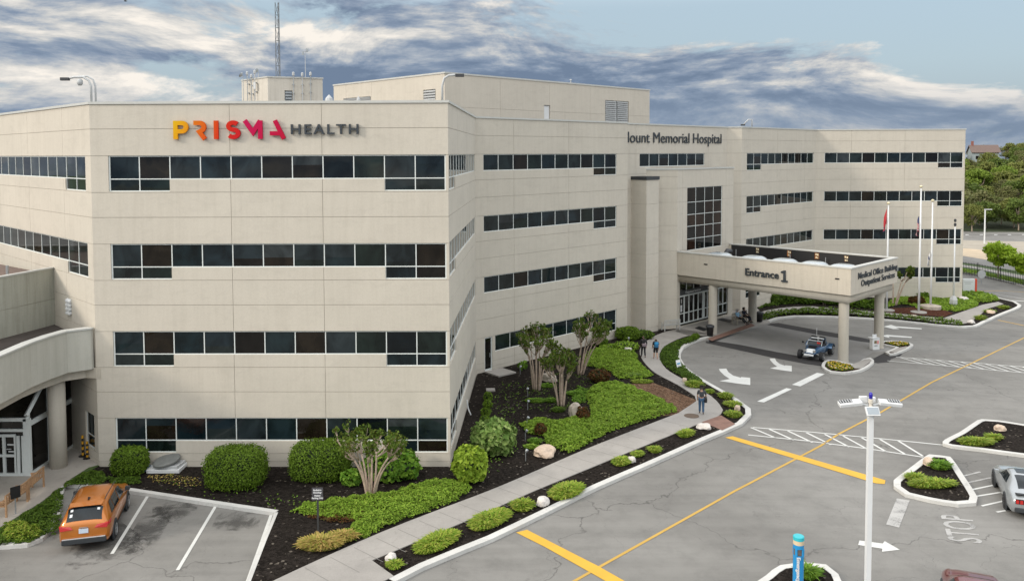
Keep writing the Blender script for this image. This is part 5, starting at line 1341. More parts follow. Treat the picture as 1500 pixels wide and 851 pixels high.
# ------------------------------------------------------------------ vehicles
def crom(keys, x):
    n=len(keys); i=0
    while i<n-2 and x>keys[i+1][0]: i+=1
    a,b=keys[i],keys[i+1]; t=(x-a[0])/(b[0]-a[0]); t=max(0,min(1,t))
    p=keys[max(0,i-1)]; q=keys[min(n-1,i+2)]; out=[]
    for k in range(1,len(a)):
        def tan(l,m,r):
            if l is m or m is r: return 0
            s0=(m[k]-l[k])/(m[0]-l[0]); s1=(r[k]-m[k])/(r[0]-m[0])
            return 0 if s0*s1<=0 else 2*s0*s1/(s0+s1)
        d=b[0]-a[0]
        m0_=tan(p,a,b) if p is not a else (b[k]-a[k])/d
        m1_=tan(a,b,q) if q is not b else (b[k]-a[k])/d
        out.append((2*t**3-3*t*t+1)*a[k]+(t**3-2*t*t+t)*d*m0_+(-2*t**3+3*t*t)*b[k]+(t**3-t*t)*d*m1_)
    return out
class Body:
    # keys: x, zbottom, zbelt, zroof, wbody, wbelt, wroof
    def __init__(s,keys): s.k=keys
    def S(s,x,v,side=1):
        zb,zl,zr,wb,wl,wr=crom(s.k,x)
        pts=[(0,zb),(wb*.90,zb),(wb*.985,zb+.14),(wb,zb+(zl-zb)*.55),(wb*.985,zb+(zl-zb)*.80),(wl,zl),(wr+(wl-wr)*.12,zl+(zr-zl)*.80),(wr*.90,zr-.03),(wr*.6,zr-.004),(0,zr)]
        i=min(len(pts)-2,int(v)); t=v-i; a,b=pts[i],pts[i+1]
        return Vector((x,(a[0]+(b[0]-a[0])*t)*side,a[1]+(b[1]-a[1])*t))
    def mesh(s,n=46):
        x0,x1=s.k[0][0],s.k[-1][0]; mb=MB(); V=[0,1,2,3,4,5,6,7,8,9]; m=18; vs=[]
        xs=[x0+(x1-x0)*i/n for i in range(n+1)]
        for x in xs:
            vs+=[s.S(x,v,1) for v in V]+[s.S(x,v,-1) for v in V[-2:0:-1]]
        fs=[(i*m+j,(i+1)*m+j,(i+1)*m+(j+1)%m,i*m+(j+1)%m) for i in range(n) for j in range(m)]
        fs+=[tuple(range(m)),tuple(n*m+j for j in range(m))[::-1]]
        return mb.add(vs,fs)
    def panel(s,mb,x0,x1,v0,v1,side,off=.012,nx=8,nv=4,slant=(0,0)):
        # slant: shift of x0/x1 at the top edge
        g=[]
        for i in range(nx+1):
            for j in range(nv+1):
                q=j/nv; xa=x0+slant[0]*q; xb=x1+slant[1]*q; x=xa+(xb-xa)*i/nx; v=v0+(v1-v0)*q
                p=s.S(x,v,side); e=.02
                n=(s.S(x+e,v,side)-p).cross(s.S(x,min(v+.05,9),side)-p if v<8.95 else p-s.S(x,v-.05,side))
                n=n.normalized()*(-1 if side>0 else 1)
                if n.length<.5: n=Vector((0,0,1))
                g.append(p+n*off)
        fs=[(i*(nv+1)+j,(i+1)*(nv+1)+j,(i+1)*(nv+1)+j+1,i*(nv+1)+j+1) for i in range(nx) for j in range(nv)]
        return mb.add(g,fs)
m_tyre=MAT('tyre_rubber',(.018,.018,.019),.85,.1); m_rim=MAT('alloy_rim',(.5,.51,.52),.3,.05,metal=.8); m_rimd=MAT('dark_rim',(.03,.03,.033),.35,.05,metal=.5)
m_cglass=glass_mat('car_glass',[(.008,.012,.016),(.012,.018,.022)]); m_red=MAT('tail_lamp_red',(.45,.015,.012),.2,.05,coat=.6); m_chrome=MAT('chrome_trim',(.6,.6,.6),.2,.03,metal=.9); m_plast=MAT('bumper_plastic',(.03,.034,.038),.6,.1); m_plate=MAT('plate',(.55,.62,.72),.5,.1,40)
def wheel(parent,x,y,r,w,rim,side):
    M=Matrix.Translation((x,y,r))@Matrix.Rotation(math.pi/2,4,'X')
    t=MB(); t.lathe([(r*.6,-w/2),(r*.93,-w/2),(r,-w/2+.04),(r,w/2-.04),(r*.93,w/2),(r*.6,w/2)],24,M); o=t.build('wheel',m_tyre,parent,smooth=False)
    q=MB(); yo=-w/2 if side>0 else w/2
    sg=-1 if side>0 else 1
    q.lathe([(r*.64,yo-sg*.02),(r*.66,yo+sg*.012),(r*.58,yo+sg*.012),(r*.56,yo-sg*.05),(r*.01,yo-sg*.05)] if sg>0 else [(r*.01,yo-sg*.05),(r*.56,yo-sg*.05),(r*.58,yo+sg*.012),(r*.66,yo+sg*.012),(r*.64,yo-sg*.02)],20,M)
    for k in range(5):
        a=2*math.pi*k/5; c=Matrix.Rotation(a,4,'Z'); q.box((r*.33,0,yo-sg*.012),(r*.52,r*.16,.03),M@c)
    q.build('rim',rim,o)
def paint(name,col,metal=.35,rough=.28):
    return MAT(name,col,rough,.03,1.5,metal=metal,coat=.8)
def make_car(label,cat,rear_c,head,body,mpaint,wb,track,r,rim,xr,name='parked_car',tw=.23):
    # rear_c: ground point below the rear axle centre, head: unit heading (2D); local x forward, rear axle at x=xr
    rz=math.atan2(head[1],head[0]); o0=Vector((rear_c[0],rear_c[1]))-Vector(head)*xr
    root=thing(name,label,cat,(o0.x,o0.y,T(o0.x)+.004),rz)
    bo=body.mesh().build('body',mpaint,root,smooth=True)
    md=bo.modifiers.new('w','EDGE_SPLIT'); md.split_angle=R(42)
    for x in (xr,xr+wb):
        for sd in (1,-1):
            p=body.S(x,3,1).y; a=MB()
            M=Matrix.Translation((x,sd*(p-.015),r))@Matrix.Rotation(math.pi/2,4,'X'); a.lathe([(.01,-.03),(r+.075,-.03),(r+.085,0),(r+.075,.03),(.01,.03)],24,M); a.build('wheel_arch',m_plast,root)
            wheel(root,x,sd*(p-tw/2+.035),r,tw,rim,sd)
    return root,bo
UP=Vector((0,0,1))
# orange crossover, seen from behind
a=G(164.5,787); b=G(183,746); hd=(b-a).xy.normalized(); lf=Vector((-hd.y,hd.x))
suv=Body([(-2.32,.42,.92,.98,.80,.78,.70),(-2.26,.34,1.00,1.12,.86,.83,.66),(-2.02,.28,1.04,1.42,.90,.86,.62),(-1.75,.26,1.04,1.585,.915,.875,.635),(-1.0,.24,1.02,1.655,.92,.88,.66),(-.2,.24,.99,1.65,.92,.88,.665),(.35,.24,.97,1.56,.92,.88,.66),(.8,.24,.96,1.30,.92,.87,.67),(1.22,.24,.95,1.03,.915,.86,.74),(1.7,.25,.90,.97,.90,.83,.72),(2.1,.27,.82,.88,.86,.77,.66),(2.3,.33,.66,.72,.74,.66,.55),(2.34,.40,.58,.62,.66,.58,.5)])
m_orange=paint('burnt_orange_paint',(.50,.155,.014)); m_silv=MAT('silver_trim',(.55,.56,.57),.35,.03,metal=.6)
car,bo=make_car('burnt orange compact crossover parked nose-in at the kerb left of the empty bays','car',(a.xy+lf*.80),hd,suv,m_orange,2.72,1.6,.345,m_rim,-1.36)
g=MB(); suv.panel(g,-2.225,-1.84,6.55,9,1,.012); suv.panel(g,-2.225,-1.84,6.55,9,-1,.012); g.build('rear_window',m_cglass,car)
g=MB(); suv.panel(g,.52,1.14,7.05,9,1); suv.panel(g,.52,1.14,7.05,9,-1); g.build('windscreen',m_cglass,car)
for sd in (1,-1):
    for x0,x1,s0_,s1_ in ((-1.62,-1.08,.22,0),(-1.02,-.22,0,0),(-.14,.84,0,-.42)):
        g=MB(); suv.panel(g,x0,x1,5.12,5.94,sd,.012,8,4,(s0_,s1_)); g.build('side_window',m_cglass,car)
    g=MB(); suv.panel(g,-2.27,-1.98,4.25,5.0,sd,.02,6,3,(.0,.12)); M=MB(); g.build('tail_lamp',m_red,car)
    g=MB(); g.hull8([(-2.29,sd*.38,.90),(-2.28,sd*.80,.86),(-2.24,sd*.84,1.04),(-2.25,sd*.46,1.0)],[(-2.36,sd*.38,.90),(-2.34,sd*.82,.86),(-2.30,sd*.86,1.04),(-2.32,sd*.46,1.0)]); g.build('tail_lamp',m_red,car)
    g=MB(); g.hull8([(.88,sd*.90,.98),(1.05,sd*.90,.98),(1.05,sd*.90,1.13),(.88,sd*.90,1.13)],[(.92,sd*1.08,1.0),(1.03,sd*1.08,1.0),(1.03,sd*1.08,1.13),(.92,sd*1.08,1.13)]); g.build('wing_mirror',m_plast,car)
    g=MB(); g.tube([(-1.5,sd*.60,1.645),(-1.2,sd*.62,1.70),(.1,sd*.64,1.68),(.4,sd*.64,1.60)],.016,5); g.build('roof_rail',m_plast,car)
    g=MB(); suv.panel(g,-.35,-.15,4.5,4.75,sd,.03); suv.panel(g,-1.15,-.97,4.5,4.75,sd,.03); g.build('door_handle',m_orange,car)
    g=MB(); suv.panel(g,-1.0,1.0,1.2,2.3,sd,.016); g.build('sill',m_plast,car)
g=MB(); g.box((-2.31,0,.43),(.16,1.56,.20)); g.build('bumper',m_plast,car,bev=.03)
g=MB(); g.box((-2.37,0,.55),(.06,1.5,.035)); g.build('bumper_strip',m_silv,car,bev=.01)
g=MB(); g.box((-2.352,0,.815),(.03,.33,.17)); g.build('number_plate',m_plate,car)
g=MB(); g.box((-2.345,0,.945),(.03,.30,.035)); g.build('badge_strip',m_chrome,car)
g=MB(); g.hull8([(-1.42,-.035,1.63),(-1.2,-.035,1.65),(-1.2,.035,1.65),(-1.42,.035,1.63)],[(-1.45,-.01,1.76),(-1.38,-.01,1.75),(-1.38,.01,1.75),(-1.45,.01,1.76)]); g.build('roof_antenna',m_plast,car)
g=MB(); g.hull8([(-1.86,-.58,1.60),(-1.62,-.6,1.63),(-1.62,.6,1.63),(-1.86,.58,1.60)],[(-1.93,-.55,1.605),(-1.62,-.6,1.65),(-1.62,.6,1.65),(-1.93,.55,1.605)]); g.build('roof_spoiler',m_orange,car)
for (y,q) in ((.42,7.9),(-.42,7.9),(.45,7.35)):
    sd=1 if y>0 else -1; g=MB(); xx=-1.95 if q>7.5 else -2.1
    p=suv.S(xx,7.6,sd); suv.panel(g,xx-.035,xx+.04,7.25,7.75,sd,.02,3,3); g.build('window_sticker',m_white,car)
# grey fastback coupe
a=G(1476,744.5); b=G(1457.5,707.5); hd=(b-a).xy.normalized(); lf=Vector((-hd.y,hd.x))
cp=Body([(-2.36,.46,.80,.86,.78,.72,.64),(-2.28,.30,.90,.98,.88,.78,.66),(-2.0,.26,.94,1.02,.935,.80,.62),(-1.6,.23,.95,1.07,.955,.82,.56),(-1.0,.22,.93,1.26,.95,.84,.54),(-.35,.21,.91,1.36,.93,.85,.57),(.1,.21,.90,1.35,.92,.86,.58),(.5,.21,.90,1.20,.92,.86,.62),(.95,.21,.90,.98,.93,.84,.72),(1.5,.22,.86,.94,.95,.82,.72),(2.0,.25,.76,.83,.90,.74,.64),(2.32,.32,.62,.68,.76,.62,.54),(2.38,.40,.54,.58,.66,.54,.46)])
hd_coupe=hd.copy(); m_silver=paint('silver_grey_paint',(.33,.35,.36),.4)
car,bo=make_car('silver grey fastback coupe with red tail lamps at the right picture edge','car',(a.xy-lf*.83),hd,cp,m_silver,2.72,1.6,.345,m_rimd,-1.34,tw=.27)
g=MB(); cp.panel(g,-1.55,-.62,7.1,9,1); cp.panel(g,-1.55,-.62,7.1,9,-1); g.build('rear_window',m_cglass,car)
g=MB(); cp.panel(g,.28,.88,7.05,9,1); cp.panel(g,.28,.88,7.05,9,-1); g.build('windscreen',m_cglass,car)
g=MB(); cp.panel(g,-.42,.18,7.9,9,1); cp.panel(g,-.42,.18,7.9,9,-1); g.build('sunroof',m_cglass,car)
for sd in (1,-1):
    g=MB(); cp.panel(g,-.75,.62,5.15,5.93,sd,.012,8,4,(.28,-.34)); g.build('side_window',m_cglass,car)
    for k in range(3):
        g=MB(); y=sd*(.36+.15*k); g.box((-2.385,y,.78),(.07,.11,.15)); g.build('tail_lamp',m_red,car)
    g=MB(); g.hull8([(.52,sd*.88,.93),(.68,sd*.88,.93),(.68,sd*.88,1.05),(.52,sd*.88,1.05)],[(.55,sd*1.04,.95),(.66,sd*1.04,.95),(.66,sd*1.04,1.06),(.55,sd*1.04,1.06)]); g.build('wing_mirror',m_silver,car)
g=MB(); g.box((-2.36,0,.78),(.05,1.46,.20)); g.build('tail_panel',m_black,car)
g=MB(); g.box((-2.33,0,.42),(.14,1.5,.2)); g.build('bumper',m_plast,car,bev=.03)
g=MB(); g.hull8([(-2.22,-.70,1.02),(-2.0,-.70,1.03),(-2.0,.70,1.03),(-2.22,.70,1.02)],[(-2.28,-.66,1.07),(-2.05,-.68,1.05),(-2.05,.68,1.05),(-2.28,.66,1.07)]); g.build('spoiler',m_black,car)
# red car below the picture edge
m_rcar=paint('dark_red_paint',(.13,.010,.012),.3)
sd_=Body([(-2.4,.44,.78,.84,.78,.72,.64),(-2.28,.30,.92,.98,.86,.80,.70),(-1.75,.25,.96,1.04,.91,.83,.66),(-1.1,.23,.96,1.38,.915,.85,.60),(-.4,.22,.94,1.46,.915,.86,.62),(.3,.22,.93,1.44,.915,.86,.63),(.75,.22,.92,1.22,.915,.85,.66),(1.2,.23,.91,1.0,.91,.83,.72),(1.8,.25,.85,.91,.88,.78,.68),(2.25,.32,.70,.75,.78,.66,.56),(2.4,.42,.56,.60,.66,.56,.48)])
q=atz(1419,843,1.46+T(20)); hd=hd_coupe; rc=Vector((q.x,q.y-.55))
car,bo=make_car('dark red saloon whose roof just enters at the bottom picture edge','car',rc-hd*1.55,hd,sd_,m_rcar,2.7,1.55,.33,m_rim,-1.35)
g=MB(); sd_.panel(g,-1.7,-1.0,7.1,9,1); sd_.panel(g,-1.7,-1.0,7.1,9,-1); g.build('rear_window',m_cglass,car)
g=MB(); sd_.panel(g,.48,1.12,7.1,9,1); sd_.panel(g,.48,1.12,7.1,9,-1); g.build('windscreen',m_cglass,car)
for sd in (1,-1):
    for x0,x1,s0_,s1_ in ((-1.35,-.4,.3,0),(-.32,.78,0,-.38)):
        g=MB(); sd_.panel(g,x0,x1,5.12,5.93,sd,.012,8,4,(s0_,s1_)); g.build('side_window',m_cglass,car)
    g=MB(); g.box((-2.38,sd*.5,.74),(.08,.3,.14)); g.build('tail_lamp',m_red,car)
# blue open buggy under the canopy
fl=G(1175,524); fr_=G(1202,528.5); rr=G(1224,519.5); hd=((fr_-rr).xy).normalized()
ax=(fr_-fl).xy; hd=Vector((ax.y,-ax.x)).normalized() if ax.length>0 else hd
if hd.dot((fr_-rr).xy)<0: hd=-hd
mid=((fl+fr_)/2).xy
m_blue=paint('buggy_blue_paint',(.035,.10,.20),.4); m_bwhite=MAT('buggy_white',(.7,.72,.72),.35,.05)
bug=thing('buggy','small blue and white open roadster with fat black tyres under the canopy','buggy',(mid.x-hd.x*1.15,mid.y-hd.y*1.15,T(mid.x)+.008),math.atan2(hd.y,hd.x))
bb=Body([(-1.5,.45,.72,.80,.50,.48,.40),(-1.2,.34,.80,.86,.60,.58,.50),(-.5,.30,.78,.80,.66,.64,.60),(.2,.30,.78,.82,.64,.60,.55),(.45,.30,.76,.88,.58,.54,.46),(1.0,.32,.66,.78,.46,.42,.34),(1.45,.36,.52,.60,.34,.30,.24),(1.6,.40,.46,.50,.26,.22,.16)])
bb.mesh(30).build('body',m_blue,bug,smooth=True)
for x,w_,r_ in ((1.15,.24,.31),(-1.05,.30,.36)):
    for sd in (1,-1): wheel(bug,x,sd*.72,r_,w_,m_rim,sd)
for sd in (1,-1):
    g=MB(); g.tube([(1.15,sd*.34,.42),(1.15,sd*.62,.34)],.035,6); g.tube([(1.3,sd*.3,.5),(1.15,sd*.60,.40)],.02,6); g.build('axle_arm',m_steel,bug)
    n=8; g=MB(); 
    for k in range(n): pass
    arcp=[(-1.05+.44*math.cos(R(20+140*i/8)),.36+.44*math.sin(R(20+140*i/8))) for i in range(9)]
    for i in range(8):
        (xa,za),(xb,zb_)=arcp[i],arcp[i+1]; g.hull8([(xa,sd*.56,za),(xb,sd*.56,zb_),(xb,sd*.90,zb_),(xa,sd*.90,za)],[(xa,sd*.56,za+.03),(xb,sd*.56,zb_+.03),(xb,sd*.90,zb_+.03),(xa,sd*.90,za+.03)])
    g.build('mudguard',m_blue,bug)
    g=MB(); g.lathe([(.001,-.06),(.07,-.05),(.10,.03),(.095,.05),(.001,.055)],14,Matrix.Translation((1.42,sd*.30,.66))@Matrix.Rotation(math.pi/2,4,'Y')); g.build('headlight',m_chrome,bug)
    g=MB(); g.tube([(.42,sd*.5,.86),(.42,sd*.72,.98)],.015,5); g.lathe([(.001,-.02),(.07,-.02),(.07,.02),(.001,.02)],10,Matrix.Translation((.42,sd*.76,1.0))@Matrix.Rotation(math.pi/2,4,'Y')); g.build('mirror',m_black,bug)
g=MB(); bb.panel(g,1.12,1.52,7.0,9,1,.012); bb.panel(g,1.12,1.52,7.0,9,-1,.012); g.build('nose_panel',m_bwhite,bug)
g=MB(); bb.panel(g,.62,1.06,7.6,9,1,.012); bb.panel(g,.62,1.06,7.6,9,-1,.012); g.build('bonnet_panel',m_rimd,bug)
g=MB(); g.box((1.66,0,.42),(.10,.62,.13)); g.build('bumper',m_bwhite,bug,bev=.02)
g=MB(); g.tube([(.42,-.50,.85),(.18,-.47,1.14),(.18,.47,1.14),(.42,.50,.85)],.022,6); wsf=g.build('windscreen_frame',m_bwhite,bug)
g=MB(); g.quad((.41,-.47,.87),(.41,.47,.87),(.19,.44,1.12),(.19,-.44,1.12)); g.build('windscreen',m_cglass,wsf)
g=MB(); g.tube([(-.75,-.5,.8),(-.72,-.46,1.20),(-.72,.46,1.20),(-.75,.5,.8)],.03,8); g.tube([(-.72,-.44,1.2),(.18,-.46,1.14)],.024,6); g.tube([(-.72,.44,1.2),(.18,.46,1.14)],.024,6); g.tube([(-.72,0,1.2),(-1.25,0,.85)],.024,6); g.build('roll_cage',m_blue,bug)
g=MB(); g.hull8([(-.70,-.42,1.215),(-.30,-.42,1.19),(-.30,.42,1.19),(-.70,.42,1.215)],[(-.70,-.42,1.24),(-.30,-.42,1.215),(-.30,.42,1.215),(-.70,.42,1.24)]); g.build('roof_panel',m_bwhite,bug)
bug.scale=(1.1,1.1,1.08)
for sd in (1,-1):
    g=MB(); g.box((-.30,sd*.27,.82),(.44,.42,.14)); g.box((-.56,sd*.27,1.05),(.12,.42,.55)); g.build('seat',m_black,bug,bev=.04)
g=MB(); g.box((.33,.28,1.03),(.02,.22,.10)); g.build('red_sticker',MAT('sticker_red',(.6,.03,.02),.5),bug)
g=MB(); g.tube([(-1.2,-.3,.8),(-1.25,-.3,1.75)],.012,5); g.build('whip_aerial',m_white,bug)
g=MB(); g.lathe([(.15,-.02),(.17,-.02),(.17,.02),(.15,.02)],14,Matrix.Translation((.12,.27,.98))@Matrix.Rotation(R(65),4,'Y')); g.build('steering_wheel',m_black,bug)

# ------------------------------------------------------------------ people
def skin(chains, name, mat, parent, sub=1):
    """chains: list of lists of (x,y,z,r); equal coordinates are joined into one skeleton"""
    idx={}; vs=[]; rs=[]; es=[]
    for ch in chains:
        prev=None
        for x,y,z,r in ch:
            k=(round(x,4),round(y,4),round(z,4))
            if k not in idx: idx[k]=len(vs); vs.append((x,y,z)); rs.append(r)
            i=idx[k]
            if prev is not None and prev!=i: es.append((prev,i))
            prev=i
    me=bpy.data.meshes.new(name); me.from_pydata(vs,es,[]); o=bpy.data.objects.new(name,me); COL.objects.link(o)
    md=o.modifiers.new('skin','SKIN'); md.use_smooth_shade=True
    sv=me.skin_vertices[0].data
    for i,r in enumerate(rs): sv[i].radius=(r,r)
    sv[0].use_root=True
    s=o.modifiers.new('sub','SUBSURF'); s.levels=sub; s.render_levels=sub
    dg=bpy.context.evaluated_depsgraph_get(); dg.update()
    m2=bpy.data.meshes.new_from_object(o.evaluated_get(dg)); bpy.data.objects.remove(o)
    m2.materials.clear(); m2.materials.append(mat); m2.name=name
    for p in m2.polygons: p.use_smooth=True
    n=bpy.data.objects.new(name,m2); COL.objects.link(n); n.parent=parent; return n
m_skin=MAT('skin',(.48,.29,.20),.6,.06,6); m_hair=MAT('dark_hair',(.022,.015,.011),.7,.2,20); m_hairg=MAT('grey_hair',(.42,.40,.38),.7,.1,20)
def cloth(n,c): return MAT(n,c,.85,.15,9,.2,60)
def lerp3(a,b,t): return tuple(a[i]+(b[i]-a[i])*t for i in range(3))
def person(label,loc,rz,J,top_m,leg_m,shoe_m,hair_m,sleeve=.5,legs=1.0,group='people by the entrance',long_hair=False,skirt=None):
    root=thing('person',label,'person',loc,rz,group)
    p=lambda n,r: (*J[n],r)
    body=[[p('pelvis',.11),p('waist',.105),p('chest',.125),p('neck',.052),p('head0',.072),p('head1',.098),p('head2',.085)]]
    body.append([p('head1',.098),(J['head1'][0]+J['face'][0]*.11,J['head1'][1]+J['face'][1]*.11,J['head1'][2]-.01,.018)])
    for s in ('l','r'):
        sh,el,wr=J['sh_'+s],J['el_'+s],J['wr_'+s]
        body.append([p('chest',.125),(*sh,.055),(*lerp3(sh,el,.5),.05),(*el,.040),(*lerp3(el,wr,.35),.042),(*wr,.027)])
        d=Vector(wr)-Vector(el); d.normalize(); side=d.cross(Vector((0,1,.2))).normalized(); q=Vector(wr)
        palm=q+d*.06; body.append([(*wr,.027),(*palm,.030)])
        for k,(o_,l_) in enumerate(((-.030,.075),(-.010,.088),(.011,.082),(.030,.064))):
            a_=palm+side*o_+d*.025; b_=a_+d*l_*.55; c_=b_+d*l_*.4+Vector((0,.015,0)); body.append([(*palm,.030),(*a_,.0095),(*b_,.009),(*c_,.008)])
        t_=q+d*.03-side*.035; body.append([(*palm,.030),(*t_,.011),(*(t_+d*.035-side*.012),.0095)])
        hp_,kn,an,to=J['hip_'+s],J['kn_'+s],J['an_'+s],J['to_'+s]
        body.append([p('pelvis',.11),(*hp_,.085),(*lerp3(hp_,kn,.5),.075),(*kn,.056),(*lerp3(kn,an,.35),.055),(*an,.036)])
    skin(body,'body',m_skin,root)
    shirt=[[(*lerp3(J['pelvis'],J['waist'],.25),.135),p('waist',.128),p('chest',.148),(*lerp3(J['chest'],J['neck'],.6),.085)]]
    for s in ('l','r'):
        sh,el,wr=J['sh_'+s],J['el_'+s],J['wr_'+s]; c=[p('chest',.148),(*sh,.075),(*lerp3(sh,el,.5),.066)]
        if sleeve>=.5: c.append((*lerp3(sh,el,.85),.060))
        if sleeve>.8: c+=[(*el,.056),(*lerp3(el,wr,.9),.042)]
        shirt.append(c)
    skin(shirt,'shirt',top_m,root)
    tr=[]
    for s in ('l','r'):
        hp_,kn,an=J['hip_'+s],J['kn_'+s],J['an_'+s]
        c=[p('pelvis',.128),(*hp_,.10),(*lerp3(hp_,kn,.5),.092),(*kn,.074)]
        if legs>.6: c+=[(*lerp3(kn,an,.5),.070),(*lerp3(kn,an,.93),.058)]
        tr.append(c)
    skin(tr,'trousers',leg_m,root)
    for s in ('l','r'):
        an,to=J['an_'+s],J['to_'+s]; skin([[(*lerp3(an,to,-.15),.045),(*lerp3(an,to,.2),.045),(*lerp3(an,to,.7),.042),(*to,.032)]],'shoe',shoe_m,root)
    h0,h1,h2=J['head0'],J['head1'],J['head2']; f=J['face']
    b=[h1[0]-f[0]*.03,h1[1]-f[1]*.03,h1[2]+.005]; t=[h2[0]-f[0]*.02,h2[1]-f[1]*.02,h2[2]+.012]
    hc=[[(*b,.108),(*t,.094)],[(*b,.108),(h0[0]-f[0]*.045,h0[1]-f[1]*.045,h0[2]+.02,.07)]]
    if long_hair: hc.append([(*b,.108),(h0[0]-f[0]*.06,h0[1]-f[1]*.06,h0[2]-.05,.075),(h0[0]-f[0]*.09,h0[1]-f[1]*.09,h0[2]-.18,.06)])
    skin(hc,'hair',hair_m,root)
    return root
def stand(step=0.2,h=1.72,arm=.1,bend=.12):
    k=h/1.72; S=lambda x,y,z:(x*k,y*k,z*k)
    return dict(pelvis=S(0,0,.96),waist=S(0,-.01,1.12),chest=S(0,-.01,1.33),neck=S(0,.005,1.475),head0=S(0,.025,1.545),head1=S(0,.03,1.615),head2=S(0,.02,1.66),face=(0,1),
      sh_l=S(-.185,-.01,1.405),sh_r=S(.185,-.01,1.405),el_l=S(-.235,-.03+arm,1.13),el_r=S(.235,-.03-arm,1.13),wr_l=S(-.225,.09+arm*1.8,.90),wr_r=S(.225,.05-arm,.88),
      hip_l=S(-.095,0,.91),hip_r=S(.095,0,.91),kn_l=S(-.10,step*.55+.02,.50),kn_r=S(.10,-step*.25+.04,.50),an_l=S(-.10,step*1.0,.085),an_r=S(.10,-step*1.0,.10),to_l=S(-.115,step+.16,.035),to_r=S(.115,-step+.15,.04))
# man with a shoulder bag, seen from behind
g0=G(1027.5,606.5,PZ); 
mh=W(1027.5,564,(-50,g0.y),(50,g0.y)).z-g0.z
hh=mh/1.755*1.72
J=stand(.12,hh,.02); k=hh/1.72
J['el_r']=(.27*k,.02*k,1.14*k); J['wr_r']=(.20*k,.16*k,1.0*k)
pm=person('man in dark grey shirt and blue jeans walking away with a black shoulder bag',g0,R(-12),J,cloth('dark_grey_shirt',(.045,.05,.055)),cloth('blue_denim',(.045,.10,.18)),m_black,m_hair,.5,1.0,'people on the path')
bag=thing('shoulder_bag','black soft shoulder bag hanging at the right hip of the man','bag',g0+Vector((.26*k,.03,.72*k)),R(-12))
mb=MB(); mb.box((0,0,.14),(.16,.40,.28)); mb.build('bag_body',m_black,bag,bev=.05)
mb=MB(); mb.tube([(0,.17,.26),(-.06,.12,.6),(-.16,.03,.745),(-.20,-.10,.6),(-.06,-.18,.26)],.016,6); mb.build('strap',m_black,bag,smooth=True)
# walking couple
g1=G(942.5,523.5,PZ); mh=(W(943,491,(-50,g1.y),(50,g1.y)).z-g1.z); hh=mh/1.755*1.72
person('person in dark top and long dark trousers, left one of the walking couple',g1,R(8),stand(.16,hh,.06),cloth('black_top',(.015,.014,.016)),cloth('black_trousers',(.016,.017,.022)),m_dark,m_hair,.9,1.0,'people on the path',True)
bag=thing('waist_bag','pinkish grey bag worn low on the back of the left walker','bag',g1+Vector((.03,-.17,.92*hh/1.72)),R(8))
mb=MB(); mb.box((0,-.02,.10),(.34,.12,.22)); mb.build('bag_body',cloth('mauve_fabric',(.22,.17,.19)),bag,bev=.04); mb=MB(); mb.tube([(-.15,0,.2),(-.12,.08,.45),(.12,.08,.45),(.15,0,.2)],.012,6); mb.build('strap',m_dark,bag)
g2=G(960.5,525.5,PZ); mh=(W(961,495,(-50,g2.y),(50,g2.y)).z-g2.z); hh=mh/1.755*1.72
person('person in dark shorts with bare calves, right one of the walking couple',g2,R(4),stand(.17,hh,.08),cloth('navy_top',(.02,.022,.03)),cloth('black_shorts',(.015,.015,.017)),MAT('trainers',(.45,.22,.2),.7),m_hair,.5,.4,'people on the path',True)
bag=thing('backpack','bright blue backpack on the right walker','bag',g2+Vector((.01,-.21,1.02*hh/1.72)),R(4))
mb=MB(); mb.box((0,-.02,.19),(.30,.18,.40)); bp=mb.build('bag_body',cloth('blue_nylon',(.03,.22,.42)),bag,bev=.06); mb=MB(); mb.box((0,-.13,.12),(.22,.06,.2)); mb.build('pocket',cloth('dark_blue_nylon',(.02,.12,.25)),bag,bev=.02)
for s in (-1,1):
    mb=MB(); mb.tube([(s*.1,.06,.36),(s*.11,.16,.42),(s*.12,.30,.36),(s*.13,.33,.2),(s*.13,.1,.05)],.018,6); mb.build('strap',m_dark,bag,smooth=True)
# seated pair
def sit(h=1.72,lean=-.08,leg=.55):
    return dict(pelvis=(0,0,.53),waist=(0,-.02+lean*.3,.70),chest=(0,-.03+lean,.90),neck=(0,-.01+lean,1.05),head0=(0,.01+lean,1.12),head1=(0,.02+lean,1.19),head2=(0,.01+lean,1.235),face=(0,1),
      sh_l=(-.185,-.03+lean,.98),sh_r=(.185,-.03+lean,.98),el_l=(-.25,.05,.74),el_r=(.25,.05,.74),wr_l=(-.13,.26,.66),wr_r=(.13,.26,.66),
      hip_l=(-.09,.02,.51),hip_r=(.09,.02,.51),kn_l=(-.11,.45,.52),kn_r=(.11,.47,.50),an_l=(-.09,.45+leg*.6,.10),an_r=(.13,.47+leg*.5,.10),to_l=(-.10,.62+leg*.6,.06),to_r=(.14,.63+leg*.5,.06))
hdv=math.atan2(-dS.x,dS.y)  # local +y towards the drive
sp=G(1081,474,PZ)
def on_bench(t): return Vector((sp.x+d45.x*t,sp.y+d45.y*t,T(sp.x)+PZ))
person('grey haired person in light blue shirt sitting on the entrance bench with legs stretched out',on_bench(0),hdv,sit(leg=.75),cloth('light_blue_shirt',(.28,.46,.62)),cloth('black_slacks',(.014,.014,.016)),m_black,m_hairg,.9,1.0,'people seated at the entrance')
person('dark haired person in navy clothes sitting at the far end of the entrance bench',on_bench(1.15),hdv,sit(leg=.3),cloth('navy_jacket',(.025,.03,.05)),cloth('navy_slacks',(.018,.02,.03)),m_black,m_hair,.9,1.0,'people seated at the entrance')

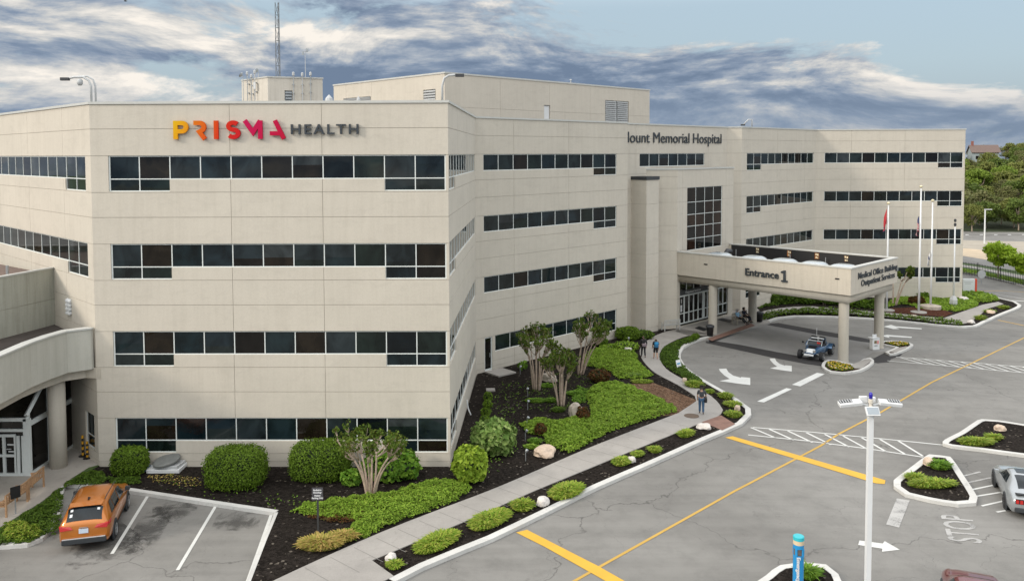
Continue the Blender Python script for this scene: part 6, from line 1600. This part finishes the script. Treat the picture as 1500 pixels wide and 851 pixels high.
# ------------------------------------------------------------------ street furniture
def bench(label,loc,rz,L_,mat,group=None,slats=9,frame=None):
    root=thing('bench',label,'bench',loc,rz,group); frame=frame or mat
    b=MB()
    for i in range(4): b.box((0,.02+.115*i,.45),(L_,.095,.03))
    b.build('seat',mat,root)
    b=MB(); b.box((0,-.10,.90),(L_,.05,.07)); b.box((0,-.055,.52),(L_,.04,.06))
    for i in range(slats): b.box((-L_/2+L_*(i+.5)/slats,-.078,.70),(L_/slats*.42,.02,.34))
    b.build('backrest',mat,root)
    for s in (-1,1):
        x=s*(L_/2-.03)
        for y,h in ((-.085,.92),(.40,.63)):
            b=MB(); b.box((x,y,h/2),(.065,.065,h)); b.build('leg',frame,root)
        b=MB(); b.box((x,.16,.645),(.08,.58,.04)); b.build('armrest',frame,root)
    b=MB(); b.box((0,.40,.40),(L_-.1,.03,.07)); b.build('rail',frame,root)
    return root
m_teak=MAT('teak_wood',(.40,.24,.13),.7,.2,5); m_bmet=MAT('bench_metal',(.42,.42,.40),.5,.1); m_bwood=MAT('weathered_wood',(.33,.29,.23),.8,.2,5)
a=G(41,731,PZ); b_=G(60,714,PZ); d=(b_-a).xy; c=(a+b_)/2
bench('teak slatted bench facing the vestibule, nearer to the glass side wall',(c.x,c.y,PZ),math.atan2(d.y,d.x)-0+0,1.5,m_teak,'teak benches on the plaza')
a2=G(7,757,PZ); b2=G(37,735,PZ); d=(b2-a2).xy; c=(a2+b2)/2
bench('teak slatted bench at the left picture edge behind the black plaque',(c.x,c.y,PZ),math.atan2(d.y,d.x),1.6,m_teak,'teak benches on the plaza')
c=G(984,486,PZ); bench('pale grey metal bench beside the entrance path',(c.x,c.y,PZ),math.atan2(d45.y,d45.x)-R(25)+0,1.5,m_bmet,None,11)
c=on_bench(.58); bench('weathered wooden bench under the two seated people',(c.x-dS.x*.12,c.y-dS.y*.12,c.z),hdv,2.5,m_bwood,None,15)
def bin_(label,px,py,z=PZ,h=.98):
    c=G(px,py,z); root=thing('litter_bin',label,'bin',c)
    b=MB(); b.lathe([(.24,0),(.30,.72*h),(.31,.74*h)],20); b.build('bin_body',m_black,root,smooth=True)
    b=MB(); b.lathe([(.34,.74*h),(.36,.80*h),(.34,.90*h),(.20,.96*h),(.18,.90*h)],20); b.build('lid',m_dark,root,smooth=True)
bin_('black round litter bin at the foot of the left canopy column',1040,492)
bin_('dark litter bin half hidden behind the second canopy column',1112.5,471)
for i,(pts,lab) in enumerate(((((1018,481),(1024,478),(1037,482.5),(1031,485)),'black rubber door mat at the left entrance doors'),(((1051,468.5),(1057,466.5),(1076,470),(1069,472.5)),'black rubber door mat at the right entrance doors'))):
    P=G2(pts,PZ); mb=MB(); mb.prism([tuple(p) for p in P],T(P[0].x)+PZ,T(P[0].x)+PZ+.02); tag(rebase(mb.build('door_mat',m_black)),lab,'mat','door mats')
# parking sign
c=G(466,788,BEDZ); zt=W(466,714,(-50,c.y),(50,c.y)).z; zb_=W(466,732,(-50,c.y),(50,c.y)).z; w_=16.2/F*c.y
ps=thing('parking_sign','dark square sign with four lines of white text on a slim grey post','sign',c,R(4))
b=MB(); b.box((0,.03,(zt-c.z)/2),(.07,.05,zt-c.z-.1)); b.build('post',m_dark,ps)
b=MB(); b.box((0,0,(zt+zb_)/2-c.z),(w_,.03,zt-zb_)); b.build('panel',MAT('sign_grey',(.06,.058,.065),.5),ps)
hs_=(zt-zb_)
for i,t in enumerate(('Radiation','Oncology','Patient','Parking Only')): text_obj('lettering',t,hs_*.17,(0,-.018,zt-c.z-hs_*(.18+.2*i+.05*(i>1))),(1,0,0),(0,0,1),m_white,.003,.004,ps,1.0,world=False)
# black plaque on a post at the plaza
c=G(23,752,PZ); pq=thing('plaque_post','narrow black plaque on a short grey post before the teak bench','sign',c,R(50))
b=MB(); b.tube([(0,0,0),(0,0,1.15)],.03,8); b.build('post',m_steel,pq); b=MB(); b.box((0,-.04,.92),(.38,.03,.5)); b.build('panel',m_black,pq)
# striped bollards
m_by=MAT('bollard_yellow',(.70,.36,.02),.55,.08)
for px,py,h_,lab in ((121.5,668,1.05,'taller black and yellow striped marker post by the glass wall'),(128,671,.85,'shorter black and yellow striped marker post by the corner window')):
    c=G(px,py,PZ); r_=thing('marker_post',lab,'bollard',c,0,'striped marker posts')
    b=MB(); b.lathe([(.20,0),(.20,.04),(.08,.07)],16); b.build('base',m_black,r_)
    b=MB(); n=7
    for i in range(n):
        b.mat(m_by if i%2==0 else m_black); b.tube([(0,0,.06+(h_-.06)*i/n),(0,0,.06+(h_-.06)*(i+1)/n)],.055,12)
    b.build('post',None,r_)
# vault lid and slabs before the front wall
c=G(236,694,BEDZ); vl=thing('utility_vault','round grey vault lid tilted on stacked pale slabs by the wall','utility cover',(c.x,c.y+.55,c.z))
b=MB(); b.box((.05,0,.09),(1.55,1.0,.18)); b.build('slab',m_white,vl,bev=.02); b=MB(); b.box((.1,.05,.25),(1.3,.85,.14),Matrix.Rotation(R(-5),4,'Z')); b.build('slab',m_lgrey,vl,bev=.02)
b=MB(); b.lathe([(.60,.0),(.64,.03),(.64,.10),(.57,.15),(.15,.20),(.05,.21)],32,Matrix.Translation((.03,.05,.36))@Matrix.Rotation(R(-9),4,'Y')@Matrix.Rotation(R(7),4,'X')); b.build('lid',MAT('vault_grey',(.16,.165,.155),.7,.15,5),vl)
c=G(212,692,BEDZ); tag(rebase(MB().box((c.x,c.y+.35,c.z+.07),(.62,.6,.14)).build('utility_cover',MAT('cover_bluegrey',(.12,.17,.21),.5),bev=.03)),'low blue grey utility cover left of the vault lid','utility cover')
# slabs and covers in the beds
for px,py,w_,d_,lab in ((733,549,34,1.5,'pale concrete door step below the garden door'),(718.5,573,13,.5,'small white slab lying on black mulch near the row of shrubs'),(894,510,15,.6,'flat pale stepping slab beside the entrance planting')):
    c=G(px,py,BEDZ); w__=w_/F*c.y; q=MB(); q.box((0,0,.05),(w__,d_,.10),Matrix.Rotation(R(40 if w_>30 else 5),4,'Z')); o=q.build('paving_slab',m_path,bev=.01); o.location=(c.x,c.y+d_*.3,c.z); tag(o,lab,'slab')
c=G(1013,609,PZ); o=MB().lathe([(.42,0),(.42,.012),(.38,.016)],28).build('manhole_cover',MAT('rusty_cover',(.12,.085,.06),.8,.2,5)); o.location=(c.x,c.y,c.z+.004); tag(o,'round brown manhole cover set in the path in front of the man','manhole')
# landscape spotlights
for i,(px,py,lab) in enumerate(((773,581,'highest spotlight on a stake in the black mulch'),(773,600,'second spotlight down the stake row in black mulch'),(772,625,'spotlight at the upper edge of bright ground cover'),(769.5,645,'spotlight beside the small green tuft'),(770,675,'nearest spotlight left of the large pale boulder'),(762,548,'small spotlight near the door step'),(921,505,'spotlight near the pale rock by the couple'))):
    c=G(px,py,BEDZ); r_=thing('garden_spotlight',lab,'spotlight',c,R(30*i),'garden spotlights')
    b=MB(); b.tube([(0,0,-.05),(0,0,.42)],.018,6); b.build('stake',m_steel,r_)
    b=MB(); b.lathe([(.03,0),(.07,.08),(.08,.16),(.07,.18),(.01,.17)],12,Matrix.Translation((0,0,.42))@Matrix.Rotation(R(35),4,'X')); b.build('lamp_head',m_steel,r_,smooth=True)
c=G(687,608,BEDZ); r_=thing('drain_pipe','slim pale pipe leaning on the return wall base','pipe',c); b=MB(); b.tube([(-.12,0,.9),(-.05,0,.4),(.1,0,.02)],.04,8); b.build('pipe',m_white,r_)
# yard sign
c=G(996,542,BEDZ); ys_=thing('yard_sign','small white and blue sign on wire legs leaning in the drop-off bed','sign',c,R(35))
b=MB(); b.box((0,0,.45),(.42,.015,.5),Matrix.Rotation(R(-18),4,'X')); b.build('panel',m_white,ys_); b=MB(); b.box((0,-.012,.45),(.30,.01,.10),Matrix.Rotation(R(-18),4,'X')); b.build('printed_band',MAT('sign_blue',(.05,.25,.45),.5),ys_)
for s in (-1,1): b=MB(); b.tube([(s*.15,0,-.05),(s*.15,.0,.5)],.006,5); b.build('wire_leg',m_steel,ys_)
# valet podium beside the rear column
c=G(1281,511.5,.02); vp=thing('podium','white upright podium with picture panel and red notice beside the rear column','podium',c,R(12)); vp.scale=(.8,.8,.84)
b=MB(); b.box((0,0,.56),(.78,.5,1.12)); b.build('cabinet',m_white,vp,bev=.02)
b=MB(); b.box((0,.05,1.28),(.46,.06,.30),Matrix.Rotation(0,4,'X')); b.build('paper_holder',m_white,vp,bev=.01); b=MB(); b.box((-.12,-.02,1.14),(.95,.6,.03)); b.build('shelf',m_white,vp)
b=MB(); b.box((-.08,-.256,.74),(.28,.012,.28)); b.build('picture',MAT('podium_picture',(.16,.12,.05),.5,.5,9),vp); b=MB(); b.box((.19,-.256,.72),(.16,.012,.34)); b.build('red_notice',MAT('notice_red',(.6,.18,.16),.5,.4,12),vp); b=MB(); b.box((-.03,-.256,.40),(.36,.012,.06)); b.build('text_strip',m_dark,vp)
# emergency post
c=G(1168.5,892,BEDZ); zt_=AT(1168.5,784,c.y).z; h_=zt_-c.z; ep=thing('emergency_post','bright blue emergency call post with turquoise cap and white vertical lettering','call post',c)
m_eb=MAT('emergency_blue',(.015,.24,.52),.4,.05); r_=7.8/F*c.y
b=MB(); b.lathe([(r_*1.05,0),(r_,.02),(r_,h_-.62),],24); b.lathe([(r_,h_-.40),(r_,h_-.27)],24); b.build('shaft',m_eb,ep)
b=MB(); b.lathe([(r_*.9,h_-.62),(r_*.9,h_-.40)],24); b.build('call_panel',MAT('panel_grey',(.12,.10,.09),.4,.3,8),ep)
for a_ in (-2.3,-.9,.6,2.2):
    b=MB(); b.box((r_*.95,0,h_-.51),(.06,.07,.24),Matrix.Rotation(a_,4,'Z')); b.build('pillar',m_eb,ep)
b=MB(); b.lathe([(r_*1.02,h_-.27),(r_*1.02,h_-.13)],24); b.build('lamp_ring',MAT('lamp_lens',(.62,.50,.33),.3,.05),ep)
b=MB(); b.lathe([(r_*1.05,h_-.13),(r_*1.04,h_-.02),(r_*.9,h_)],24); b.build('cap',MAT('turquoise',(.03,.42,.48),.4,.05),ep)
text_obj('lettering','Emergency',.16,(-.06,-r_-.012,h_-1.05),(.0,.0,-1),(1,0,0),m_white,.012,.005,ep,1.15,world=False)
# foreground lamp post
c=G(1269.5,930); lp=thing('lamp_post','tall square white lamp post with two solar heads, floodlights and a blue beacon','street lamp',c)
top_=AT(1281,604,c.y); lx=(top_.x-c.x)
hz=top_.z-c.z
sh=MB(); sh.box((0,0,hz/2),(.15,.15,hz)); sh.build('pole',m_white,lp)
b=MB(); b.box((0,0,.15),(.42,.42,.3)); b.build('base',m_white,lp,bev=.03)
for s in (-1,1):
    M=Matrix.Translation((s*.62,.05,hz+.28))@Matrix.Rotation(R(s*6),4,'Y')@Matrix.Rotation(R(16),4,'X')
    b=MB(); b.box((0,0,0),(.70,.24,.12),M); hd_=b.build('lamp_head',m_white,lp,bev=.02)
    b=MB(); b.box((s*.13,.03,.062),(.40,.15,.02),M); 
    b.build('solar_panel',m_dark,hd_)
    for i in range(5):
        b=MB(); b.box((s*.13-.16+.08*i,.03,.075),(.022,.15,.02),M); b.build('cooling_fin',m_lgrey,hd_)
    b=MB(); b.tube([(s*.08,.03,hz+.22),(s*.32,.05,hz+.26)],.035,8); b.build('bracket',m_lgrey,lp)
M=Matrix.Translation((.0,-.14,hz+.08))@Matrix.Rotation(R(-38),4,'X')
b=MB(); b.box((0,0,0),(.42,.08,.30),M); fl_=b.build('floodlight',m_white,lp,bev=.02); b=MB(); b.box((0,-.046,0),(.35,.01,.22),M); b.build('lens',MAT('lens_grey',(.30,.34,.37),.25,.06),fl_)
b=MB(); b.box((-.14,.22,hz+.34),(.26,.10,.22)); b.box((.13,.22,hz+.33),(.22,.10,.18)); b.build('rear_floodlight',m_white,lp,bev=.02)
b=MB(); b.lathe([(.05,hz),(.05,hz+.30),(.075,hz+.31),(.075,hz+.42),(.05,hz+.43)],14); b.build('beacon_base',MAT('beacon_cream',(.6,.55,.47),.5),lp)
b=MB(); b.lathe([(.055,hz+.43),(.06,hz+.55),(.045,hz+.62),(.01,hz+.64)],14); b.build('beacon',MAT('beacon_blue',(.012,.006,.30),.2,.05,coat=.5),lp,smooth=True)
# flagpoles and flags
m_fr=MAT('flag_red',(.40,.025,.035),.8,.1,5); m_fw=MAT('flag_white',(.62,.62,.62),.8,.06,5); m_fb=MAT('flag_blue',(.02,.03,.10),.8,.1,5)
def flag(label,loc,hoist,fly,scheme,seed):
    nu,nv=16,13; g=MB(); P=[]
    for i in range(nu+1):
        for j in range(nv+1):
            u=i/nu; v=j/nv; x=-(.06+.32*(u**.6)*(.7+.45*math.sin(v*7+seed+u*2))); y=.16*math.sin(v*10+u*4+seed)*min(1,u*2.5); z=-v*hoist*(1-.72*u**.7)-u*fly*.80
            P.append((x,y,z))
    for i in range(nu):
        for j in range(nv):
            g.mat(scheme(i/nu,j,nv)); k=i*(nv+1)+j; g.add([P[k],P[k+nv+1],P[k+nv+2],P[k+1]],[(0,1,2,3)])
    o=g.build('flag'); o.location=loc
    for p in o.data.polygons: p.use_smooth=True
    return tag(o,label,'flag','flags hanging on the poles')
fps=[((1298.6,455),(1305,296.5),'left flagpole of the three, rising behind the canopy corner','limp red flag with a dark centre on the left pole',lambda u,j,n: m_fb if u>.88 else (m_fw if .42<u<.52 and 4<j<9 else m_fr)),
     ((1345.7,458),(1349.5,272),'tallest flagpole, in the middle of the three','limp red and white striped flag with blue corner on the tallest pole',lambda u,j,n: m_fb if (u<.38 and j<7) else (m_fr if j%2==0 else m_fw)),
     ((1363,452),(1370,292.5),'right flagpole of the three, standing on a round stone base','limp white flag with a dark blue part, hanging halfway down the right pole',lambda u,j,n: m_fb if (.15<u<.5 and j>5) else m_fw)]
for i,((bx,by),(tx,ty),lab,flab,sch) in enumerate(fps):
    c=G(bx,by,BEDZ); h_=AT(tx,ty,c.y).z-c.z; fp=thing('flagpole',lab,'flagpole',c,0,'white flagpoles')
    lean=0
    b=MB(); b.lathe([(.11,0),(.10,h_*.4),(.06,h_-.25)],14); b.build('pole',m_white,fp,smooth=True)
    b=MB(); b.lathe([(.02,h_-.25),(.15,h_-.18),(.17,h_-.10),(.15,h_-.02),(.02,h_+.04)],12); b.build('finial',MAT('finial_gold',(.62,.55,.38),.3,.05,metal=.3),fp,smooth=True)
    b=MB(); b.lathe([(.75 if i<2 else 1.0,-.05),(.75 if i<2 else 1.0,.10 if i<2 else .32),(.5,.14 if i<2 else .42),(.2,.16 if i<2 else .44)],20); b.build('base',m_path if i<2 else m_rock,fp)
    zf=[h_-.6,h_-4.2 if False else h_-3.0,h_-5.0][i]
    flag(flab,(c.x-.08,c.y,c.z+zf),[1.6,1.6,1.2][i],[2.5,2.0,2.0][i],sch,i*1.7)
c=G(1396.5,449,BEDZ); h_=AT(1401,332,c.y).z-c.z; fp=thing('siren_mast','slender white mast with a white hexagonal housing at its foot','mast',c)
b=MB(); b.lathe([(.10,0),(.06,h_)],12); b.build('pole',m_white,fp,smooth=True)
b=MB(); b.lathe([(.30,.12),(.42,.35),(.42,.75),(.26,1.05),(.1,1.12)],6); b.build('housing',m_lgrey,fp); b=MB(); b.lathe([(.32,0),(.30,.12)],6); b.build('foot',m_white,fp)
b=MB(); b.lathe([(.02,h_),(.13,h_+.1),(.13,h_+.3),(.05,h_+.38)],10); b.lathe([(.02,h_+.45),(.12,h_+.5),(.12,h_+.75),(.02,h_+.82)],10); b.build('siren_head',m_dark,fp)
# white roadside sign
c=G(1418,431,BEDZ); w_=17/F*c.y; h_=23/F*c.y; rs=thing('roadside_sign','broad white sign slab with a red right edge beyond the building corner','sign',c,R(-4))
b=MB(); b.box((0,0,h_/2),(w_,.35,h_)); b.build('panel',m_white,rs,bev=.02); b=MB(); b.box((w_/2+.12,0,h_/2-.05),(.22,.36,h_+.1)); b.build('red_edge',MAT('edge_red',(.60,.07,.03),.5,.1),rs)
for z_,l_ in ((.80,.72),(.70,.5)): b=MB(); b.box((-w_*(1-l_)*.15,-.185,h_*z_),(w_*l_,.01,.07)); b.build('text_strip',m_lgrey,rs)
# back of a stop sign
c=G(1437.5,416,.0); ss=thing('stop_sign','grey back of an octagonal sign at the far junction','sign',c)
b=MB(); b.tube([(0,0,0),(0,0,1.6)],.04,6); b.build('post',m_steel,ss); b=MB(); b.lathe([(.01,-.01),(.55,-.01),(.55,.01),(.01,.01)],8,Matrix.Translation((0,-.03,1.25))@Matrix.Rotation(R(90),4,'X')@Matrix.Rotation(R(22.5),4,'Z')); b.build('plate',m_lgrey,ss)
# black picket fence
fpx=[(1400,400.5),(1432,405),(1465,412),(1500,419.5),(1560,432),(1640,448)]
FP=subdiv(G2(fpx,.02),2.6); fc=thing('picket_fence','black metal picket fence between the far pavement and the pale bank','fence',(FP[0].x,FP[0].y,T(FP[0].x)))
hF=1.75; b=MB()
for i in range(len(FP)-1):
    a_,c_=FP[i],FP[i+1]; 
    for z_ in (.15,hF-.15): b.tube([(a_.x,a_.y,T(a_.x)+z_),(c_.x,c_.y,T(c_.x)+z_)],.03,4)
    for k in range(1,14):
        p=a_.lerp(c_,k/14); b.box((p.x,p.y,T(p.x)+hF/2),(.04,.04,hF))
b.build('picket_panel',m_black,fc,world=True)
for p in FP: b=MB(); b.box((p.x,p.y,T(p.x)+hF/2+.05),(.09,.09,hF+.1)); b.build('post',m_black,fc,world=True)
# low parking wall with lights, far lamp
Yw=166.; wa=ray(1380,350).x*Yw; wb_=ray(1640,350).x*Yw; zw=-1.65; hw=AT(1450,346.5,Yw).z-zw
pw_=thing('parking_wall','long low grey concrete wall with white lamps below the wooded hill','wall',((wa+wb_)/2,Yw,zw))
b=MB(); b.box(((wa+wb_)/2,Yw,zw+hw/2),(wb_-wa,.4,hw)); b.build('wall',m_conc,pw_,world=True); b=MB(); b.box(((wa+wb_)/2,Yw,zw+hw+.06),(wb_-wa,.55,.12)); b.build('coping',m_coping,pw_,world=True)
for px in (1415,1436,1457,1477,1498,1519): b=MB(); b.box((ray(px,350).x*Yw,Yw-.32,zw+hw*.55),(.55,.25,.55)); b.build('wall_lamp',m_white,pw_,world=True)
Yl=150.; c=Vector((ray(1442,356).x*Yl,Yl,-1.65)); fl_=thing('lamp_post','pale far lamp post with a single arm above the young trees','street lamp',c); h_=AT(1442,307,Yl).z-c.z
b=MB(); b.lathe([(.14,0),(.11,h_)],8); b.build('pole',m_white,fl_); b=MB(); b.box((.55,0,h_),(1.3,.35,.16)); b.build('lamp_head',m_lgrey,fl_)
# house on the hill
hb=AT(1440,231,330); hx,hy=hb.x,hb.y; zr_=AT(1440,213.5,330).z; ze=AT(1440,223,330).z; zb0=hill_z(hx,hy)-1
hs2=thing('house','pale house with a red brown gabled roof and chimney on the hill top','house',(hx,hy,zb0),R(-14))
Lh,Dh=9.6,6.5; b=MB(); b.box((0,0,(ze-zb0)/2),(Lh,Dh,ze-zb0)); 
b.add([(Lh/2,-Dh/2,ze-zb0),(Lh/2,Dh/2,ze-zb0),(Lh/2,0,zr_-zb0),(-Lh/2,-Dh/2,ze-zb0),(-Lh/2,Dh/2,ze-zb0),(-Lh/2,0,zr_-zb0)],[(0,1,2),(5,4,3)]); b.build('wall',MAT('house_siding',(.30,.34,.35),.8,.08),hs2)
b=MB(); e_=.5
for s in (-1,1): b.hull8([(-Lh/2-e_,s*(Dh/2+e_),ze-zb0-.3),(Lh/2+e_,s*(Dh/2+e_),ze-zb0-.3),(Lh/2+e_,0,zr_-zb0+.02),(-Lh/2-e_,0,zr_-zb0+.02)],[(-Lh/2-e_,s*(Dh/2+e_),ze-zb0-.1),(Lh/2+e_,s*(Dh/2+e_),ze-zb0-.1),(Lh/2+e_,0,zr_-zb0+.25),(-Lh/2-e_,0,zr_-zb0+.25)])
rf_=b.build('roof',MAT('house_roof',(.15,.105,.09),.85,.12),hs2); b=MB(); b.box((-Lh/2+.8,0,zr_-zb0+.5),(.8,.9,2.6)); b.build('chimney',MAT('chimney_brick',(.25,.10,.08),.85),rf_)
for x in (-3,0,3): b=MB(); b.box((x,-Dh/2-.02,1.4+ze-zb0-3.6),(1.1,.06,1.4)); b.build('window',m_glass2,hs2)
b=MB(); b.lathe([(.9,-.03),(.9,.03)],16,Matrix.Translation((Lh/2+.03,0,ze-zb0+.8))@Matrix.Rotation(R(90),4,'Y')); b.build('gable_window',m_glass2,hs2)

# ------------------------------------------------------------------ roof furniture
def cctv(label,px,py,pts,dome=None,twin=False,base=None):
    zr=ZR+.12; d=ray(px,py); Yb=base; c=Vector((d.x*Yb,Yb,zr)); r_=thing('camera_pole',label,'camera pole',c)
    s=Yb/F; path=[((x-px)*s,0,(py-y)*s) for x,y in pts]; b=MB(); b.tube(path,.055,8); b.build('pole',m_lgrey,r_,smooth=True)
    if twin: b=MB(); b.tube([(p[0]+.16 ,p[1]+.1,p[2]+(.05 if i>1 else 0)) for i,p in enumerate(path[:-1])],.045,8); b.build('pole',m_lgrey,r_,smooth=True)
    e=path[-1]; sgn=1 if e[0]>path[-2][0] else -1
    b=MB(); b.box((e[0]+sgn*.05,0,e[2]-.02),(.42,.16,.15),Matrix.Rotation(0,4,'Y')); b.build('camera',m_dark,r_,bev=.02)
    if dome: b=MB(); x,y=dome; b.lathe([(.05,.12),(.13,.05),(.13,-.12),(.07,-.2)],12,Matrix.Translation(((x-px)*s,0,(py-y)*s))); b.build('dome_camera',m_lgrey,r_,smooth=True)
cctv('twin gooseneck camera pole with a dome at the left roof corner',134,153,[(134,153),(134,130),(131,122),(123,117),(110,117),(98,119)],(118,123),True,39.3)
cctv('single gooseneck camera pole on the front roof edge by the penthouse corner',648,150,[(648,150),(648,128),(651,117),(658,113),(672,112.5)],None,False,39.5)
cctv('thin bent camera arm on the far roof edge',1101,187,[(1101.5,187),(1101.5,176.5),(1096,176.5),(1089,184)],None,False,80.5)
m_mast=MAT('mast_steel',(.13,.14,.15),.6,.15)
# lattice mast
mc=AT(408,115,61.8); ms=thing('antenna_mast','tall grey lattice mast rising from the lift tower roof','mast',(mc.x,mc.y,zt-.1))
hm=AT(409,2,61.8).z-zt; b0_=.26
for k in range(3):
    a_=R(90+120*k); b=MB(); b.tube([(b0_*math.cos(a_),b0_*math.sin(a_),0),(b0_*.62*math.cos(a_),b0_*.62*math.sin(a_),hm)],.025,6); b.build('leg',m_mast,ms)
b=MB(); n=26
for i in range(n):
    z0_,z1_=hm*i/n,hm*(i+1)/n; r0_,r1_=b0_*(1-.38*i/n),b0_*(1-.38*(i+1)/n)
    for k in range(3):
        a_=R(90+120*k); c_=R(90+120*((k+1)%3)); p0=(r0_*math.cos(a_),r0_*math.sin(a_),z0_); p1=(r1_*math.cos(c_),r1_*math.sin(c_),z1_); p2=(r0_*math.cos(c_),r0_*math.sin(c_),z0_); b.tube([p0,p1],.014,4); b.tube([p0,p2],.014,4)
b.build('lattice',m_mast,ms)
for z_,s in ((hm*.30,.5),(hm*.5,.3),(hm*.72,.42)): b=MB(); b.tube([(-.25,0,z_-s),(-.25,0,z_+s*1.6)],.03,6); b.tube([(-.25,0,z_),(0,0,z_)],.015,4); b.build('aerial',m_lgrey,ms)
# aerials around the tower rim
AG='aerials around the lift tower'
fa=(tuple(tl),tuple(tc.xy)); fb_=(tuple(tc.xy),tuple(tr))
AL=[(366,150,106,fa,'round aerial pole left on the tower side wall'),(372,150,110,fa,'thin aerial pole second on the tower side wall'),(377,148,104,fa,'aerial pole third on the tower side wall with a white box'),(430,150,107,fb_,'aerial pole right of the tower louvre'),(443,150,108,fb_,'dark aerial pole in the middle of the tower front'),(455,148,107,fb_,'jointed aerial pole near the right end of the tower front')]
for i,(px,yb,yt,pl__,lab) in enumerate(AL):
    p0=W(px,yb,*pl__); p1=W(px,yt,*pl__); u_=Vector((pl__[1][0]-pl__[0][0],pl__[1][1]-pl__[0][1])).normalized(); nn2=Vector((u_.y,-u_.x,0))*.18
    r_=thing('aerial',lab,'aerial',p0+nn2,0,AG); h_=p1.z-p0.z
    b=MB(); b.tube([(0,0,0),(0,0,h_)],.035,6); b.build('pole',m_steel if i%2 else m_lgrey,r_)
    b=MB(); b.lathe([(.05,h_-.25),(.09,h_-.2),(.09,h_),(.03,h_+.05)],10); b.build('antenna_head',m_lgrey,r_)
    b=MB(); 
    for z_ in (h_*.3,h_*.6): b.box((-nn2.x*.5,-nn2.y*.5,z_),(.12,.2,.07))
    b.build('bracket',m_steel,r_)
    if i==2: b=MB(); b.box((.02,-.1,h_*.5),(.16,.12,.5)); b.build('radio_box',m_white,r_)
for px,yt,lab in ((447.5,74,'slim weather mast with wind cups behind the lift tower front'),(379,103,'pale stub aerial on the left tower rim'),(356,109,'small tilted dish aerial on the left tower corner')):
    p0=AT(px,116,61.5); h_=AT(px,yt,61.5).z-zt; r_=thing('aerial',lab,'aerial',(p0.x,p0.y,zt-.1),0,AG); b=MB(); b.tube([(0,0,0),(0,0,h_)],.03 if px!=447.5 else .022,6); b.build('pole',m_lgrey,r_)
    b=MB()
    if px>440: b.box((0,0,h_),(.45,.04,.04)); b.box((.15,0,h_+.12),(.16,.10,.2)); b.box((-.15,0,h_-.15),(.12,.1,.2))
    else: b.lathe([(.02,0),(.16,.06),(.22,.14)],12,Matrix.Translation((-.05,0,h_))@Matrix.Rotation(R(-60),4,'Y'))
    b.build('antenna_head',m_steel,r_)
for px,lab,w_,h_ in ((482,'small grey green vent cowl between lift tower and penthouse',.3,.55),(525,'small white pipe vent before the penthouse side',.16,.42),(841,'tiny dark vent on top of the penthouse',.12,.4)):
    if px<800: p=AT(px,148,56); z_=ZR-.75; h2=AT(px,139 if px==482 else 141,56).z-z_
    else: p=AT(px,119,80); p=Vector((p.x,p.y,0)); p=W(841,120,pc,tuple(pr_)); z_=zp+.1; h2=.45; p=p+Vector((-.3,.4,0))
    r_=thing('roof_vent',lab,'vent',(p.x,p.y,z_)); b=MB(); b.lathe([(w_*.5,0),(w_*.5,h2*.8)],10); b.build('pipe',m_steel,r_); b=MB(); b.lathe([(w_,h2*.8),(w_*.8,h2*.9),(.02,h2)],10); b.build('cowl',m_lgrey,r_)
# a bird high in the sky
c=AT(184,2,90); bd=MB(); bd.lathe([(.01,-.2),(.06,-.1),(.07,.02),(.03,.14),(.01,.2)],8,Matrix.Rotation(R(90),4,'Y')); bd.add([(-.08,0,.02),(.08,0,.02),(.02,.45,.16),(-.08,.4,.15)],[(0,1,2,3)]); bd.add([(-.08,0,.02),(.08,0,.02),(.02,-.45,.16),(-.08,-.4,.15)],[(0,3,2,1)])
o=bd.build('bird',m_dark); o.location=c; tag(o,'small dark bird flying high at the top left of the sky','bird')
